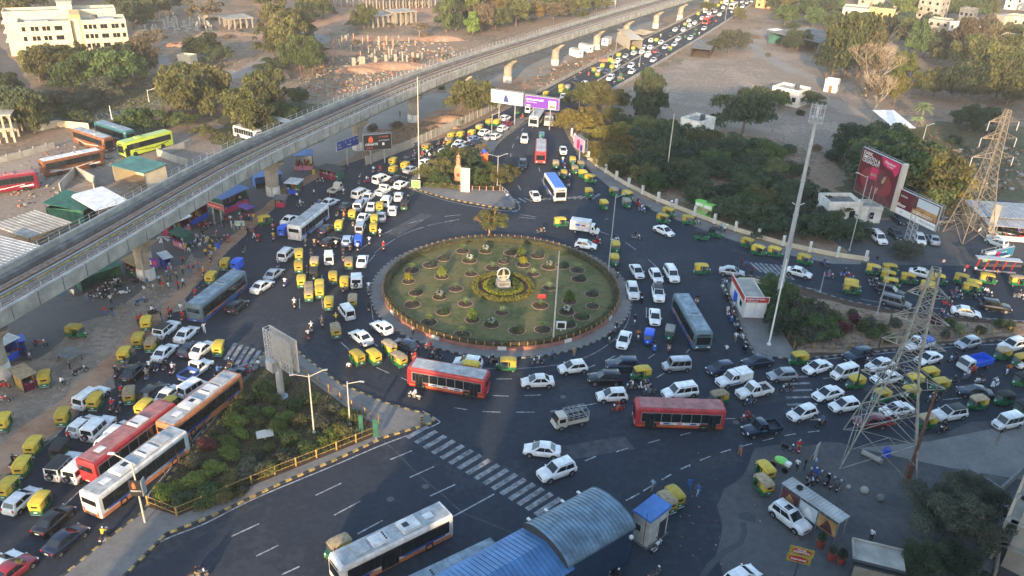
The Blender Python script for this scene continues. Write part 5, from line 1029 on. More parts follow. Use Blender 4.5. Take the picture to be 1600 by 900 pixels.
lamp(1327,392,275,'thin white pole in front of the tall red billboard',1,R(160)); lamp(1201,540,405,'long thin white pole at the tip of the right median',0,0,'white_paint',.14); lamp(1370,492,420,'short leaning lamp beside the big lattice pylon',1,R(180))
lamp(1281,458,425,'traffic pole with small flag on the upper right road',0,0); lamp(1441,222,195,'small lamp near the date palm',1,R(10)); lamp(625,700,625,'short post',0) if False else None
lamp(955,112,85,'lamp on the centre line of the highway, nearer one',1,R(40)); lamp(999,104,84,'lamp at the right rail of the highway',1,R(40)); lamp(1133,31,8,'lamp at the far right rail of the highway',1,R(40)); lamp(962,80,57,'slim lamp on the dirt side of the highway',0)
lamp(175,187,165,'white lamp pole beside the garden path',0,0,'white_paint',.12); lamp(233,160,140,'small lamp pole by the garden path bend',1,0,'white_paint',.1)
g = at(227, 818); t = thing('sign_pole', 'pole with black hotel sign panels beside the white electric bus', 'sign', (g.x, g.y, 0)); H = hgt(g, 722)
part('pole', MB().tube((0,0,0),(0,0,H),.1,'bus_cream',r1=.07,n=8), t); part('arm', MB().tube((0,0,H-.1),(-1.6,.2,H+.7),.05,'bus_cream'), t); part('lamp_head', MB().cbox((-1.8,.2,H+.75),(.6,.25,.12),'white_paint'), t)
b = part('sign_panel', MB().box(-.65,.5,-.2,-.08,H*.48,H*.72,'black_paint'), t); part('sign_panel', MB().box(.5,.6,-.2,.5,H*.48,H*.72,'galv'), t); polyp(b, 'emblem', [(-.35,H*.6),(-.05,H*.6),(-.05,H*.66),(-.2,H*.7),(-.35,H*.66)], 'ad_orange', -.21); text('ORNATE', b, -.6, H*.55, .26, 'white_paint', -.21)
# high mast
g = at(1212, 484); t = thing('high_mast', 'very tall tapering floodlight mast standing behind the median tree', 'floodlight mast', (g.x, g.y, 0)); H = 31.0
m = MB()
for i in range(6): m.tube((0,0,H*i/6),(0,0,H*(i+1)/6),.42-.04*i,'galv',r1=.39-.04*i,n=12); m.tube((0,0,H*(i+1)/6-.25),(0,0,H*(i+1)/6),.45-.04*i,'galv',n=12)
part('pole', m, t, smooth=True); m = MB()
for z in (H-2.2, H-1.2, H-.1):
    ring = [(.95*math.cos(a*math.pi/8), .95*math.sin(a*math.pi/8), z) for a in range(17)]; m.path(ring, .04, 'galv', n=4)
for a in range(8): c, s = .95*math.cos(a*math.pi/4), .95*math.sin(a*math.pi/4); m.tube((c,s,H-2.2),(c,s,H+.3),.035,'galv',n=4); m.tube((0,0,H-2.2),(c,s,H-2.2),.03,'galv',n=4)
part('lantern_cage', m, t)
for a in range(8): part('floodlight', MB().cbox((.6,0,0),(.35,.45,.3),'steel'), t, loc=(0,0,H-1.7), rz=a*math.pi/4)
zA = hgt(g, 322); part('arm', MB().path([(-.9,0,zA+.5),(0,0,zA),(.9,0,zA+.5)], .05, 'white_paint'), t)

def pylon(px, py, ytop, base, label, arms, rz, k, cols=7, topw=.35, waist=.55):
    g = at(px, py); H = hgt(g, ytop); t = thing('transmission_pylon', label, 'pylon', (g.x, g.y, 0), rz)
    hwid = lambda z: base+(1.0-base)*min(1, z/(H*waist)) if z < H*waist else 1.0+(topw-1.0)*(z-H*waist)/(H*(1-waist))
    cr = ((-1,-1),(1,-1),(1,1),(-1,1)); lv = [0]
    while lv[-1] < H-1.2: lv.append(min(H-.01, lv[-1]+max(1.1, hwid(lv[-1])*1.25)))
    lv[-1] = H*.985
    P = lambda c, z: Vector((c[0]*hwid(z), c[1]*hwid(z), z))
    for c in cr:
        m = MB()
        for a, b in zip(lv, lv[1:]): m.tube(P(c,a), P(c,b), .1 if base > 3.5 else .085, k, n=4)
        part('leg', m, t)
    m = MB()
    for a, b in zip(lv, lv[1:]):
        for i in range(4):
            c, d = cr[i], cr[(i+1) % 4]; m.tube(P(c,a), P(d,b), .045, k, n=3); m.tube(P(d,a), P(c,b), .045, k, n=3); m.tube(P(c,b), P(d,b), .034, k, n=3)
            if a < H*.3: mid = (P(c,b)+P(d,b))/2; m.tube((P(c,a)+P(c,b))/2, mid, .035, k, n=3); m.tube((P(d,a)+P(d,b))/2, mid, .035, k, n=3)
    part('bracing', m, t)
    for f_, ln in arms:
        z = H*f_
        for s in (-1, 1):
            w_ = hwid(z); tip = Vector((s*(w_+ln), 0, z)); m = MB()
            for y in (-w_, w_): m.tube((s*w_, y, z), tip, .05, k, n=3); m.tube((s*hwid(z+1.1), y*.8, z+1.1), tip, .05, k, n=3)
            for q in (.33, .66): a = Vector((s*w_, -w_, z)).lerp(tip, q); b = Vector((s*w_, w_, z)).lerp(tip, q); m.tube(a, b, .03, k, n=3); m.tube(a, Vector((s*hwid(z+1.1), 0, z+1.1)).lerp(tip, q), .03, k, n=3)
            ar = part('cross_arm', m, t); part('insulator', MB().tube(tip, tip-Vector((0,0,1.6)), .09, 'steel_dark' if k != 'pyl_warm_lit' else 'galv', n=6), ar)
    return t, H, g
mat('pyl_warm_lit', (.22,.185,.14), .6, .1, var=.2, scale=1); mat('pyl_grey', (.3,.28,.24), .6, .2, var=.3, scale=1)  # the tan steel has warm sunlight mixed into its colour
pylon(1511,372,168,3.0,'warm lit steel transmission pylon with three pairs of arms near the bus shelter',((.9,2.3),(.78,2.7),(.64,3.1)),R(8),'pyl_warm_lit')
pt_, PH, pg = pylon(1372,716,414,3.9,'big grey lattice transmission pylon straddling the parked motorbikes, lower right',((.62,2.2),(.74,2.0),(.44,2.6),(.86,1.4)),R(-22),'pyl_grey')
g = at(1416, 752); t = thing('utility_pole', 'dark utility pole standing inside the big lattice pylon', 'pole', (g.x, g.y, 0)); part('pole', MB().tube((0,0,0),(0,0,12.0),.22,'rust',r1=.13,n=8), t); part('pole_base', MB().cbox((0,0,1.2),(.6,.5,2.4),'rust'), t)

# ---- walls and fences ----
def wall(name, label, cat, px, h, th, k, posts=None, z=0, cap=None, grp=None):
    P = [at(x, y) for x, y in px]; t = thing(name, label, cat, (P[0].x, P[0].y, 0), group=grp); m = MB()
    for a, b in zip(P, P[1:]):
        d = (b-a).normalized(); n_ = Vector((-d.y, d.x, 0))*th/2; q = [(v-P[0]) for v in (a+n_, a-n_, b-n_, b+n_)]; m.prism([(v.x, v.y) for v in q], z, h, k)
    part('wall', m, t)
    if posts:
        sp, ph, pw, pk = posts; pp = resample(smooth_px(P, 6), sp)[:100]
        me = MB().cbox((0,0,ph/2),(pw,pw,ph),pk).mesh('post')
        for i, p in enumerate(pp):
            q = pp[min(i+1, len(pp)-1)]-pp[max(i-1, 0)]; link('post', me, t, (p.x-P[0].x, p.y-P[0].y, 0), math.atan2(q.y, q.x))
    return t
def fence(label, px, h, k_post, k_rail, sp=2.0, nr=3, z=0, pw=.1, cat='fence', mesh_k=None):
    P = resample([at(x, y) for x, y in px], sp) if True else None
    P = []; src = [at(x, y) for x, y in px]
    for a, b in zip(src, src[1:]):
        n_ = max(1, round((b-a).length/sp)); P += [a.lerp(b, i/n_) for i in range(n_)]
    P.append(src[-1]); P = P[:100]
    t = thing('fence', label, cat, (P[0].x, P[0].y, 0)); me = MB().cbox((0,0,z+h/2),(pw,pw,h),k_post).mesh('post')
    for p in P: link('post', me, t, (p.x-P[0].x, p.y-P[0].y, 0))
    for j in range(nr):
        m = MB(); zz = z+h*(.3+.62*j/max(1, nr-1)) if nr > 1 else z+h*.9
        for a, b in zip(P, P[1:]): m.tube((a.x-P[0].x, a.y-P[0].y, zz), (b.x-P[0].x, b.y-P[0].y, zz), .035, k_rail, n=4)
        part('rail', m, t)
    if mesh_k:
        m = MB()
        for a, b in zip(P, P[1:]):
            n_ = 6
            for i in range(n_):
                p = a.lerp(b, i/n_); m.tube((p.x-P[0].x, p.y-P[0].y, z+.15), (p.x-P[0].x, p.y-P[0].y, z+h*.92), .012, mesh_k, n=3)
        part('bars', m, t)
fence('yellow railing along the kerb at the front of the hedge garden', [(232,790),(277,808),(430,743),(586,681)], 1.15, 'fence_yellow', 'fence_yellow', 2.6, 2, .15, .16, mesh_k='rust')
fence('grey and yellow railing behind the hedge garden', [(586,681),(592,662),(550,640),(480,590),(440,570),(420,572)], 1.15, 'fence_yellow', 'rust', 2.6, 2, .15, .12, mesh_k='rust')
fence('dark railing between buses and the hedge garden', [(420,574),(385,590),(340,648),(300,700),(260,750),(232,789)], 1.15, 'rust', 'steel_dark', 2.6, 2, .15, .12)
fence('stone post fence in front of the statue trees', [(658,292),(705,295),(718,297)], .9, 'statue_stone', 'rust', 1.3, 1, .15, .16); fence('stone post fence right of the tall statue board', [(738,298),(760,299),(781,299)], .9, 'statue_stone', 'rust', 1.3, 1, .15, .16)
fence('railing along the lower side of the right median', [(1214,500),(1240,546),(1300,550),(1400,541),(1500,531),(1600,520),(1680,515)], 1.1, 'fence_yellow', 'rust', 2.6, 2, .15, .12, mesh_k='rust')
fence('steel rail beside the crossing right of the statue island', [(781,296),(793,306),(803,322)], .9, 'galv', 'galv', 1.5, 2, .15, .08)
wall('boundary_wall', 'low cream wall with white posts below the dark trees', 'wall', [(893,212),(908,238),(935,262),(975,288),(1025,313),(1085,337),(1150,361),(1225,384),(1300,400),(1357,408)], .75, .25, 'cream_wall', (4.6, 1.9, .45, 'whitewash'))
wall('panel_wall', 'pale precast panel wall left of the upper traffic', 'wall', [(572,258),(640,232),(700,205),(760,178),(795,158)], 2.0, .15, 'concrete_warm', (2.0, 2.1, .22, 'concrete_warm'))
wall('highway_parapet', 'concrete parapet on the left of the highway', 'wall', [(838,147),(900,114),(960,83),(1010,59),(1062,34),(1124,3)], .9, .3, 'concrete_warm'); wall('highway_parapet', 'concrete parapet on the right of the highway', 'wall', [(925,162),(960,140),(1022,104),(1087,65),(1134,35),(1184,1),(1210,-12)], .9, .3, 'concrete')
wall('median_barrier', 'low divider along the middle of the highway', 'wall', [(934,127),(1000,88),(1070,50),(1130,18),(1150,6)], .5, .3, 'concrete_warm')
wall('compound_wall', 'plastered compound wall behind the parked coaches', 'wall', [(55,207),(90,198),(140,203)], 1.6, .2, 'cream_wall'); wall('compound_wall', 'grey block wall crossing the dry plot at left', 'wall', [(-10,258),(20,250),(55,240),(86,231)], 1.3, .2, 'concrete', (3, 1.6, .25, 'concrete'))
wall('compound_wall', 'rendered yard wall beside the teal roofed shed', 'wall', [(95,300),(120,273),(150,288),(148,300)], 1.8, .2, 'concrete'); wall('compound_wall', 'long yard wall beyond the teal roofed shed', 'wall', [(246,243),(268,252),(295,260)], 1.6, .2, 'concrete'); wall('compound_wall', 'low wall beside the viaduct, behind the lime coach', 'wall', [(250,245),(288,232),(300,226)], 1.5, .2, 'concrete')
wall('median_wall', 'short cream wall above the white kiosk', 'wall', [(1153,442),(1175,442),(1190,447)], .9, .25, 'cream_wall')
# ================= buildings =================
WIN = MB().box(-.6,.6,-.03,.03,0,1.25,'glass').box(-.68,.68,-.05,-.0,-.1,-.02,'concrete').mesh('window')
def bwin(parent, x, z, y=-.04, rz=0, sx=1, sz=1, yy=None):
    o = link('window', WIN, parent, (x, y, z), rz); o.scale = (sx, 1, sz); return o
# --- cream four-storey hostel ---
A, rz, Lb = frame_at((40,99), (206,90)); t = thing('apartment_building', 'cream four-storey building with yellow stair tower at upper left', 'building', A, rz); H = 11.2; L = Lb
Lw, Rw = L*.48, L*.58
def shell(parent, name, x0, x1, y0, y1, z1, k='cream_wall', roof='concrete'):
    m = MB().box(x0, x1, y0, y1, 0, z1, k); o = part(name, m, parent); r = part('roof', MB().box(x0+.3, x1-.3, y0+.3, y1-.3, z1, z1+.05, roof), parent)
    p = MB().box(x0-.05,x1+.05,y0-.05,y0+.25,z1,z1+.7,k).box(x0-.05,x1+.05,y1-.25,y1+.05,z1,z1+.7,k).box(x0-.05,x0+.25,y0+.25,y1-.25,z1,z1+.7,k).box(x1-.25,x1+.05,y0+.25,y1-.25,z1,z1+.7,k); part('parapet', p, parent); return o
shell(t, 'wall', 0, Lw, 0, 9, H); shell(t, 'wall', Rw, L, 0, 9, H); shell(t, 'wall', -4, L-2, 12, 20, H+1.4); part('stair_tower', MB().box(Lw+.01, Rw-.01, 1.5, 11.9, 0, H+2.2, 'yellow_wall').box(Lw+.5, Rw-.5, 1.3, 1.49, 0, H+1.0, 'cream_wall'), t)
part('rooftop_hut', MB().box(L*.38, L*.52, 13, 18, H+1.4, H+4.4, 'cream_wall').box(L*.38-.3, L*.52+.3, 12.7, 18.3, H+4.4, H+4.6, 'concrete'), t)
part('roof_tank', MB().disc((L*.72, 4, H+.8), .8, 'steel_dark', n=10, h=1.5), t); part('roof_sheet', MB().box(Rw+4, L-3, 2, 7, H+.3, H+.6, 'tin'), t); part('roof_sheet', MB().box(2, Lw-6, 3, 7, H+.2, H+.5, 'tin'), t)
for fl in range(4):
    z = .9+fl*2.8
    part('sunshade', MB().box(1, Lw-.5, -.35, -.052, z+1.35, z+1.47, 'cream_wall'), t); part('sunshade', MB().box(Rw+.5, L-.5, -.35, -.052, z+1.35, z+1.47, 'cream_wall'), t)
    for x in (1.8, 4.6, 6.0, 8.3, 9.7, 12.2, 13.6, Lw-1.0): bwin(t, x*Lw/17, z, sx=.8)
    for x in (1.3, 3.0, 4.6, 7.2, 8.5, 11.2, 12.6, 14.8): bwin(t, Rw+x*(L-Rw)/16, z, sx=.8)
    for y in (2, 5, 7.5): bwin(t, -.04, z, y, R(90), .8)
    for x in (3, 6, 9, 12, L*.6, L*.7, L*.8): bwin(t, x, z+.6, 11.96, sx=.7) if fl == 3 else None
    for y in (13.5, 17): bwin(t, -4.04, z, y, R(90), .8); part('air_conditioner', MB().box(-4.9,-4.1,y+.9,y+1.6,z,z+.6,'galv'), t) if fl else None
    for y in (2.5, 6): bwin(t, L+.04, z, y, R(90), .8)
# --- small plain blocks ---
def house(label, pA, pB, depth, H, k='whitewash', name='house', roof='concrete', wins=2, floors=1, door=True, tank=False, cat='building', setback=False):
    A, rz, L = frame_at(pA, pB); t = thing(name, label, cat, A, rz); shell(t, 'wall', 0, L, 0, depth, H, k, roof)
    fh = H/floors
    for fl in range(floors):
        n_ = wins
        for i in range(n_):
            x = L*(i+.5)/n_
            if fl == 0 and door and i == n_//2: part('door', MB().box(x-.5, x+.5, -.06, .0-.004, 0, 2.1, 'wood'), t)
            else: bwin(t, x, fl*fh+fh*.35, sx=.9)
        for i in range(max(1, int(depth/4))):
            y = depth*(i+.5)/max(1, int(depth/4)); bwin(t, L+.04, fl*fh+fh*.35, y, R(90), .9); bwin(t, -.04, fl*fh+fh*.35, y, R(90), .9)
        if floors > 1: part('balcony', MB().box(L*.1, L*.6, -1.0, -.06, fl*fh+.0, fl*fh+.12, 'concrete').box(L*.1, L*.6, -1.0, -.92, fl*fh+.12, fl*fh+.9, k), t) if fl else None
    if tank: part('water_tank', MB().disc((L*.7, depth*.5, H+.9), .65, 'steel_dark', n=12, h=1.3), t)
    if setback: part('upper_room', MB().box(L*.4, L*.85, depth*.3, depth*.9, H, H+2.6, k).box(L*.4-.2, L*.85+.2, depth*.3-.2, depth*.9+.2, H+2.6, H+2.75, 'concrete'), t)
    return t, L
house('small white flat-roofed hut among trees at upper left', (280,108), (300,110), 3.5, 3.6, 'cream_wall', wins=1)
house('white two-room house with black roof tank on the open field', (1203,160), (1245,169), 7, 4.2, 'whitewash', wins=3, tank=True)
house('tiny white hut beside the big spreading tree', (1286,143), (1306,146), 3.5, 3.2, 'whitewash', wins=1)
house('white roof with water tank rising among the dark hedge trees', (1060,216), (1090,224), 7, 4.6, 'whitewash', wins=2, tank=True)
house('white guard cabin with large windows left of the tall billboard', (1290,349), (1340,349), 5, 3.6, 'whitewash', wins=2, door=False, roof='concrete_dark')
house('low white annex under the tall red billboard', (1341,348), (1374,349), 4, 2.6, 'whitewash', wins=1, door=False)
rowh = [((1312,38),(1352,42),12,7,'cream_wall',2,'pale yellow two-storey house, leftmost at the far upper right'),((1353,40),(1392,44),12,7.5,'yellow_wall',2,'sunlit yellow house with terrace at the far upper right'),((1395,22),(1420,24),9,8,'concrete',2,'weathered beige house behind the sunlit yellow one'),((1430,28),(1464,33),10,9,'concrete_warm',3,'tall beige house with yellow lower floor'),((1446,52),(1478,56),10,5.5,'concrete_warm',2,'pale house with open balcony above the blue yard'),((1478,58),(1510,66),10,6,'whitewash',2,'white house with pink terrace'),((1493,42),(1515,45),6,8,'concrete_dark',2,'narrow brown house behind the pink terrace'),((1530,48),(1560,54),9,5,'concrete_warm',1,'flat beige house with white roof sheet'),((1562,50),(1600,56),9,7,'cream_wall',2,'white gabled house at the far right'),((1555,76),(1640,88),12,4.5,'concrete_warm',1,'long beige house at the right edge'),((1340,8),(1380,12),10,8,'concrete_warm',2,'distant beige block at the top right'),((1440,8),(1470,12),10,9,'whitewash',3,'distant white and pink block near the top right'),((1180,12),(1212,14),12,8,'yellow_wall',3,'brown apartment block at the end of the highway'),((1214,5),(1240,8),12,7,'cream_wall',2,'yellow shop block beyond the highway end'),((905,9),(920,10),6,6,'whitewash',2,'small white house at the top behind the viaduct'),((935,12),(962,12),7,4.5,'concrete',1,'grey shed house at the top behind the viaduct'),((1568,14),(1610,18),8,6,'whitewash',2,'white house in the top right corner')]
for pA, pB, dp, H, k, fl, lab in rowh: house(lab, pA, pB, dp, H, k, wins=3, floors=fl, setback=rnd.random() < .5)
# --- sheds: roof on posts with optional walls ---
def shed(label, pA, pB, pC, h, roof_k, wall_k=None, slope=.3, z=0, ribs=True, name='shed', cat='shed', goods=False, flat=False):
    O, rz, L, D = bx3(pA, pB, pC, z); t = thing(name, label, cat, (O.x, O.y, 0), rz); y0, y1 = min(0, D), max(0, D)
    m = MB(); m.loft([[(-.2,y0-.2,h),(L+.2,y0-.2,h),(L+.2,y1+.2,h+slope),(-.2,y1+.2,h+slope)],[(-.2,y0-.2,h+.08),(L+.2,y0-.2,h+.08),(L+.2,y1+.2,h+slope+.08),(-.2,y1+.2,h+slope+.08)]], roof_k)
    if ribs:
        n_ = int(L/.7)
        for i in range(n_+1): x = L*i/max(n_, 1); m.loft([[(x-.05,y0-.2,h+.081),(x+.05,y0-.2,h+.081),(x+.05,y1+.2,h+slope+.081),(x-.05,y1+.2,h+slope+.081)],[(x-.03,y0-.2,h+.14),(x+.03,y0-.2,h+.14),(x+.03,y1+.2,h+slope+.14),(x-.03,y1+.2,h+slope+.14)]], roof_k)
    part('roof', m, t)
    for x in (0.1, L-.1):
        for y, hh in ((y0+.1, h), (y1-.1, h+slope)): part('post', MB().tube((x,y,0),(x,y,hh),.06,'steel_dark',n=6), t)
    if wall_k: part('wall', MB().box(.15, L-.15, y1-.2, y1-.12, 0, h, wall_k).box(.15, .22, y0+.3, y1-.21, 0, h, wall_k).box(L-.22, L-.15, y0+.3, y1-.21, 0, h, wall_k), t)
    if goods:
        cols = ['red_paint','tarp_white','cargo_blue','ad_pink','auto_yellow','cloth_maroon','net_green','wood','cloth_pink','steel_dark']
        part('counter', MB().box(.3, L-.3, y0+.15, y0+.6, 0, .9, rnd.choice(cols)), t)
        gm = MB(); gb = MB(); gb.box(.3, L-.3, y1-.62, y1-.28, .3, .4, 'wood'); gm.box(.3, L-.3, y0+.18, y0+.52, .9, .93, 'wood')
        for i in range(int(L/.35)): x = .3+i*.35; gm.box(x, x+.24, y0+.2, y0+.5, .9, .9+rnd.uniform(.1,.4), rnd.choice(cols)); gb.box(x, x+.26, y1-.6, y1-.3, .4, .4+rnd.uniform(.5,1.4), rnd.choice(cols))
        part('goods', gm, t); part('hanging_goods', gb, t)
    return t, L, D
shed('large grey sheet roof at the left edge beside the viaduct', (-20,428), (62,385), (40,352), 3.6, 'tin', 'concrete', .8, 3.6)
shed('collapsed grey sheeting beside the green netting', (45,372), (110,348), (88,320), 3.0, 'concrete', None, .2, 3.0)
shed('pale sheet-roofed shed between green netting and the viaduct', (110,306), (150,329), (189,310), 3.2, 'tarp_white', 'steel_dark', .2, 3.2, ribs=False)
shed('shed with teal roof and poster wall near the lime coach', (172,258), (225,271), (262,259), 3.4, 'tin_teal', 'cream_wall', .3, 3.4)
shed('small blue-roofed ticket shed under the viaduct', (458,244), (488,243), (494,236), 3.2, 'tin_blue', 'tarp_white', .3, 3.2, goods=True)
shed('white steel barn with pitched roof beside the far viaduct pier', (985,62), (1005,62), (1012,50), 3.8, 'bus_cream', 'bus_cream', 1.0, 3.8); shed('open lean-to against the white steel barn', (1007,55), (1022,50), (1018,42), 2.6, 'concrete_warm', None, .3, 2.6)
shed('low brown lean-to beside the highway parapet', (1080,75), (1110,78), (1115,66), 3.2, 'concrete_dark', 'rust', .3, 3.2)
shed('tilted white panel roof on posts beside the date palm', (1397,200), (1429,200), (1427,182), 3.0, 'tarp_white', None, 1.6, 3.0, ribs=False)
shed('long grey station roof at upper right', (1202,50), (1280,67), (1290,50), 4.5, 'concrete_dark', 'tin_teal', .6, 4.5); shed('white strip roof below the station roof', (1200,46), (1284,66), (1286,62), 3.2, 'tarp_white', None, .1, 3.2)
shed('green netting shelter beside the pale sheet roof', (70,325), (104,305), (122,335), 2.6, 'net_green', 'net_green', .9, 2.6, ribs=False)
shed('long green netting screen under the viaduct near the nearest pier', (124,436), (190,414), (186,404), 2.4, 'net_green', 'net_green', .1, 2.4, ribs=False)
shed('red and black snack stall left of the nearest pier', (190,406), (212,416), (222,404), 2.3, 'cloth_khaki', 'red_paint', .3, 2.3, goods=True)
shed('white kiosk with glass counter right of the nearest pier', (256,405), (268,402), (266,392), 2.2, 'tarp_white', 'cargo_blue', .1, 2.2, goods=True)
shed('dark green tea stall with boxes right of the nearest pier', (264,362), (286,371), (291,362), 2.3, 'net_green', 'net_green', .3, 2.4, goods=True)
shed('clothes stall under grey awning in the bazaar', (262,352), (298,338), (294,330), 2.6, 'tarp_white', 'cloth_maroon', .3, 2.6, goods=True); shed('clothes stall with dark red awning beneath the red banner', (292,334), (326,317), (322,308), 2.6, 'bus_maroon', 'cloth_maroon', .3, 2.6, goods=True)
shed('garment stall with blue tarpaulin roof against the viaduct', (348,312), (388,294), (380,283), 3.0, 'tin_blue', 'net_green', .3, 3.0, goods=True); shed('purple framed glass stall on the bazaar pavement', (372,322), (386,328), (390,322), 2.2, 'purple', 'glass_pale', .1, 2.2, goods=True)
shed('green and white juice stall with signboard beyond the second pier', (445,286), (464,288), (466,280), 2.2, 'tarp_white', 'net_green', .1, 2.2, goods=True); shed('blue tarpaulin shelter behind the second pier', (398,278), (440,272), (436,264), 2.4, 'tin_blue', 'tin_blue', .2, 2.4, ribs=False)
shed('crate stall with brown top beside the second pier', (428,312), (446,312), (450,306), 1.6, 'concrete_dark', 'wood', .1, 1.6, goods=True); shed('book stall row with coloured fronts beyond the second pier', (496,262), (524,270), (528,262), 1.9, 'steel_dark', 'net_green', .1, 1.9, goods=True)
shed('long white and blue food stall at the left edge below the viaduct', (-10,548), (28,528), (20,512), 2.6, 'tarp_white', 'cargo_blue', .2, 2.6, goods=True); shed('blue fridge stand beside the left edge food stall', (27,535), (38,532), (36,524), 2.0, 'cargo_blue', 'cargo_blue', .05, 2.0, ribs=False)
shed('yellow juice cart standing alone on the dirt ground', (32,592), (54,583), (46,566), 2.1, 'auto_tan', 'fence_yellow', .1, 2.1, ribs=False, goods=True, name='food_cart', cat='cart')
shed('bare grey tarpaulin frame on the dirt ground', (88,552), (106,562), (120,548), .9, 'concrete_dark', None, .05, .9, ribs=False, name='awning_frame', cat='frame')
shed('steel framed sheds at the right edge beyond the pylon', (1532,338), (1640,345), (1660,326), 3.2, 'steel', 'concrete_warm', .4, 3.2)
shed('low sheet-roofed shop row at the right edge', (1545,352), (1640,360), (1640,345), 2.8, 'tin', 'concrete', .2, 2.8, goods=True); shed('small corrugated lean-to beside the bottom right building', (1556,797), (1578,818), (1594,786), 2.6, 'tin', None, .5, 2.6)
for (a, b, lab) in (((893,66),(915,60),'white site cabin, middle of three under the viaduct'), ((940,70),(955,66),'x'), ((0,0),(0,0),'')):
    pass
for pA, pB, lab in (((901,92),(913,91),'nearest of three white site cabins beside the highway'), ((918,84),(926,83),'middle one of three white site cabins beside the highway'), ((939,72),(948,73),'farthest of three white site cabins, beside a viaduct pier')):
    A, rz, L = frame_at(pA, pB); t = thing('site_cabin', lab, 'cabin', A, rz, 'site cabins beside the highway'); part('cabin_body', MB().box(0,2.6,0,5,.4,2.8,'white_paint'), t); part('window', MB().box(1,1.6,-.04,-.003,1.5,2.1,'glass'), t); part('window', MB().box(2.604,2.64,2,2.8,1.5,2.1,'glass'), t); part('roof', MB().loft([[(-.1,-.1,2.8),(2.7,-.1,2.8),(2.7,5.1,2.8),(-.1,5.1,2.8)],[(1.2,-.1,3.1),(1.4,-.1,3.1),(1.4,5.1,3.1),(1.2,5.1,3.1)]], 'bus_cream'), t)
    for x in (.3, 2.3):
        for y in (.5, 4.5): part('support', MB().cbox((x,y,.2),(.25,.25,.4),'concrete'), t)
# parasols at the tea stall
g = at(256, 392); t = thing('parasol', 'striped cream parasol beside the nearest pier', 'parasol', (g.x, g.y, 0)); part('pole', MB().tube((0,0,0),(0,0,2.3),.04,'steel'), t); m = MB()
for i in range(12): a, b = i*math.pi/6, (i+1)*math.pi/6; m.face([(0,0,2.6),(1.4*math.cos(a),1.4*math.sin(a),2.05),(1.4*math.cos(b),1.4*math.sin(b),2.05)], 'bus_cream' if i % 2 else 'steel_dark')
part('canopy', m, t)
# oil drums, buckets, plastic chairs in the bazaar
CHR = MB().box(-.22,.22,-.22,.22,.42,.46,'white_paint').box(-.22,-.18,-.22,.22,.46,.9,'white_paint')
for x in (-.2,.2):
    for y in (-.2,.2): CHR.tube((x,y,0),(x,y,.42),.02,'white_paint',n=4)
chm = CHR.mesh('plastic_chair')
for i, (x, y) in enumerate([(308,372),(313,378),(318,372),(305,380),(322,381),(300,388),(312,386),(290,382),(284,388),(296,394)]):
    p = at(x, y); o = link('plastic_chair', chm, None, p, rnd.uniform(0, 6)); reg(o, 'white plastic chair at the tea stall tables', 'chair', x, y, 'plastic chairs at the tea stall')
for x, y, k, lab in ((463,265,'auto_yellow','yellow drum by the ticket shed'),(491,272,'auto_yellow','tall yellow drum standing alone beyond the second pier'),(340,388,'cargo_blue','blue plastic tub on the bazaar pavement'),(115,438,'red_paint','red pot at the end of the green netting')):
    g = at(x, y); t = thing('drum', lab, 'drum', g); part('drum_body', MB().disc((0,0,.55),.38,k,n=12,h=1.1), t, smooth=True); part('lid', MB().disc((0,0,1.12),.34,'steel_dark',n=12,h=.04), t)
# unfinished concrete frames
def skeleton(label, pA, pB, depth, H, nx, ny, floors=1, slab=True, k='concrete_warm'):
    A, rz, L = frame_at(pA, pB); t = thing('unfinished_building', label, 'building', A, rz)
    me = MB().box(-.22,.22,-.22,.22,0,1,k).mesh('column')
    for i in range(nx):
        for j in range(ny): o = link('column', me, t, (L*i/(nx-1), depth*j/(ny-1), 0)); o.scale = (1,1,H*rnd.uniform(.9,1.0) if not slab else H)
    if slab:
        for f_ in range(floors): z = H*(f_+1)/floors; part('floor_slab', MB().box(-.5,L+.5,-.5,depth+.5,z,z+.3,'concrete_warm'), t)
    return t
skeleton('two-storey unfinished concrete building at the left edge', (-12,224), (24,222), 9, 6.0, 4, 3, 2); skeleton('roofed concrete shed of pale columns at top left of centre', (358,46), (395,43), 9, 3.5, 5, 3); skeleton('unfinished arcade at the very top left of the metro', (505,12), (552,10), 8, 4.5, 6, 3)
skeleton('long unfinished concrete storey at the top centre', (578,16), (680,12), 14, 4.5, 11, 4); skeleton('small unfinished frame with thin columns below the top storey', (583,44), (615,40), 9, 4.2, 5, 4); skeleton('unfinished frame with flat slab right of the thin columns', (618,41), (650,38), 8, 5.0, 5, 4)
for i in range(46):
    x, y = rnd.uniform(218,345), rnd.uniform(30,52); g = at(x, y); h = rnd.uniform(1.6,3.8); o = link('concrete_column', MB().box(-.25,.25,-.25,.25,0,h,'concrete').box(-.9,.9,-.9,.9,0,.3,'concrete').mesh('concrete_column'), None, g, .2); reg(o, 'grey concrete stub column on the upper left building site', 'column', x, y, 'stub columns on the upper left building site')
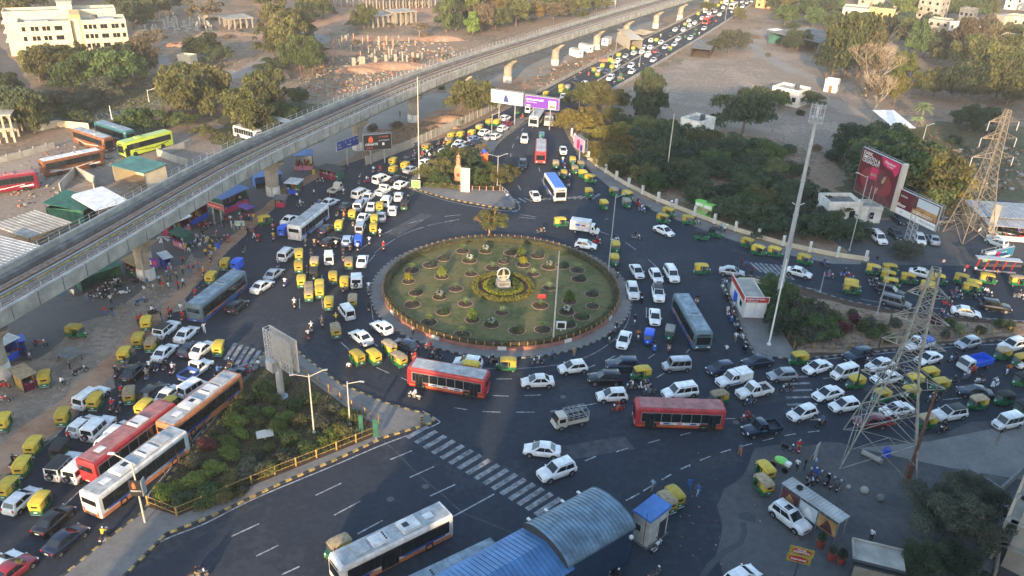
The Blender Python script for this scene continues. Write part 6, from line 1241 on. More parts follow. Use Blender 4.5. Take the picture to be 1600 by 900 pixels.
for x, y, w_, h in [(503,105,1.2,3),(553,103,1.2,2.6),(566,102,1.9,2.8),(587,101,.9,2.6),(603,99,.9,2.8),(618,98,.9,2.8),(629,99,.5,3.8),(636,100,.5,3),(645,97,.8,3.2),(652,98,.5,3),(608,92,.4,3.8),(612,93,.4,3.5),(575,68,.5,2.5),(592,70,.5,3),(604,70,.5,3),(614,74,.5,2.4),(540,66,.5,2.4),(521,98,.5,2.2),(530,70,.4,2)]+[(rnd.uniform(520,660), rnd.uniform(58,95), .35, rnd.uniform(1.2,2.6)) for _ in range(34)]:
    g = at(x, y); o = link('concrete_column', MB().box(-w_/2,w_/2,-.3,.3,0,h,'concrete_warm' if rnd.random() < .7 else 'statue_stone').mesh('concrete_column'), None, g, .15); reg(o, 'pale concrete stub column on the dug-out site above the viaduct', 'column', x, y, 'stub columns on the dug-out site')
def mound(label, px, py, rx, ry, h, k, name='earth_mound', n=26):
    g = at(px, py); m = MB(); R0 = [[((rx*f_)*math.cos(a*2*math.pi/n)*(1+.18*math.sin(a*1.7+px)), (ry*f_)*math.sin(a*2*math.pi/n)*(1+.15*math.sin(a*2.3+py)), z) for a in range(n)] for f_, z in ((1,-.05),(.8,h*.35),(.55,h*.7*(1)),(.25,h),(.05,h*1.02))]
    m.loft(R0, k); o = link(name, m.mesh(name, smooth=True, ang=80), None, g, .3); o['label'] = label; o['category'] = 'mound'
for i, (x, y, a, b, h, k, lab) in enumerate([(445,122,1.5,1.5,1.8,'dirt_red','small orange soil heap left of the dug pits'),(527,123,1.2,1.2,1.2,'dirt_red','tiny orange heap in the dug pits'),(610,106,14,4,1.8,'dirt_red','long ridge of orange earth before the stub columns'),(560,112,8,3,1.5,'dirt_red','left end of the orange earth ridge'),(690,62,10,4,1.6,'dirt_red','broad earth bank right of the dug site'),(525,85,9,3,1.6,'dirt_red','earth bank left of the dug site'),(280,72,5,2,1.5,'dirt_red','reddish heap beyond the white hut'),(700,188,6,2.5,1.2,'dirt_red','orange heap beneath the round olive tree'),(690,200,5,2,1.0,'dirt_red','low orange heap left of the panel wall'),(945,95,5,2,.9,'dirt_red','orange spoil heap beside the site cabins'),(330,55,20,5,1.4,'dirt','low bank beyond the stub columns'),(270,182,7,4,1.0,'dirt_red','orange bank below the big olive tree'),(600,60,18,6,1.0,'dirt_red','broad bank behind the dug site')]): mound(lab, x, y, a, b, h, k)
# plots of rubble: countless small stones and debris
def rubble(label, poly, n, k, smax=.35, name='rubble'):
    m = MB(); xs = [p[0] for p in poly]; ys = [p[1] for p in poly]; c = 0
    while c < n:
        x, y = rnd.uniform(min(xs), max(xs)), rnd.uniform(min(ys), max(ys)); ok = False; j = len(poly)-1
        for i in range(len(poly)):
            if (poly[i][1] > y) != (poly[j][1] > y) and x < (poly[j][0]-poly[i][0])*(y-poly[i][1])/(poly[j][1]-poly[i][1])+poly[i][0]: ok = not ok
            j = i
        if not ok: continue
        g = at(x, y); s = rnd.uniform(.06, smax); m.cbox((g.x, g.y, s*.3), (s*rnd.uniform(.7,1.8), s, s*.7), rnd.choice(k), rz=rnd.uniform(0,3)); c += 1
    o = link(name, m.mesh(name, smooth=False)); o['kind'] = 'stuff'; o['label'] = label
rubble('scattered stones', [(480,120),(560,60),(700,55),(720,100),(560,140),(470,160)], 900, ['concrete_warm','dirt_red','brick','concrete','dirt'], .7); rubble('litter', [(140,470),(330,400),(420,340),(380,400),(250,520),(100,650),(0,700),(0,640)], 230, ['concrete','concrete_dark','dirt','wood'], .14)
rubble('debris', [(0,270),(230,170),(250,230),(100,300),(30,330)], 350, ['concrete','dirt','brick','steel_dark'], .4); rubble('debris', [(1440,235),(1600,230),(1600,300),(1470,290)], 260, ['concrete','dirt_grey','wood','dirt'], .8); rubble('stones', [(960,170),(1180,90),(1300,200),(1250,260),(1000,190)], 500, ['dirt','concrete_warm'], .3)
rubble('litter', [(1080,700),(1300,720),(1400,800),(1250,900),(1050,880)], 60, ['concrete','concrete_dark','brick'], .12); rubble('debris', [(800,150),(900,120),(1000,60),(1010,50),(880,85),(700,190)], 300, ['dirt_red','concrete_warm','rust','dirt'], .5); rubble('stones', [(210,120),(330,60),(400,110),(330,160)], 400, ['dirt','concrete_warm','concrete'], .35)
# --- bottom: metro station roofs ---
O, rz, L, D = bx3((817,822), (921,766), (972,838), 4.6); D = -abs(D) if D < 0 else D
t = thing('station_entrance', 'barrel-roofed station entrance in pale blue ribbed sheet at the bottom edge', 'building', (O.x, O.y, 0), rz)
m = MB(); n_ = 18; rings = []
for i in range(n_+1):
    a = math.pi*i/n_; y = D*(1-math.cos(a))/2; z = 4.6+1.35*math.sin(a); rings.append((y, z))
nr = int(L/.42)
for q in range(nr):
    x0, x1 = L*q/nr, L*(q+1)/nr; 
    for xa, xb, dz in ((x0, x1-.06, 0), (x1-.06, x1, .05)):
        for (y0, z0), (y1, z1) in zip(rings, rings[1:]): m.face([(xa,y0,z0+dz),(xb,y0,z0+dz),(xb,y1,z1+dz),(xa,y1,z1+dz)], 'st_blue' if 'st_blue' in MATS else (mat('st_blue', (.13,.2,.26), .5, .15, var=.3, scale=.7) and 'st_blue'))
part('barrel_roof', m, t)
for x in (0.02, L-.02): mm = MB(); mm.face([(x,y,z) for y,z in rings]+[(x,D,4.3),(x,0,4.3)], 'steel_dark'); part('gable', mm, t)
mat('wall_navy', (.02,.04,.085), .6, var=.2, scale=1); part('wall', MB().box(.1, L-.1, min(0,D)+.15, min(0,D)+.35, 0, 4.5, 'wall_navy').box(.1,L-.1,max(0,D)-.35,max(0,D)-.15,0,4.5,'wall_navy').box(L-.4,L-.15,min(0,D)+.35,max(0,D)-.35,0,4.5,'wall_navy'), t)
for i in range(4): part('gutter_bracket', MB().cbox((L*(.12+.25*i), max(0,D)+.3 if D < 0 else -.3, 4.6), (.25,.5,.15), 'white_paint'), t)
part('floodlight', MB().cbox((L*.9, D-.3 if D < 0 else D+.3, 4.2), (.3,.3,.3), 'white_paint'), t)
O2, rz2, L2, D2 = O+Vector((math.cos(rz), math.sin(rz), 0))*-16, rz, 16.6, D*1.04; mat('tin_bright', (.08,.2,.4), .5, .1, var=.2, scale=.5)
t = thing('station_canopy', 'flat bright blue corrugated roof joined below the barrel roof at the bottom edge', 'building', (O2.x, O2.y, 0), rz2); m = MB(); y0, y1 = min(0,D2), max(0,D2); nr = int(L2/.45); mid = (y0+y1)/2
for q in range(nr):
    x0, x1 = L2*q/nr, L2*(q+1)/nr
    for xa, xb, dz in ((x0, x1-.08, 0), (x1-.08, x1, .05)):
        m.face([(xa,y0,4.4+dz),(xb,y0,4.4+dz),(xb,mid,5.3+dz),(xa,mid,5.3+dz)], 'tin_bright'); m.face([(xa,mid,5.3+dz),(xb,mid,5.3+dz),(xb,y1,4.4+dz),(xa,y1,4.4+dz)], 'tin_bright')
part('roof', m, t); part('wall', MB().box(.2,L2-.2,y0+.3,y0+.5,0,4.3,'wall_navy').box(.2,L2-.9,y1-.5,y1-.3,0,4.3,'wall_navy'), t)
# kiosk with blue roof
O, rz, L, D = bx3((986,840), (1010,857), (1042,835)); t = thing('kiosk', 'white corrugated booth with bright blue roof right of the barrel roof', 'kiosk', (O.x,O.y,0), rz); Hk = 3.4
m = MB().box(0,L,0,D,.1,Hk,'whitewash'); 
for i in range(int(L/.3)): m.box(i*.3,i*.3+.06,-.035,-.003,.15,Hk-.05,'whitewash')
for i in range(int(D/.3)): m.box(L+.003,L+.035,i*.3,i*.3+.06,.15,Hk-.05,'whitewash')
part('wall', m, t); part('roof', MB().loft([[(-.2,-.2,Hk),(L+.2,-.2,Hk),(L+.2,D+.2,Hk),(-.2,D+.2,Hk)],[(-.1,-.1,Hk+.14),(L+.1,-.1,Hk+.14),(L+.1,D+.1,Hk+.3),(-.1,D+.1,Hk+.3)]], 'tin_blue'), t)
part('door', MB().box(L+.036,L+.07,D*.55,D*.9,.15,2.3,'steel_dark'), t); part('window', MB().box(L*.15,L*.5,-.07,-.036,1.5,2.2,'steel_dark'), t); part('base', MB().box(-.2,L+.2,-.2,D+.2,0,.1,'concrete_dark'), t); part('pipe', MB().tube((L*.8,-.12,.3),(L*.8,-.12,4.2),.03,'steel_dark'), t)
# bus shelter with posters
O, rz, L, D = bx3((1223,756), (1311,817), (1324,806), 2.7); t = thing('bus_shelter', 'grey ribbed bus shelter roof above three picture posters beside the large white SUV', 'bus shelter', (O.x,O.y,0), rz); m = MB().box(-.1,L+.1,-.1,D+.1,2.7,2.78,'tin')
for i in range(int(L/.35)): m.box(i*.35,i*.35+.08,-.1,D+.1,2.78,2.83,'tin')
part('roof', m, t)
for i in range(4): part('post', MB().tube((L*i/3,.1,0),(L*i/3,.1,2.7),.05,'steel'), t); part('post', MB().tube((L*i/3,D-.1,0),(L*i/3,D-.1,2.7),.05,'steel'), t)
for i, (k, k2) in enumerate((('ad_choc','ad_sand'),('ad_sky','white_paint'),('ad_sand','ad_choc'))): x0, x1 = L*i/3+.1, L*(i+1)/3-.1; p = part('poster', MB().box(x0,x1,.02,.08,.7,2.3,k), t); polyp(p, 'picture', [(x0+.3,.8),(x1-.2,.8),(x1-.6,1.7),(x0+.9,2.1)], k2, .012)
part('bench', MB().box(.3,L-.3,.5,.9,.4,.46,'steel'), t); part('tyre', MB().disc((L*.22, D*.5, 2.92), .33, 'tyre', n=14, h=.16), t)
# container kiosk with red sign
O, rz, L, D = bx3((1159,499), (1194,500), (1192,478)); D = max(D, 7.5); t = thing('kiosk', 'white container kiosk with red name board on the median tip', 'kiosk', (O.x,O.y,0), rz); H = 3.0
part('container', MB().box(0,L,0,D,.3,H,'whitewash').box(.2,L-.2,.2,D-.2,H,H+.04,'concrete'), t); part('end_door', MB().box(.2,L*.48,-.05,-.003,.4,H-.15,'white_paint').box(L*.52,L-.2,-.05,-.003,.4,H-.15,'white_paint'), t)
s = part('name_board', MB().box(-.1,L+.15,-.16,-.06,H-.15,H+.85,'whitewash').box(0,L+.05,-.18,-.161,H-.05,H+.75,'red_paint'), t); text('GUJARATNI CHAI', s, .1, H+.35, .34, 'white_paint', -.19, bold=.01); text('SHRI GANESH', s, .3, H+.02, .24, 'white_paint', -.19); rectp(s, 'blue_patch', L*.3, L*.5, H+.35, H+.65, 'ad_navy', -.182)
s = part('name_board', MB().box(-.16,-.05,-.05,D,H-.15,H+.85,'whitewash').box(-.18,-.161,.1,D-.1,H-.05,H+.75,'red_paint'), t); part('side_window', MB().box(-.04,-.003,1.2,2.2,1.4,2.2,'glass').box(-.04,-.003,3.6,5.4,.5,2.2,'cargo_blue'), t)
# red bus shelter
O, rz, L, D = bx3((1521,426), (1590,432), (1592,426)); t = thing('bus_shelter', 'small bus shelter with slanting red supports on the right pavement', 'bus shelter', (O.x,O.y,0), rz); part('roof', MB().box(0,L,-.1,1.3,2.6,2.7,'galv'), t)
for i in range(5): part('support', MB().tube((L*(i+.3)/5,.9,0),(L*(i+.3)/5,.1,2.6),.11,'red_paint',n=6), t)
part('bench', MB().box(.3,L-.3,.2,.6,.4,.5,'steel'), t)
# green tram-like kiosks on the footpath
for i, (x, y) in enumerate(((1084,333),(1097,338))):
    A, rz, L = frame_at((x, y), (x+13, y+4.5)); t = thing('vending_booth', ('left' if i == 0 else 'right')+' one of two bright green advertising booths behind the white-posted wall', 'booth', A, rz, 'green booths'); part('booth_body', MB().box(0,L,0,1.2,0,2.6,'ad_green').box(.1,L-.1,-.04,-.003,.9,1.7,'auto_tan'), t); part('poster', MB().box(.15,L-.15,-.04,-.003,1.8,2.4,'white_paint'), t); part('roof', MB().box(-.1,L+.1,-.1,1.3,2.6,2.7,'ad_green'), t)
# statue, tall board, red box on upper island
g = at(716, 282); t = thing('statue', 'reddish standing statue on a tall pedestal among the island trees', 'statue', (g.x,g.y,.15)); m = MB().box(-.75,.75,-.6,.6,0,2.6,'statue_stone').box(-.95,.95,-.8,.8,0,.4,'statue_stone').loft([[(-.75,-.6,2.6),(.75,-.6,2.6),(.75,.6,2.6),(-.75,.6,2.6)],[(-.35,-.3,3.3),(.35,-.3,3.3),(.35,.3,3.3),(-.35,.3,3.3)]],'statue_stone'); part('pedestal', m, t); part('plaque', MB().box(-.3,.3,-.63,-.603,.9,1.6,'red_paint'), t)
b0, _k = limb_mesh('fig', pose('stand')); b0.materials.clear(); b0.materials.append(MATS['statue_stone']); o = link('figure', b0, t, (0,0,3.3), -math.pi/2); o.scale = (1.35,1.35,1.35)
part('robe', MB().loft([[(.42*math.cos(a*math.pi/5),.34*math.sin(a*math.pi/5),3.3) for a in range(10)],[(.36*math.cos(a*math.pi/5),.27*math.sin(a*math.pi/5),4.6) for a in range(10)]],'statue_stone'), t, smooth=True)
A, rz, L = frame_at((720,300),(734,301)); t = thing('information_pillar', 'tall white information pillar in front of the statue', 'sign', (A.x,A.y,.15), rz); part('pillar', MB().box(0,L,-.2,.2,0,4.9,'bus_cream').box(-.05,L+.05,-.24,.24,3.2,3.26,'galv').box(-.05,L+.05,-.24,.24,1.8,1.86,'galv'), t); polyp(t, 'emblem', [(L*.2,4.2),(L*.8,4.2),(L*.7,3.8),(L*.5,3.5),(L*.3,3.8)], 'ad_rose', -.215)
g = at(756, 256); t = thing('pump_box', 'square orange-red painted box with blue top on the island', 'box', (g.x,g.y,.15)); part('box_body', MB().box(-.9,.9,-.7,.7,0,2.4,'ad_orange'), t); part('tank', MB().disc((0,0,2.7),.5,'cargo_blue',n=12,h=.6), t)
# small signs
def sign(px, py, ytop, label, k, shape='rect', w_=.9, h_=.6, post='galv', rz=0):
    g = at(px, py); H = hgt(g, ytop); t = thing('road_sign', label, 'sign', (g.x,g.y,0), rz); part('post', MB().tube((0,0,0),(0,0,H-.1),.05,post), t)
    if shape == 'disc': part('sign_disc', MB().disc((0,-.08,H-.4),.38,k,n=18,ax='y',h=.04), t); part('border', MB().disc((0,-.105,H-.4),.26,'white_paint',n=18,ax='y',h=.02), t)
    else: part('sign_plate', MB().box(-w_/2,w_/2,-.1,-.06,H-h_,H,k), t)
    return t, H
sign(1048,327,311,'round blue and red no-parking sign by the wall','ad_navy','disc'); sign(1468,428,404,'black and white striped post with round sign on the right pavement','red_paint','disc',post='black_paint'); sign(565,680,648,'small green banner pole at the tip of the hedge garden','net_green',w_=.5,h_=2.2); sign(588,690,655,'tall green feather sign at the right end of the hedge garden','net_green',w_=.6,h_=2.4)
for x, y, lab in ((659,663,'yellow and black striped bollard at the pavement tip'),(1144,444,'yellow and black striped bollard beside the kiosk'),(1537,0,'')):
    if lab:
        g = at(x, y); t = thing('bollard', lab, 'bollard', (g.x,g.y,.15)); m = MB()
        for i in range(5): m.tube((0,0,i*.2),(0,0,i*.2+.2),.15,'kerb_y' if i % 2 else 'kerb_b',n=10)
        part('bollard_post', m, t); part('cap', MB().disc((0,0,1.03),.17,'kerb_y',n=10,h=.06), t)
g = at(876, 520); t = thing('lawn_sign', 'white framed dark sign beside the pole on the lawn', 'sign', (g.x,g.y,.32)); part('sign_frame', MB().box(-.7,.7,-.1,.1,.3,1.5,'white_paint'), t); part('sign_face', MB().box(-.5,.5,-.12,-.102,.5,1.3,'black_paint'), t); part('post', MB().tube((0,0,0),(0,0,.3),.08,'white_paint'), t)
g = at(846, 473); t = thing('lawn_sign', 'small red board on the lawn behind an agave', 'sign', (g.x,g.y,.32)); part('sign_face', MB().box(-.6,.6,-.04,.04,.4,1.1,'red_paint'), t); part('post', MB().tube((0,0,0),(0,0,.4),.05,'steel'), t)
g = at(415, 688); t = thing('inspection_cover', 'tilted white square panel in the hedge garden', 'panel', (g.x,g.y,.9), .4); part('panel', MB().box(-.9,.9,-.7,.7,0,.06,'bus_cream'), t); part('stand', MB().tube((0,0,-.75),(0,0,0),.1,'steel'), t)
g = at(1240, 905); t = thing('shop_sign', 'double yellow and red oval restaurant sign on a pole at the bottom', 'sign', (g.x,g.y,0), R(-18)); z0 = 2.2
part('pole', MB().tube((0,0,0),(0,0,z0+1.9),.06,'steel_dark'), t)
for i, (z, x, words, k) in enumerate(((z0+.95,.05,('HOTEL','RAJASTHAN'),'ad_orange'),(z0,-.05,('RAJANAND',),'red_paint'))):
    p = part('sign_plate', MB().box(x-1.05,x+1.05,-.12,-.06,z,z+.85,'auto_yellow'), t); q = MB().prism([(x+.85*math.cos(a*math.pi/10), .42+.33*math.sin(a*math.pi/10)) for a in range(20)], 0, .015, 'red_paint'); o = part('oval', q, p, loc=(0,-.122,z)); o.rotation_euler = (math.pi/2,0,0)
    for j, w_ in enumerate(words): text(w_, p, x, z+(.5 if len(words) > 1 else .3)-j*.24, .26, 'white_paint', -.15, 'CENTER', bold=.008)
# vegetable cart, rocks, pots
A, rz, L = frame_at((1203,728),(1222,738)); t = thing('handcart', 'handcart heaped with green vegetables beside the parked rickshaws', 'cart', A, rz); part('cart_bed', MB().box(0,2,0,1.2,.75,.85,'wood'), t); part('load', MB().sphere((.9,.6,.95),.75,'ad_green',sq=(1.1,.8,.5)), t, smooth=True)
for x in (.3,1.7): part('wheel', MB().disc((x,0,.35),.35,'tyre',n=12,ax='y',h=.06), t)
part('basin', MB().box(1.4,2.0,.2,.8,.85,1.2,'white_paint'), t)
g = at(1273, 718); t = thing('menu_stand', 'leaning white poster stand near the pylon leg', 'sign', g, R(50)); part('poster', MB().box(-.5,.5,-.03,.03,.2,2.2,'bus_cream').box(-.4,.4,-.05,-.031,.5,1.9,'galv'), t); part('legs', MB().tube((-.4,.4,0),(0,0,1.8),.03,'steel').tube((.4,.4,0),(0,0,1.8),.03,'steel'), t)
A, rz, L = frame_at((1346,709),(1378,725)); t = thing('concrete_pipe', 'fallen concrete pole lying inside the pylon base', 'pipe', A, rz); part('pipe', MB().tube((0,0,.3),(L,0,.3),.3,'concrete',n=12), t, smooth=True); part('end_rim', MB().tube((L-.2,0,.3),(L,0,.3),.34,'concrete_dark',n=12), t)
for x, y, s, lab, k in ((1325,762,.3,'round pale boulder at the end of the parked motorbikes','concrete'),(1350,768,.5,'large boulder below the pylon','concrete'),(1375,780,.5,'broken concrete slab below the pylon','concrete_dark')):
    o = link('boulder', MB().sphere((0,0,s*.4),s,k,sq=(1.2,.9,.7)).mesh('boulder'), None, at(x,y), 1); o['label'] = lab; o['category'] = 'boulder'
g = at(1384, 712); t = thing('drum', 'bright blue plastic drum inside the pylon base', 'drum', g); part('drum_body', MB().disc((0,0,.5),.45,'cargo_blue',n=12,h=1), t, smooth=True); part('lid', MB().disc((0,0,1.02),.4,'ad_navy',n=12,h=.04), t)
# bottom right: gateway, canopy and the corner building
O, rz, L, D = bx3((1333,873), (1415,893), (1412,862), 2.6); t = thing('gate_canopy', 'flat grey gate canopy at the bottom right', 'canopy', (O.x,O.y,0), rz); part('roof', MB().box(0,L,0,abs(D),2.5,2.65,'concrete').box(0,L,abs(D)-.12,abs(D),2.65,2.9,'concrete').box(0,.12,0,abs(D)-.12,2.65,2.9,'concrete'), t)
for x in (.2, L-.2): part('post', MB().box(x-.1,x+.1,.1,.3,0,2.5,'steel_dark'), t)
part('wall', MB().box(.3,L-.3,.15,.25,.2,1.6,'concrete_warm'), t); part('beam', MB().box(0,L,-.3,-.003,2.3,2.6,'black_paint'), t)
O, rz, L, D = bx3((1550,884), (1640,930), (1660,780), 0); t = thing('office_building', 'pale concrete building with deep sunshades at the bottom right corner', 'building', (O.x,O.y,0), rz)
part('wall', MB().box(.6,L+8,.6,9,0,15,'office_wall' if 'office_wall' in MATS else (mat('office_wall', (.36,.35,.31), .85, var=.15, scale=.4) and 'office_wall')), t)
for z in (2.6,5.4,8.2,11.0,13.8): part('sunshade', MB().box(0,L+8,0,.58,z,z+.15,'concrete'), t); part('sunshade', MB().box(-.4,.59,0,8,z,z+.15,'concrete'), t)
for y in (0.8, 4, 7.4): part('fin', MB().box(-.5,-.25,y,y+.3,0,16,'bus_cream'), t)
for z in (.8,3.5,6.3,9.1,11.9):
    for y in (2.4,5.7): part('window', MB().box(.56,.597,y-.7,y+.7,z,z+1.3,'glass'), t)
wall('courtyard_wall', 'pale courtyard wall left of the bottom right building', 'wall', [(1531,858),(1558,872),(1552,905)], 1.0, .2, 'concrete_warm'); sheet('courtyard', [(1530,862),(1556,875),(1545,905),(1500,905)], 'paving', .03)
wall('yard_wall', 'dirty low wall behind the big shaded tree', 'wall', [(1510,742),(1530,752),(1560,772),(1600,735)], .9, .2, 'concrete_dark')
# buildings behind the viewpoint whose long shadows fall across the junction
a = SUN_AZ
def tower(u1, u2, H, label, y0=-62, y1=-26):
    c, s = math.cos(a), math.sin(a); corners = [((u+y*s)/c, y) for u, y in ((u1,y0),(u2,y0),(u2,y1),(u1,y1))]
    m = MB().prism(corners, 0, H, 'concrete_warm'); thing('tower_block', label, 'building', data=m.mesh('tower_block', smooth=False))
te = math.tan(SUN_EL)
tower(-13.8, 52.0, 62, 'wide pale tower block behind the viewpoint'); tower(-23.7, -16.5, 30, 'slim lower block behind the viewpoint, left of the wide one'); tower(71.5, 210, 66, 'broad block behind the viewpoint at far right'); tower(-86, -56, 58, 'mid-height block behind the viewpoint at far left'); tower(-44, -37, 34, 'narrow stair tower behind the viewpoint')
# ================= vegetation =================
leafmat('leaf_olive', (.05,.06,.022), (.17,.165,.055)); leafmat('leaf_green', (.032,.06,.02), (.115,.15,.05)); leafmat('leaf_dark', (.028,.045,.024), (.085,.105,.05))
leafmat('leaf_dusty', (.09,.075,.045), (.24,.19,.11)); leafmat('leaf_bright', (.065,.105,.02), (.21,.26,.055)); leafmat('leaf_lime', (.13,.14,.02), (.30,.28,.05)); leafmat('leaf_yellow', (.2,.2,.015), (.42,.4,.03)); leafmat('leaf_grey', (.045,.052,.036), (.125,.13,.085)); leafmat('leaf_red', (.08,.025,.025), (.2,.05,.06)); leafmat('leaf_gold', (.09,.08,.02), (.24,.19,.05)); leafmat('leaf_hedge', (.075,.08,.035), (.2,.185,.085)); leafmat('leaf_pale', (.12,.16,.06), (.3,.34,.16)); leafmat('leaf_flower', (.35,.36,.3), (.7,.7,.66))  # the gold leaves have low golden sunlight put into their colour
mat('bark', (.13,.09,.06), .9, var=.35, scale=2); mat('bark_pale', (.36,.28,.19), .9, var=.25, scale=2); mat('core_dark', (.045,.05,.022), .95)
rs = np.random.RandomState(11)
def leaves(C, Nrm, size, mats_, name):
    """small two-triangle leaf clumps at points C facing roughly Nrm"""
    n = len(C); j = rs.normal(size=(n,3))*.75+Nrm; j /= np.linalg.norm(j, axis=1)[:,None]
    a = np.cross(j, rs.normal(size=(n,3))); a /= np.linalg.norm(a, axis=1)[:,None]; b = np.cross(j, a)
    s = size*rs.uniform(.55, 1.35, n)[:,None]; asp = rs.uniform(.5, 1., n)[:,None]
    V = np.stack([C-a*s, C-b*s*asp*.7+a*s*.1, C+a*s, C+b*s*asp], 1).reshape(-1,3)
    me = bpy.data.meshes.new(name); me.vertices.add(n*4); me.vertices.foreach_set('co', V.ravel()); me.loops.add(n*4); me.loops.foreach_set('vertex_index', np.arange(n*4)); me.polygons.add(n); me.polygons.foreach_set('loop_start', np.arange(n)*4)
    for k in mats_: me.materials.append(MATS[k])
    me.update(calc_edges=True); return me
def cloud(lobes, n, inner=.35):
    """points on and inside many lobes (cx,cy,cz,rx,ry,rz)"""
    L = np.array(lobes); w_ = (L[:,3]*L[:,4]+L[:,5]*L[:,3]); idx = rs.choice(len(L), n, p=w_/w_.sum()); d = rs.normal(size=(n,3)); d /= np.linalg.norm(d, axis=1)[:,None]
    d[:,2] = np.where(d[:,2] < -.45, -d[:,2], d[:,2]); r = np.where(rs.uniform(size=n) < inner, rs.uniform(.3,.8,n), rs.uniform(.8,1.08,n))[:,None]
    return L[idx,:3]+d*L[idx,3:6]*r, d
def crown_mesh(kind, seed):
    global rs; rs = np.random.RandomState(seed); r_ = rs; lob = []
    if kind in ('round', 'fine'):      # unit crown: radius 1, height span 0..1 above crown base
        for i in range(40):
            a = r_.uniform(0, 6.283); q = math.sqrt(r_.uniform(0,1))*.8*(1-.25*math.sin(a*2+seed)); z = r_.uniform(.12,.88)*(1-.4*q*q); s = r_.uniform(.12,.31); lob.append((q*math.cos(a), q*math.sin(a), z, s, s, s*.62))
        lob.append((0,0,.45,.42,.42,.3)); n, sz = (6500, .045) if kind == 'round' else (15000, .024)
    elif kind == 'tall':
        for i in range(34): z = r_.uniform(.05,.95); q = (.62*(1-abs(z-.45)*1.1))*r_.uniform(.2,1); a = r_.uniform(0,6.283); s = r_.uniform(.2,.34); lob.append((q*math.cos(a), q*math.sin(a), z, s, s, s*.42))
        n, sz = 4200, .07
    elif kind == 'sparse':
        for i in range(20): a = r_.uniform(0,6.283); q = math.sqrt(r_.uniform(0,1))*.8; z = r_.uniform(.3,.9)*(1-.3*q); s = r_.uniform(.12,.24); lob.append((q*math.cos(a), q*math.sin(a), z, s, s, s*.5))
        n, sz = 1900, .05
    elif kind == 'bush':
        for i in range(11): a = r_.uniform(0,6.283); q = r_.uniform(0,.55); s = r_.uniform(.36,.52); lob.append((q*math.cos(a), q*math.sin(a), r_.uniform(.2,.5), s, s, s*.85))
        n, sz = 1700, .075
    elif kind == 'ball': lob = [(0,0,.5,1,1,.55)]; n, sz = 420, .14
    P, D = cloud(lob, n); return leaves(P, D, sz, ['SLOT'] if False else [], 'crown')
_cm = {}
def crown(kind, var, leaf):
    key = (kind, var, leaf)
    if key not in _cm:
        if (kind, var) not in _cm: _cm[(kind, var)] = crown_mesh(kind, (len(kind)*97+var*31+ord(kind[0])*7) % 9999)
        m = _cm[(kind, var)].copy(); m.name = 'crown'; m.materials.append(MATS[leaf]); _cm[key] = m
    return _cm[key]
def trunk_mesh(R_, H, zc, seed, k='bark', lean=.05, forks=5, bare=False):
    r_ = random.Random(seed); m = MB(); top = Vector((lean*H*r_.uniform(-1,1), lean*H*r_.uniform(-1,1), zc)); m.tube((0,0,-.1), top*.5, .05*H*.62, k, r1=.036*H*.62, n=7); m.tube(top*.5, top, .036*H*.62, k, r1=.028*H*.62, n=7)
    def limb(p, d, L, r, dep):
        q = p+d*L; m.tube(p, q, r, k, r1=r*.6, n=5 if dep < 2 else 3)
        if dep < (5 if bare else 2):
            for _ in range(3 if bare else 2):
                nd = (d+Vector((r_.uniform(-.7,.7), r_.uniform(-.7,.7), r_.uniform(-.15,.5)))).normalized(); limb(q, nd, L*r_.uniform(.6,.8), r*.58, dep+1)
    for i in range(forks):
        a = i*6.283/forks+r_.uniform(-.4,.4); e = r_.uniform(.5,1.1); limb(top, Vector((math.cos(a)*math.cos(e), math.sin(a)*math.cos(e), math.sin(e))), (H-zc)*(.42 if not bare else .34), .02*H*.62, 0)
    return m.mesh('trunk')
TLAB = {'leaf_olive': 'olive green', 'leaf_green': 'mid green', 'leaf_dark': 'dark green', 'leaf_dusty': 'dusty brown', 'leaf_bright': 'bright green', 'leaf_grey': 'greyish', 'leaf_gold': 'golden lit', 'leaf_red': 'red'}
ntree = 0; _tm = {}
def tree(px, py, R_, H, leaf='leaf_olive', kind='round', desc=None, base=.28, bark='bark', z=0):
    global ntree; ntree += 1; g = at(px, py); e = link(dict(tall='tall_tree', sparse='sparse_tree').get(kind, 'tree'), None, None, (g.x, g.y, z), rnd.uniform(0, 6.283)); v = ntree % 6
    if R_ >= 4.5 and z == 0 and kind == 'round' and base > .1: H *= 1.3; R_ *= rnd.uniform(.98,1.12); base = min(base, .16)
    c = link('crown', crown(kind, v, leaf), e, (0,0,H*base)); c.scale = (R_*rnd.uniform(.88,1.1), R_*rnd.uniform(.88,1.1), H*(1-base)); c.rotation_euler = (0,0,rnd.uniform(0,6.28))
    tk = (kind, v, round(H), bark)
    if tk not in _tm: _tm[tk] = trunk_mesh(R_, round(H), round(H)*max(base, .3), ntree, bark)
    link('trunk', _tm[tk], e)
    reg(e, desc or f'{TLAB.get(leaf, "green")} {"tall narrow" if kind == "tall" else "thin" if kind == "sparse" else "leafy"} tree', 'tree', px, py, 'trees round the junction'); return e
def bare_tree(px, py, R_, H, desc):
    global ntree; ntree += 1; g = at(px, py); e = link('bare_tree', None, None, g); link('trunk', trunk_mesh(R_, H, H*.25, ntree*3, 'bark_pale', .06, 5, True), e)
    c = link('crown', crown('sparse', ntree % 3, 'leaf_dusty'), e, (0,0,H*.3)); c.scale = (R_, R_, H*.7); reg(e, desc, 'tree', px, py)
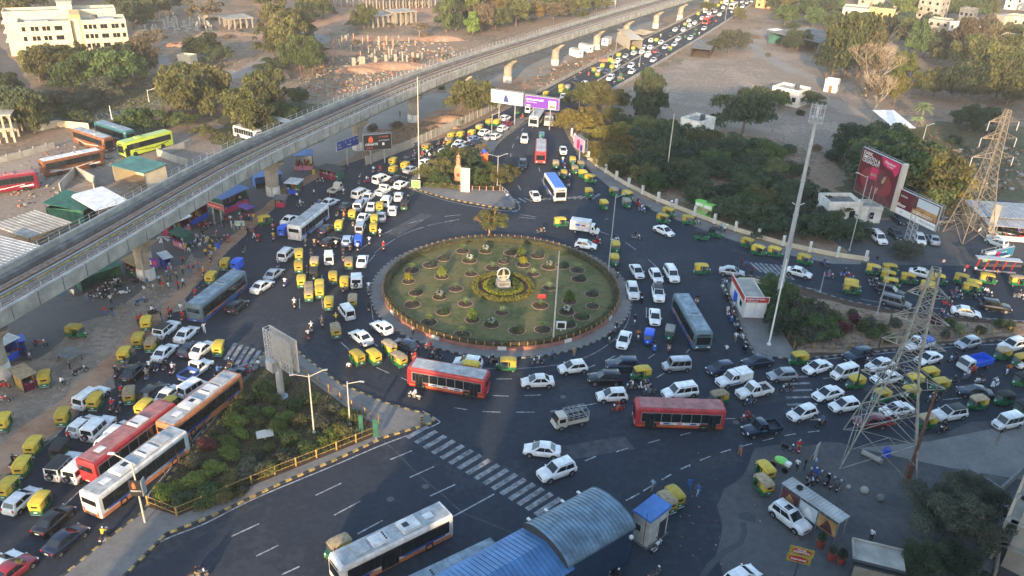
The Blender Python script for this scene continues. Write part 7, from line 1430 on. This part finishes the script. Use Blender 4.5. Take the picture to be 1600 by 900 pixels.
# --- upper left ---
O_, G_, D_, U_, B_ = 'leaf_olive', 'leaf_green', 'leaf_dark', 'leaf_dusty', 'leaf_bright'
for a in [(62,128,5.5,8,O_),(88,134,6.5,9,O_),(75,120,5,8,O_),(118,146,5.5,7,G_),(150,140,6.5,8.5,G_),(128,118,5,8,O_),(190,142,7,9,G_),(172,125,5,8,D_),(205,122,5.5,9,D_),(228,118,5,9,U_),(100,170,4.5,4,'leaf_grey'),(130,172,4.5,4,'leaf_grey'),(160,160,5,5,'leaf_grey'),(72,165,4,4,'leaf_grey'),(10,192,5,7,D_),(38,205,6,8,D_),(55,208,5,7,O_),(52,180,4,6,D_),(12,162,5,6,D_),
 (280,168,6,9,O_),(302,185,7.5,10,O_),(330,170,6,9,O_),(300,155,6,8,G_),(262,140,3,4,O_),(325,96,5.5,7,D_),(308,92,4.5,6,O_),(343,100,4.5,5,D_),(203,205,4,5,G_),(225,208,4.5,5,G_),(110,190,3.5,4,G_),(133,195,3,3.5,D_),(290,200,4,4,G_),(270,198,3,4,O_),(318,215,3,3,O_),
 (22,42,8,9,O_),(45,20,9,10,O_),(5,40,8,9,O_),(90,2,9,10,D_),(120,-2,10,12,D_),(150,-5,8,10,D_),(185,10,9,11,D_),(200,22,8,10,D_),(250,28,8,9,D_),(262,20,7,10,D_),(208,45,5,9,D_),(225,38,5,7,O_),
 (400,5,8,10,O_),(425,20,8,12,O_),(415,-5,10,12,O_),(435,78,7,13,O_),(452,88,7,12,O_),(470,70,6,10,O_),(428,88,6,8,O_),(470,112,5.5,9,G_),(488,118,4.5,8,G_),(485,98,5,7,O_),(485,22,7,9,O_),(505,28,6,8,O_),(478,35,5,7,D_),(569,45,5,8,O_),(557,46,4,4,D_),(425,180,6,10,O_),(412,195,6,9,O_),(440,195,4,6,G_),(405,215,6,8,O_),(385,198,6,8,O_),(470,168,3,5,G_),(465,160,3,4,D_),(430,108,5,3,D_),(610,-8,6,7,O_),(560,-8,6,8,O_),(650,5,5,6,O_),
 (738,187,6.2,8.5,O_),(930,168,5,6,O_),(955,172,5,5,O_),(905,168,5,5,O_),(1160,208,8,10,D_),(1120,84,4.4,6,D_),(1138,84,6,7,'leaf_grey'),(1148,76,5,6,'leaf_grey'),(1105,18,4,5,O_),(912,34,4,5,O_),(1155,32,5,5,O_)]: tree(*a[:4], leaf=a[4])
for a in [(1004,180,5.4,12,D_),(1014,184,5.6,11.5,D_)]: tree(*a[:4], leaf=a[4], kind='tall', base=.02)
for a in [(698,50,5,14,G_),(712,48,5,13,D_),(725,40,5,14,G_),(742,45,6,16,B_),(738,55,4.5,8,B_),(688,40,4.5,9,D_)]: tree(*a[:4], leaf=a[4], kind='tall', base=.12)
bare_tree(322,45,9,12,'large bare spreading tree beyond the stub columns'); bare_tree(238,95,8,10,'leafless brown tree right of the cream building'); bare_tree(655,58,5,6,'small bare tree on the dug site'); bare_tree(1352,150,6,17,'tall bare pale-barked tree right of the great spreading tree'); bare_tree(1362,180,4.5,13,'second bare pale tree nearer the white hut')
for i in range(48):   # belt of trees beyond the viaduct
    x = rnd.uniform(735, 1000); y = rnd.uniform(-25, 62-(x-735)*.17)
    if y > 75-(x-735)*.29: continue
    tree(x, y, rnd.uniform(4.5,7), rnd.uniform(6,10), leaf=rnd.choice([O_,O_,G_,U_,O_,'leaf_gold']))
# --- hedge woodland on the right ---
WOOD = [(884,190),(960,188),(1100,222),(1185,240),(1262,292),(1320,345),(1335,380),(1300,390),(1225,374),(1150,351),(1085,328),(1030,306),(980,282),(940,255),(905,225)]
pts = []; tries = 0
while len(pts) < 62 and tries < 6000:
    tries += 1; x, y = rnd.uniform(880,1340), rnd.uniform(185,392)
    ok = False; j = len(WOOD)-1
    for i in range(len(WOOD)):
        if (WOOD[i][1] > y) != (WOOD[j][1] > y) and x < (WOOD[j][0]-WOOD[i][0])*(y-WOOD[i][1])/(WOOD[j][1]-WOOD[i][1])+WOOD[i][0]: ok = not ok
        j = i
    if not ok: continue
    g = at(x, y)
    if all((g-q).length > 4.6 for q in pts):
        pts.append(g); gold = x < 975 and y < 262
        tree(x, y, rnd.uniform(3.4,4.8), rnd.uniform(3.6,5.4), leaf=rnd.choice(['leaf_gold','leaf_gold',O_]) if gold else rnd.choice([D_,G_,D_,D_,O_]), base=.05)
# --- upper right ---
for a in [(1318,122,9,17,O_),(1340,120,8,16,O_),(1300,118,6,12,D_),(1290,122,6,9,D_),(1335,105,8,15,O_),(1245,78,6,7,D_),(1232,80,4,6,D_),(1265,168,3.5,5,D_),(1428,92,5,12,G_),(1418,85,5,10,O_),(1442,90,5,8,D_),(1408,122,4.5,8,B_),(1400,132,4,7,B_),(1396,165,4,10,'leaf_gold'),(1440,150,5,7,O_),(1458,150,5,7,O_),(1470,88,5,8,D_),(1463,102,4,7,O_),(1505,98,7,13,U_),(1528,95,7,14,U_),(1515,112,7,11,O_),(1540,150,8,13,O_),(1555,160,8,12,O_),(1500,160,7,10,D_),(1485,158,6,9,D_),(1572,165,6,9,O_),(1515,205,6,6,D_),(1530,200,5,5,D_),(1590,155,6,7,D_),(1600,130,7,9,B_),(1575,100,6,9,O_),(1590,105,7,8,O_),
 (1215,165,3,5,D_),(1218,172,3,5,G_),(1375,38,5,8,D_),(1340,42,5,6,D_),(1300,45,5,6,G_),(1330,240,5,6,D_),(1345,262,6,8,D_),(1360,285,7,9,G_),(1390,300,8,9,D_),(1420,312,8,10,G_),(1445,318,7,9,O_),(1462,325,5,8,'leaf_gold'),(1380,265,7,9,D_),(1405,290,7,9,G_),(1345,235,4.5,5,B_),(1365,232,4,4,B_),(1480,335,3,4,'leaf_grey')]: tree(*a[:4], leaf=a[4])
tree(1412,402,3.2,3.2,'leaf_grey','round','small grey-green tree in the parking area',.15)
for i in range(60):
    x = rnd.uniform(1190,1640); y = rnd.uniform(-30, 26)+(x-1200)*.01
    if 1310 < x < 1400 and 5 < y < 40: continue
    tree(x, y, rnd.uniform(5,8), rnd.uniform(6,10), leaf=rnd.choice([O_,D_,G_,O_,B_]))
for x, y in [(1285,30),(1270,45),(1255,35),(1240,55),(1225,40),(1400,55),(1385,60),(1412,48),(1480,28),(1500,30),(1525,28),(1545,30),(1418,70),(1575,62),(1500,80),(1595,70),(1450,45)]: tree(x, y, rnd.uniform(4,6), rnd.uniform(6,9), leaf=rnd.choice([O_,D_,G_]))
# --- medians ---
for a in [(1212,478,3.2,4.2,G_),(1232,500,4,4.6,G_),(1255,512,4.2,4.6,'leaf_grey'),(1275,525,3,3.4,G_),(1222,520,3,3.6,D_),(1205,460,2.4,3.4,G_)]: tree(*a[:4], leaf=a[4], base=.1, z=.15)
for a in [(672,282,3,3.6,O_),(690,278,3.2,4.4,O_),(705,272,3,3.6,G_),(688,290,2.4,2.6,G_),(740,286,2.6,4.0,G_),(735,262,3,4.2,D_),(752,290,2.2,2.4,G_),(782,290,2.8,4.4,O_),(795,282,2.4,3.8,O_),(718,258,3,4,O_),(748,248,2.6,3.6,U_),(700,256,3,4,G_),(762,276,2.4,3,G_)]: tree(*a[:4], leaf=a[4], base=.1, z=.15)
tree(765,373,2.9,5.6,O_,'round','small tree with bare trunk on the lawn rim',.36,'statue_stone',.3)
# --- lower right shade tree ---
for a in [(1492,862,3.9,6.6),(1462,830,3.3,5.6),(1515,815,3.1,5.2),(1488,800,3.0,4.8)]: tree(*a, leaf='leaf_grey', kind='fine', base=.2)
tree(1440,905,2.6,4.2,D_,'fine',None,.15); tree(1495,915,2.6,4.4,D_,'fine',None,.15)
def palm(px, py, H, L, n, label, leaf=G_, z=0, name='palm', trunk=True, curl=.9):
    g = at(px, py); t = thing(name, label, 'palm' if H > 1.5 else 'plant', (g.x,g.y,z)); r_ = random.Random(px)
    if trunk and H > .3: part('trunk', MB().tube((0,0,-.05),(.05*H,0,H),.05+.03*H,'bark',r1=.04+.02*H,n=8), t)
    m = MB()
    for i in range(n):
        a = i*2.399; e = r_.uniform(.0,1.2); pts_ = []
        for q in range(6):
            s = q/5; pts_.append(Vector((math.cos(a)*L*s*math.cos(e*(1-s*.2)), math.sin(a)*L*s*math.cos(e*(1-s*.2)), H+L*(s*math.sin(e)-curl*s*s*.75))))
        side = Vector((-math.sin(a), math.cos(a), 0))
        for q in range(5):
            w0, w1 = L*.13*(1-abs(q/5-.4)), L*.13*(1-abs((q+1)/5-.4))*(0.1 if q == 4 else 1)
            for sg in (-1, 1): m.face([pts_[q], pts_[q+1], pts_[q+1]+side*sg*w1-Vector((0,0,w1*.5)), pts_[q]+side*sg*w0-Vector((0,0,w0*.5))], leaf)
    part('fronds', m, t); return t
palm(1436,196,5.2,3.2,34,'tall date palm with drooping fronds beside the tilted white roof','leaf_pale'); palm(1430,200,2.4,2.4,20,'lower palm growing at the foot of the date palm','leaf_pale')
palm(1405,898,2.0,1.7,22,'bright green palm beside the bottom canopy','leaf_bright')
# --- roundabout: hedge, beds, monument ---
def ring_leaves(name, label, r0, r1, z0, z1, n, size, leaf, c=None, core='core_dark', a0=0, a1=6.2832, parent=None):
    global rs; rs = np.random.RandomState(int(r0*100)); c = c or RC; th = rs.uniform(a0, a1, n); u = rs.uniform(0, 1, n); side = rs.uniform(size=n)
    rad = np.where(side < .5, r0+(r1-r0)*u, np.where(side < .75, r0, r1)); zz = np.where(side < .5, z1, z0+(z1-z0)*u); rad = rad+rs.normal(size=n)*size*.35; zz = zz+rs.normal(size=n)*size*.3
    P = np.stack([c.x+rad*np.cos(th), c.y+rad*np.sin(th), zz], 1); s = np.where(side < .5, 0, np.where(side < .75, -1, 1)); D = np.stack([np.cos(th)*s, np.sin(th)*s, np.where(side < .5, 1, .3)], 1)
    t = thing(name, label, 'hedge') if parent is None else parent
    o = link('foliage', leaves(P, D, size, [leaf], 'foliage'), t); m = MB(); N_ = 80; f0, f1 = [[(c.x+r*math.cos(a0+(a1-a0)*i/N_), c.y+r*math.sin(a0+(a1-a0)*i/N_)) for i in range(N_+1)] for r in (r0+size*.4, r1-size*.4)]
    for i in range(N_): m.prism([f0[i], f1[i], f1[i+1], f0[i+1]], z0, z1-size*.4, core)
    part('stems', m, t); return t
ring_leaves('hedge', 'long clipped hedge circling the whole round lawn', RR-2.85, RR-2.05, .3, 1.0, 15000, .12, 'leaf_hedge')
cp = at(786, 452)
ring_leaves('hedge', 'low yellow-green border ring round the monument bed', 4.0, 4.75, .3, .75, 3200, .13, 'leaf_lime', c=cp)
ring_leaves('hedge', 'bright yellow clipped ring close to the monument', 2.55, 3.05, .3, .7, 1800, .11, 'leaf_yellow', c=cp); ring_leaves('hedge', 'inner green clipped hedge hugging the monument', 1.7, 2.5, .3, .95, 2200, .11, 'leaf_bright', c=cp)
m = MB(); m.prism([(cp.x+3.98*math.cos(i*.196), cp.y+3.98*math.sin(i*.196)) for i in range(32)], .3, .35, 'soil'); struct('monument_soil', m.mesh('monument_soil', smooth=False))
t = thing('monument', 'stone plinth carrying a ring and tapering spire at the centre of the lawn', 'monument', (cp.x, cp.y, .35), R(14)); t.scale = (.84,.84,.84)
part('plinth', MB().box(-1.15,1.15,-.9,.9,0,1.5,'concrete').box(-1.3,1.3,-1.05,1.05,0,.45,'concrete').box(-1.0,1.0,-.92,-.901,.65,1.3,'concrete_dark'), t)
m = MB(); m.path([(1.15*math.cos(a*math.pi/12), 0, 2.75+1.15*math.sin(a*math.pi/12)) for a in range(25)], .12, 'galv', n=6); part('ring', m, t)
part('spire', MB().loft([[(-.45,-.35,1.5),(.45,-.35,1.5),(.45,.35,1.5),(-.45,.35,1.5)],[(-.18,-.15,2.9),(.18,-.15,2.9),(.18,.15,2.9),(-.18,.15,2.9)],[(-.06,-.05,3.95),(.06,-.05,3.95),(.06,.05,3.95),(-.06,.05,3.95)]],'bark_pale'), t); part('wing', MB().box(-1.1,1.1,-.1,.1,2.2,2.5,'concrete_warm'), t)
BEDS = [(515,262,'palm'),(643,262,'flower'),(408,303,'low'),(333,340,'low'),(553,315,'flower'),(228,370,'palm'),(397,405,'shrub'),(210,432,'ball'),(560,390,'agave'),(683,355,'agave'),(787,272,'low'),(845,290,'shrub'),(855,338,'ball'),(935,288,'low'),(910,390,'agave'),(1000,350,'flower'),(1075,345,'low'),(1160,370,'palm'),(1170,420,'low'),(475,473,'agave'),(252,497,'low'),(232,562,'palm'),(385,520,'flower'),(530,558,'agave'),(405,605,'low'),(325,663,'palm'),(570,648,'shrub'),(512,733,'palm'),(735,608,'agave'),(675,675,'flower'),(820,710,'low'),(965,703,'palm'),(952,568,'agave'),(1002,468,'agave'),(1115,545,'shrub'),(1240,505,'low'),(1245,572,'palm'),(1098,605,'flower'),(1185,632,'low'),(1108,675,'low'),(745,320,'low')]
BD = {'palm': 'round bed with a small palm', 'flower': 'round bed of white flowering shrubs', 'low': 'round bed of low ground plants', 'shrub': 'round bed with a dense green shrub', 'ball': 'round bed with a clipped yellow ball', 'agave': 'round bed with a spiky pale agave'}
rimm = MB(); rimm.path([(math.cos(a*math.pi/12), math.sin(a*math.pi/12), .06) for a in range(25)], .055, 'rim_brick' if 'rim_brick' in MATS else (mat('rim_brick', (.28,.2,.14), .85, var=.25, scale=2) and 'rim_brick'), n=5); rimm = rimm.mesh('rim'); soilm = MB().disc((0,0,.03),.96,'soil',n=24,h=.05).mesh('soil')
agm = MB()
for i in range(22):
    a, e = i*2.399, .35+.9*(i/22); d = Vector((math.cos(a)*math.cos(e), math.sin(a)*math.cos(e), math.sin(e))); s = Vector((-math.sin(a), math.cos(a), 0))*.07; agm.face([s, -s, d*.55-s*.8, d*.55+s*.8], 'leaf_pale'); agm.face([d*.55+s*.8, d*.55-s*.8, d*1.0], 'leaf_pale')
agm = agm.mesh('leaves')
for x, y, kind in BEDS:
    px, py = 580+x/3.6, 320+y/3.6; g = at(px, py, .33); r = rnd.uniform(1.05,1.3); t = link('flower_bed', None, None, (g.x, g.y, .33)); reg(t, BD[kind], 'flower bed', px, py, 'round beds on the lawn')
    o = link('rim', rimm, t); o.scale = (r,r,1); o = link('soil', soilm, t); o.scale = (r,r,1)
    if kind == 'agave': o = link('plant', agm, t, (0,0,.1)); o.scale = (1.2,1.2,1.1)
    elif kind == 'ball': o = link('plant', crown('ball', 0, 'leaf_yellow'), t, (0,0,.1)); o.scale = (.66,.66,1.25)
    elif kind == 'shrub': o = link('plant', crown('bush', 1, 'leaf_bright'), t, (0,0,.05)); o.scale = (1.15,1.15,2.1)
    elif kind == 'low': o = link('plant', crown('bush', 2, rnd.choice([G_,'leaf_grey',D_])), t); o.scale = (r*1.0,r*1.0,.62)
    elif kind == 'flower': o = link('plant', crown('bush', 3, G_), t); o.scale = (1.0,1.0,1.2); o = link('blossom', crown('sparse', 2, 'leaf_flower'), t, (0,0,.3)); o.scale = (.8,.8,.9)
    else:
        o = link('plant', crown('bush', 2, 'leaf_grey'), t); o.scale = (r*.8,r*.8,.35); m = MB()
        m.tube((0,0,0),(0,0,.9),.05,'bark'); 
        for i in range(12):
            a = i*2.4; d = Vector((math.cos(a), math.sin(a), .5)); s = Vector((-math.sin(a), math.cos(a), 0))*.1; m.face([Vector((0,0,.9))+s*.4, Vector((0,0,.9))-s*.4, Vector((0,0,.9))+d*.5-s, Vector((0,0,.9))+d*.5+s], 'leaf_bright'); m.face([Vector((0,0,.9))+d*.5+s, Vector((0,0,.9))+d*.5-s, Vector((0,0,.9))+d*.9-Vector((0,0,.4))], 'leaf_bright')
        part('palm_fronds', m, t)
# --- garden hedges and bushes ---
def bush(px, py, rx, ry, h, leaf, rz=0, z=.16, desc=None, grp='bushes in the hedge garden', var=None):
    g = at(px, py); e = link('bush', None, None, (g.x,g.y,z), rz); o = link('foliage', crown('bush', rnd.randrange(4) if var is None else var, leaf), e); o.scale = (rx, ry, h*1.15); o.rotation_euler = (0,0,0)
    part('stems', MB().tube((0,0,0),(.1,0,h*.6),.06,'bark').tube((0,0,0),(-.2,.1,h*.5),.05,'bark'), e); reg(e, desc or f'{TLAB.get(leaf, "green")} bush', 'bush', px, py, grp); return e
for x, y, r, lf in [(140,715,62,O_),(235,750,58,D_),(365,720,70,G_),(300,655,62,B_),(385,590,62,B_),(290,550,52,'leaf_grey'),(410,385,32,'leaf_grey'),(500,345,60,B_),(580,295,52,G_),(668,290,42,B_),(560,605,75,'leaf_grey'),(670,590,55,'leaf_grey'),(750,540,65,'leaf_grey'),(775,440,62,G_),(870,475,55,G_),(950,445,42,B_),(760,320,50,B_),(800,262,60,G_),(870,225,60,G_),(640,180,82,G_),(750,150,52,O_),(730,370,60,B_),(620,510,36,'leaf_grey'),(680,475,36,'leaf_grey'),(1000,275,48,'leaf_grey'),(1050,385,62,'leaf_grey'),(1130,320,55,O_),(930,355,55,'leaf_grey'),(560,220,62,G_),(480,318,46,B_),(345,470,46,'leaf_red'),(1000,415,50,O_),(625,335,45,O_),(835,335,52,'leaf_grey'),(510,265,50,G_),(450,660,60,O_),(335,765,50,G_),(110,690,40,O_),(610,400,35,G_),(700,230,45,G_),(1080,300,45,O_),(210,690,50,B_),(450,760-30,50,O_),(520,700,45,D_)]:
    s = 3.333; px, py = 220+x/s, 560+y/s; rr = r/s/11.6; lf = {'leaf_grey': rnd.choice(['leaf_grey', O_]), O_: rnd.choice([O_, 'leaf_bright'])}.get(lf, lf); bush(px, py+3, rr*1.06, rr*1.06, rr*.55+.45, lf, rnd.uniform(0,6))
for x, y, lx, ly in [(460,510,90,40),(460,450,100,32),(520,405,80,26)]: bush(220+x/3.333, 563+y/3.333, lx/3.333/12.5, ly/3.333/9, 1.1, B_, R(-32), desc='long clipped bright hedge block', var=1)
for x, y, r, lf in [(1312,512,1.6,O_),(1332,505,1.3,'leaf_red'),(1305,528,1.5,G_),(1318,520,1.6,'leaf_red'),(1345,518,1.6,O_),(1355,512,1.5,'leaf_grey'),(1362,528,1.5,G_),(1376,520,1.4,O_),(1385,535,1.3,G_),(1398,512,1.4,'leaf_grey'),(1460,508,1.4,'leaf_red'),(1482,512,1.4,G_),(1495,520,1.2,'leaf_pale'),(1440,525,1.2,'leaf_grey'),(1560,512,1.4,G_),(1575,515,1.2,D_),(1290,535,1.1,'leaf_grey'),(1245,540,1.2,G_),(1268,536,1.2,'leaf_grey'),(1330,495,1.2,O_),(1300,500,1.6,O_),(1420,530,1.2,O_),(1475,528,1,'leaf_grey'),(1530,522,1.2,O_)]: bush(x, y, r, r, r*1.0, lf, grp='bushes on the right median')
for i in range(12): x = lerp(650,715,i/11); bush(x, 291+i*.5, .9, .7, .9, rnd.choice([O_,G_]), grp='bushes on the statue island')
for x, y, r, lf in [(470,215,2,U_),(580,205,2,U_),(620,200,2.2,U_),(680,205,1.6,U_),(715,195,2,O_),(750,175,2,O_),(690,140,1.5,D_),(150,198,1.5,D_),(180,215,1.5,G_),(60,235,1.2,U_),(1200,88,1.6,'leaf_grey'),(1180,60,2,U_),(1250,180,2,D_),(1490,225,3,D_),(1560,215,2.5,D_),(1200,235,3,U_),(1230,240,3,D_),(1300,250,3,D_),(1275,235,2,U_)]: bush(x, y, r, r, r*.8, lf, z=0, grp='scrub bushes on waste ground')
for x, y, s, lf, lab in ((1281,842,.55,G_,'green shrub in a tall red pot behind the large white SUV'),(1298,862,.5,'leaf_grey','dry plant in a small red pot, middle of three'),(1313,868,.6,'leaf_grey','dry plant in a red pot beside the canopy')):
    g = at(x, y+12); t = thing('potted_plant', lab, 'potted plant', g); part('pot', MB().tube((0,0,0),(0,0,.8),.32,'terracotta',r1=.42,n=12), t, smooth=True); o = link('foliage', crown('bush', 1, lf), t, (0,0,.7)); o.scale = (s*1.2,s*1.2,1.3)
# dry grass tufts on the verges
def tufts(label, poly, n, leaf, size=.22):
    global rs; xs = [p[0] for p in poly]; ys = [p[1] for p in poly]; P = []; r_ = random.Random(len(poly)*n)
    while len(P) < n:
        x, y = r_.uniform(min(xs), max(xs)), r_.uniform(min(ys), max(ys)); ok = False; j = len(poly)-1
        for i in range(len(poly)):
            if (poly[i][1] > y) != (poly[j][1] > y) and x < (poly[j][0]-poly[i][0])*(y-poly[i][1])/(poly[j][1]-poly[i][1])+poly[i][0]: ok = not ok
            j = i
        if ok: g = at(x, y); P.append((g.x, g.y, r_.uniform(.02,.3)))
    P = np.array(P); D = np.tile(np.array([0,-.6,.6]), (len(P),1)); o = link('grass', leaves(P, D, size, [leaf], 'grass')); o['kind'] = 'stuff'; o['label'] = label
tufts('dry grass', [(560,215),(660,190),(760,150),(800,160),(760,180),(640,228),(580,250)], 3500, 'leaf_dusty'); tufts('rough grass', [(330,220),(420,160),(520,180),(400,245)], 3500, 'leaf_olive'); tufts('rough grass', [(50,150),(250,120),(260,200),(60,200)], 4000, 'leaf_olive', .3); tufts('scrub', [(1310,235),(1500,190),(1600,230),(1560,310),(1340,330)], 4500, 'leaf_dusty', .25)
tufts('garden ground cover', [(235,790),(278,804),(585,680),(560,650),(440,575),(400,578)], 13000, 'leaf_green', .13); tufts('median weeds', [(1215,455),(1320,478),(1500,503),(1600,515),(1400,540),(1250,550)], 2500, 'leaf_grey', .14); tufts('island ground cover', [(652,290),(700,294),(788,297),(770,268),(764,240),(740,228),(700,243),(668,264)], 3500, 'leaf_green', .2); r2 = random.Random(9)
for i in range(90):
    q = r2.random(); x, y = (r2.uniform(215, 720), r2.uniform(15, 165)) if q < .62 else (r2.uniform(1190, 1320), r2.uniform(40, 110)) if q < .75 else (r2.uniform(1380, 1640), r2.uniform(120, 300))
    if (x > 480 and y > 350-x*.33) or (y > 150 and x > 420) or (1430 < x < 1520 and 200 < y < 260): continue
    if r2.random() < .3: tree(x, y, r2.uniform(1.6,2.8), r2.uniform(2.5,4.2), leaf=r2.choice([U_,O_,'leaf_grey']), kind='sparse', base=.2)
    else: bush(x, y, r2.uniform(1,2.6), r2.uniform(1,2.4), r2.uniform(.6,1.5), r2.choice([U_,U_,O_,'leaf_grey']), z=0, grp='scrub bushes on waste ground')
tufts('lawn wear', [(640,110),(650,60),(480,40),(420,120),(500,150)], 1800, 'leaf_dusty', .3)
# ---------------- evening haze ----------------
hm = bpy.data.materials.new('haze'); hm.use_nodes = True; hn = hm.node_tree; hn.nodes.remove(hn.nodes['Principled BSDF']); pv = hn.nodes.new('ShaderNodeVolumePrincipled')
pv.inputs['Color'].default_value = (.97,.94,.92,1); pv.inputs['Density'].default_value = .0002; pv.inputs['Anisotropy'].default_value = .0
hn.links.new(pv.outputs[0], hn.nodes['Material Output'].inputs['Volume']); MATS['haze'] = hm
struct('haze', MB().box(-700, 700, -80, 900, -1, 75, 'haze').mesh('haze', smooth=False), 'stuff')
# ================= labels that single each thing out =================
def inpoly(x, y, P):
    r = False; j = len(P)-1
    for i in range(len(P)):
        if (P[i][1] > y) != (P[j][1] > y) and x < (P[j][0]-P[i][0])*(y-P[i][1])/(P[j][1]-P[i][1])+P[i][0]: r = not r
        j = i
    return r
ZONES = [
 ('on the far end of the highway', [(1020,-60),(1400,-60),(1300,30),(1110,70),(1030,70)]),
 ('on the middle stretch of the highway', [(960,60),(1120,60),(1080,110),(960,140),(940,90)]),
 ('behind the dark round tree', [(830,70),(965,70),(1000,140),(940,180),(876,170),(830,160)]),
 ('near the white and purple billboards', [(640,160),(830,100),(860,175),(800,215),(740,200),(700,235),(640,235)]),
 ('left of the statue island', [(560,220),(745,190),(700,240),(640,285),(640,305),(560,300)]),
 ('right of the statue island', [(770,180),(905,170),(915,330),(800,330)]),
 ('along the white-posted wall', [(880,170),(960,250),(1400,380),(1380,415),(1150,400),(940,320),(900,260)]),
 ('on the upper right road', [(1080,380),(1620,400),(1620,500),(1300,475),(1130,440)]),
 ('near the tall red billboard', [(1300,300),(1620,300),(1620,405),(1340,402)]),
 ('above the round lawn', [(780,320),(1110,320),(1110,405),(900,400),(780,370)]),
 ('right of the round lawn', [(940,380),(1120,380),(1125,560),(930,560)]),
 ('beside the red-signed white kiosk', [(1115,400),(1260,420),(1200,560),(1115,560)]),
 ('near the lattice pylon', [(1330,500),(1450,500),(1450,690),(1290,690)]),
 ('at the lower right edge', [(1450,500),(1620,500),(1620,690),(1450,690)]),
 ('on the lower right road', [(1160,535),(1345,535),(1345,690),(1160,690)]),
 ('below the round lawn', [(760,545),(1170,545),(1170,690),(760,690)]),
 ('lower left of the round lawn', [(530,470),(780,500),(780,690),(520,640)]),
 ('on the road left of the round lawn', [(440,385),(620,380),(600,510),(440,540)]),
 ('in the crowd above the white bus', [(500,280),(720,280),(640,385),(500,385)]),
 ('beside the long white bus', [(400,300),(520,280),(520,385),(440,430),(400,400)]),
 ('by the bazaar stalls', [(140,270),(520,200),(560,250),(400,380),(290,450),(140,470)]),
 ('behind the grey-blue bus', [(200,480),(420,400),(440,600),(330,600),(220,560)]),
 ('beside the orange electric bus', [(140,560),(390,560),(380,680),(150,680)]),
 ('on the dirt ground at left', [(-60,440),(260,430),(200,520),(120,600),(80,640),(-60,680)]),
 ('in the lower left lanes', [(-60,640),(260,640),(260,920),(-60,920)]),
 ('on the bottom road', [(260,640),(1000,690),(1000,920),(200,920)]),
 ('on the shaded forecourt', [(1000,690),(1620,690),(1620,920),(950,920)]),
]
SHORT = {}
def zone(px, py):
    for n_, P in ZONES:
        if inpoly(px, py, P): return n_
    return 'in the junction'
ORD = 'first second third fourth fifth sixth seventh eighth ninth tenth eleventh twelfth thirteenth fourteenth fifteenth sixteenth seventeenth eighteenth nineteenth twentieth'.split()
def finalize():
    # drop anything registered on exactly one spot twice
    buckets = {}
    for r in REG:
        o, desc, cat, px, py, grp = r; z = zone(px, py)
        if o.name.split('.')[0] in ('bus', 'coach', 'truck') and len([q for q in REG if q[1] == desc]) == 1: lab = desc
        else: lab = f'{desc} {z}'
        buckets.setdefault(lab, []).append(r)
    veh = [r for r in REG if r[2] not in ('person',)]
    def near_word(r, skip):
        o, desc, cat, px, py, g = r; best = None
        for q in veh:
            if q[0] is o or q[1] == desc or q[1] in desc or (abs(q[3]-px)+abs(q[4]-py)) < 3: continue
            if q[2] in ('motorbike', 'scooter'): continue
            d = math.hypot(q[3]-px, (q[4]-py)*1.3)
            if best is None or d < best[0]: best = (d, q)
        if best is None or best[0] > 75: return None
        q = best[1]; dx, dy = px-q[3], py-q[4]
        side = ('right of' if dx > 0 else 'left of') if abs(dx) > abs(dy)*1.1 else ('just below' if dy > 0 else 'just above')
        nm = q[1].split(' with ')[0] if q[2] != 'auto rickshaw' else q[1].replace('auto-rickshaw with ', '').replace(' canopy', '-topped rickshaw').replace('faded ', '')
        return f'{side} {"an" if nm[0] in "aeiou" else "a"} {nm}'
    final = {}
    for lab, rs in buckets.items():
        if len(rs) == 1: final.setdefault(lab, []).append(rs[0]); continue
        sub = {}
        for r in rs:
            nw = near_word(r, lab); l2 = f'{r[1]} {nw}, {zone(r[3], r[4])}' if nw else lab
            if len(l2.split()) > 16: l2 = f'{r[1]} {nw}' if nw else lab
            if len(l2.split()) > 16: l2 = lab
            sub.setdefault(l2, []).append(r)
        for l2, q in sub.items(): final.setdefault(l2, []).extend(q)
    seen = set()
    for lab, rs in final.items():
        rs.sort(key=lambda r: (r[3], r[4]))
        for i, r in enumerate(rs):
            o, desc, cat, px, py, grp = r; l = lab
            if len(rs) > 1:
                ex = 'leftmost' if i == 0 else 'rightmost' if i == len(rs)-1 else f'{ORD[i] if i < 20 else str(i+1)+"th"} from left'
                words = lab.split(); ln = len(words)+len(ex.split())
                if ln > 16: words = words[:16-len(ex.split())]
                base = ' '.join(words); l = f'{ex} {base}' if ' from ' not in ex else f'{base}, {ex}'
            while l in seen: l += ' too'
            seen.add(l); o['label'] = l; o['category'] = cat
            if grp: o['group'] = grp
finalize()
print('OBJECTS', len(bpy.data.objects), 'TOP', sum(1 for o in bpy.data.objects if o.parent is None))
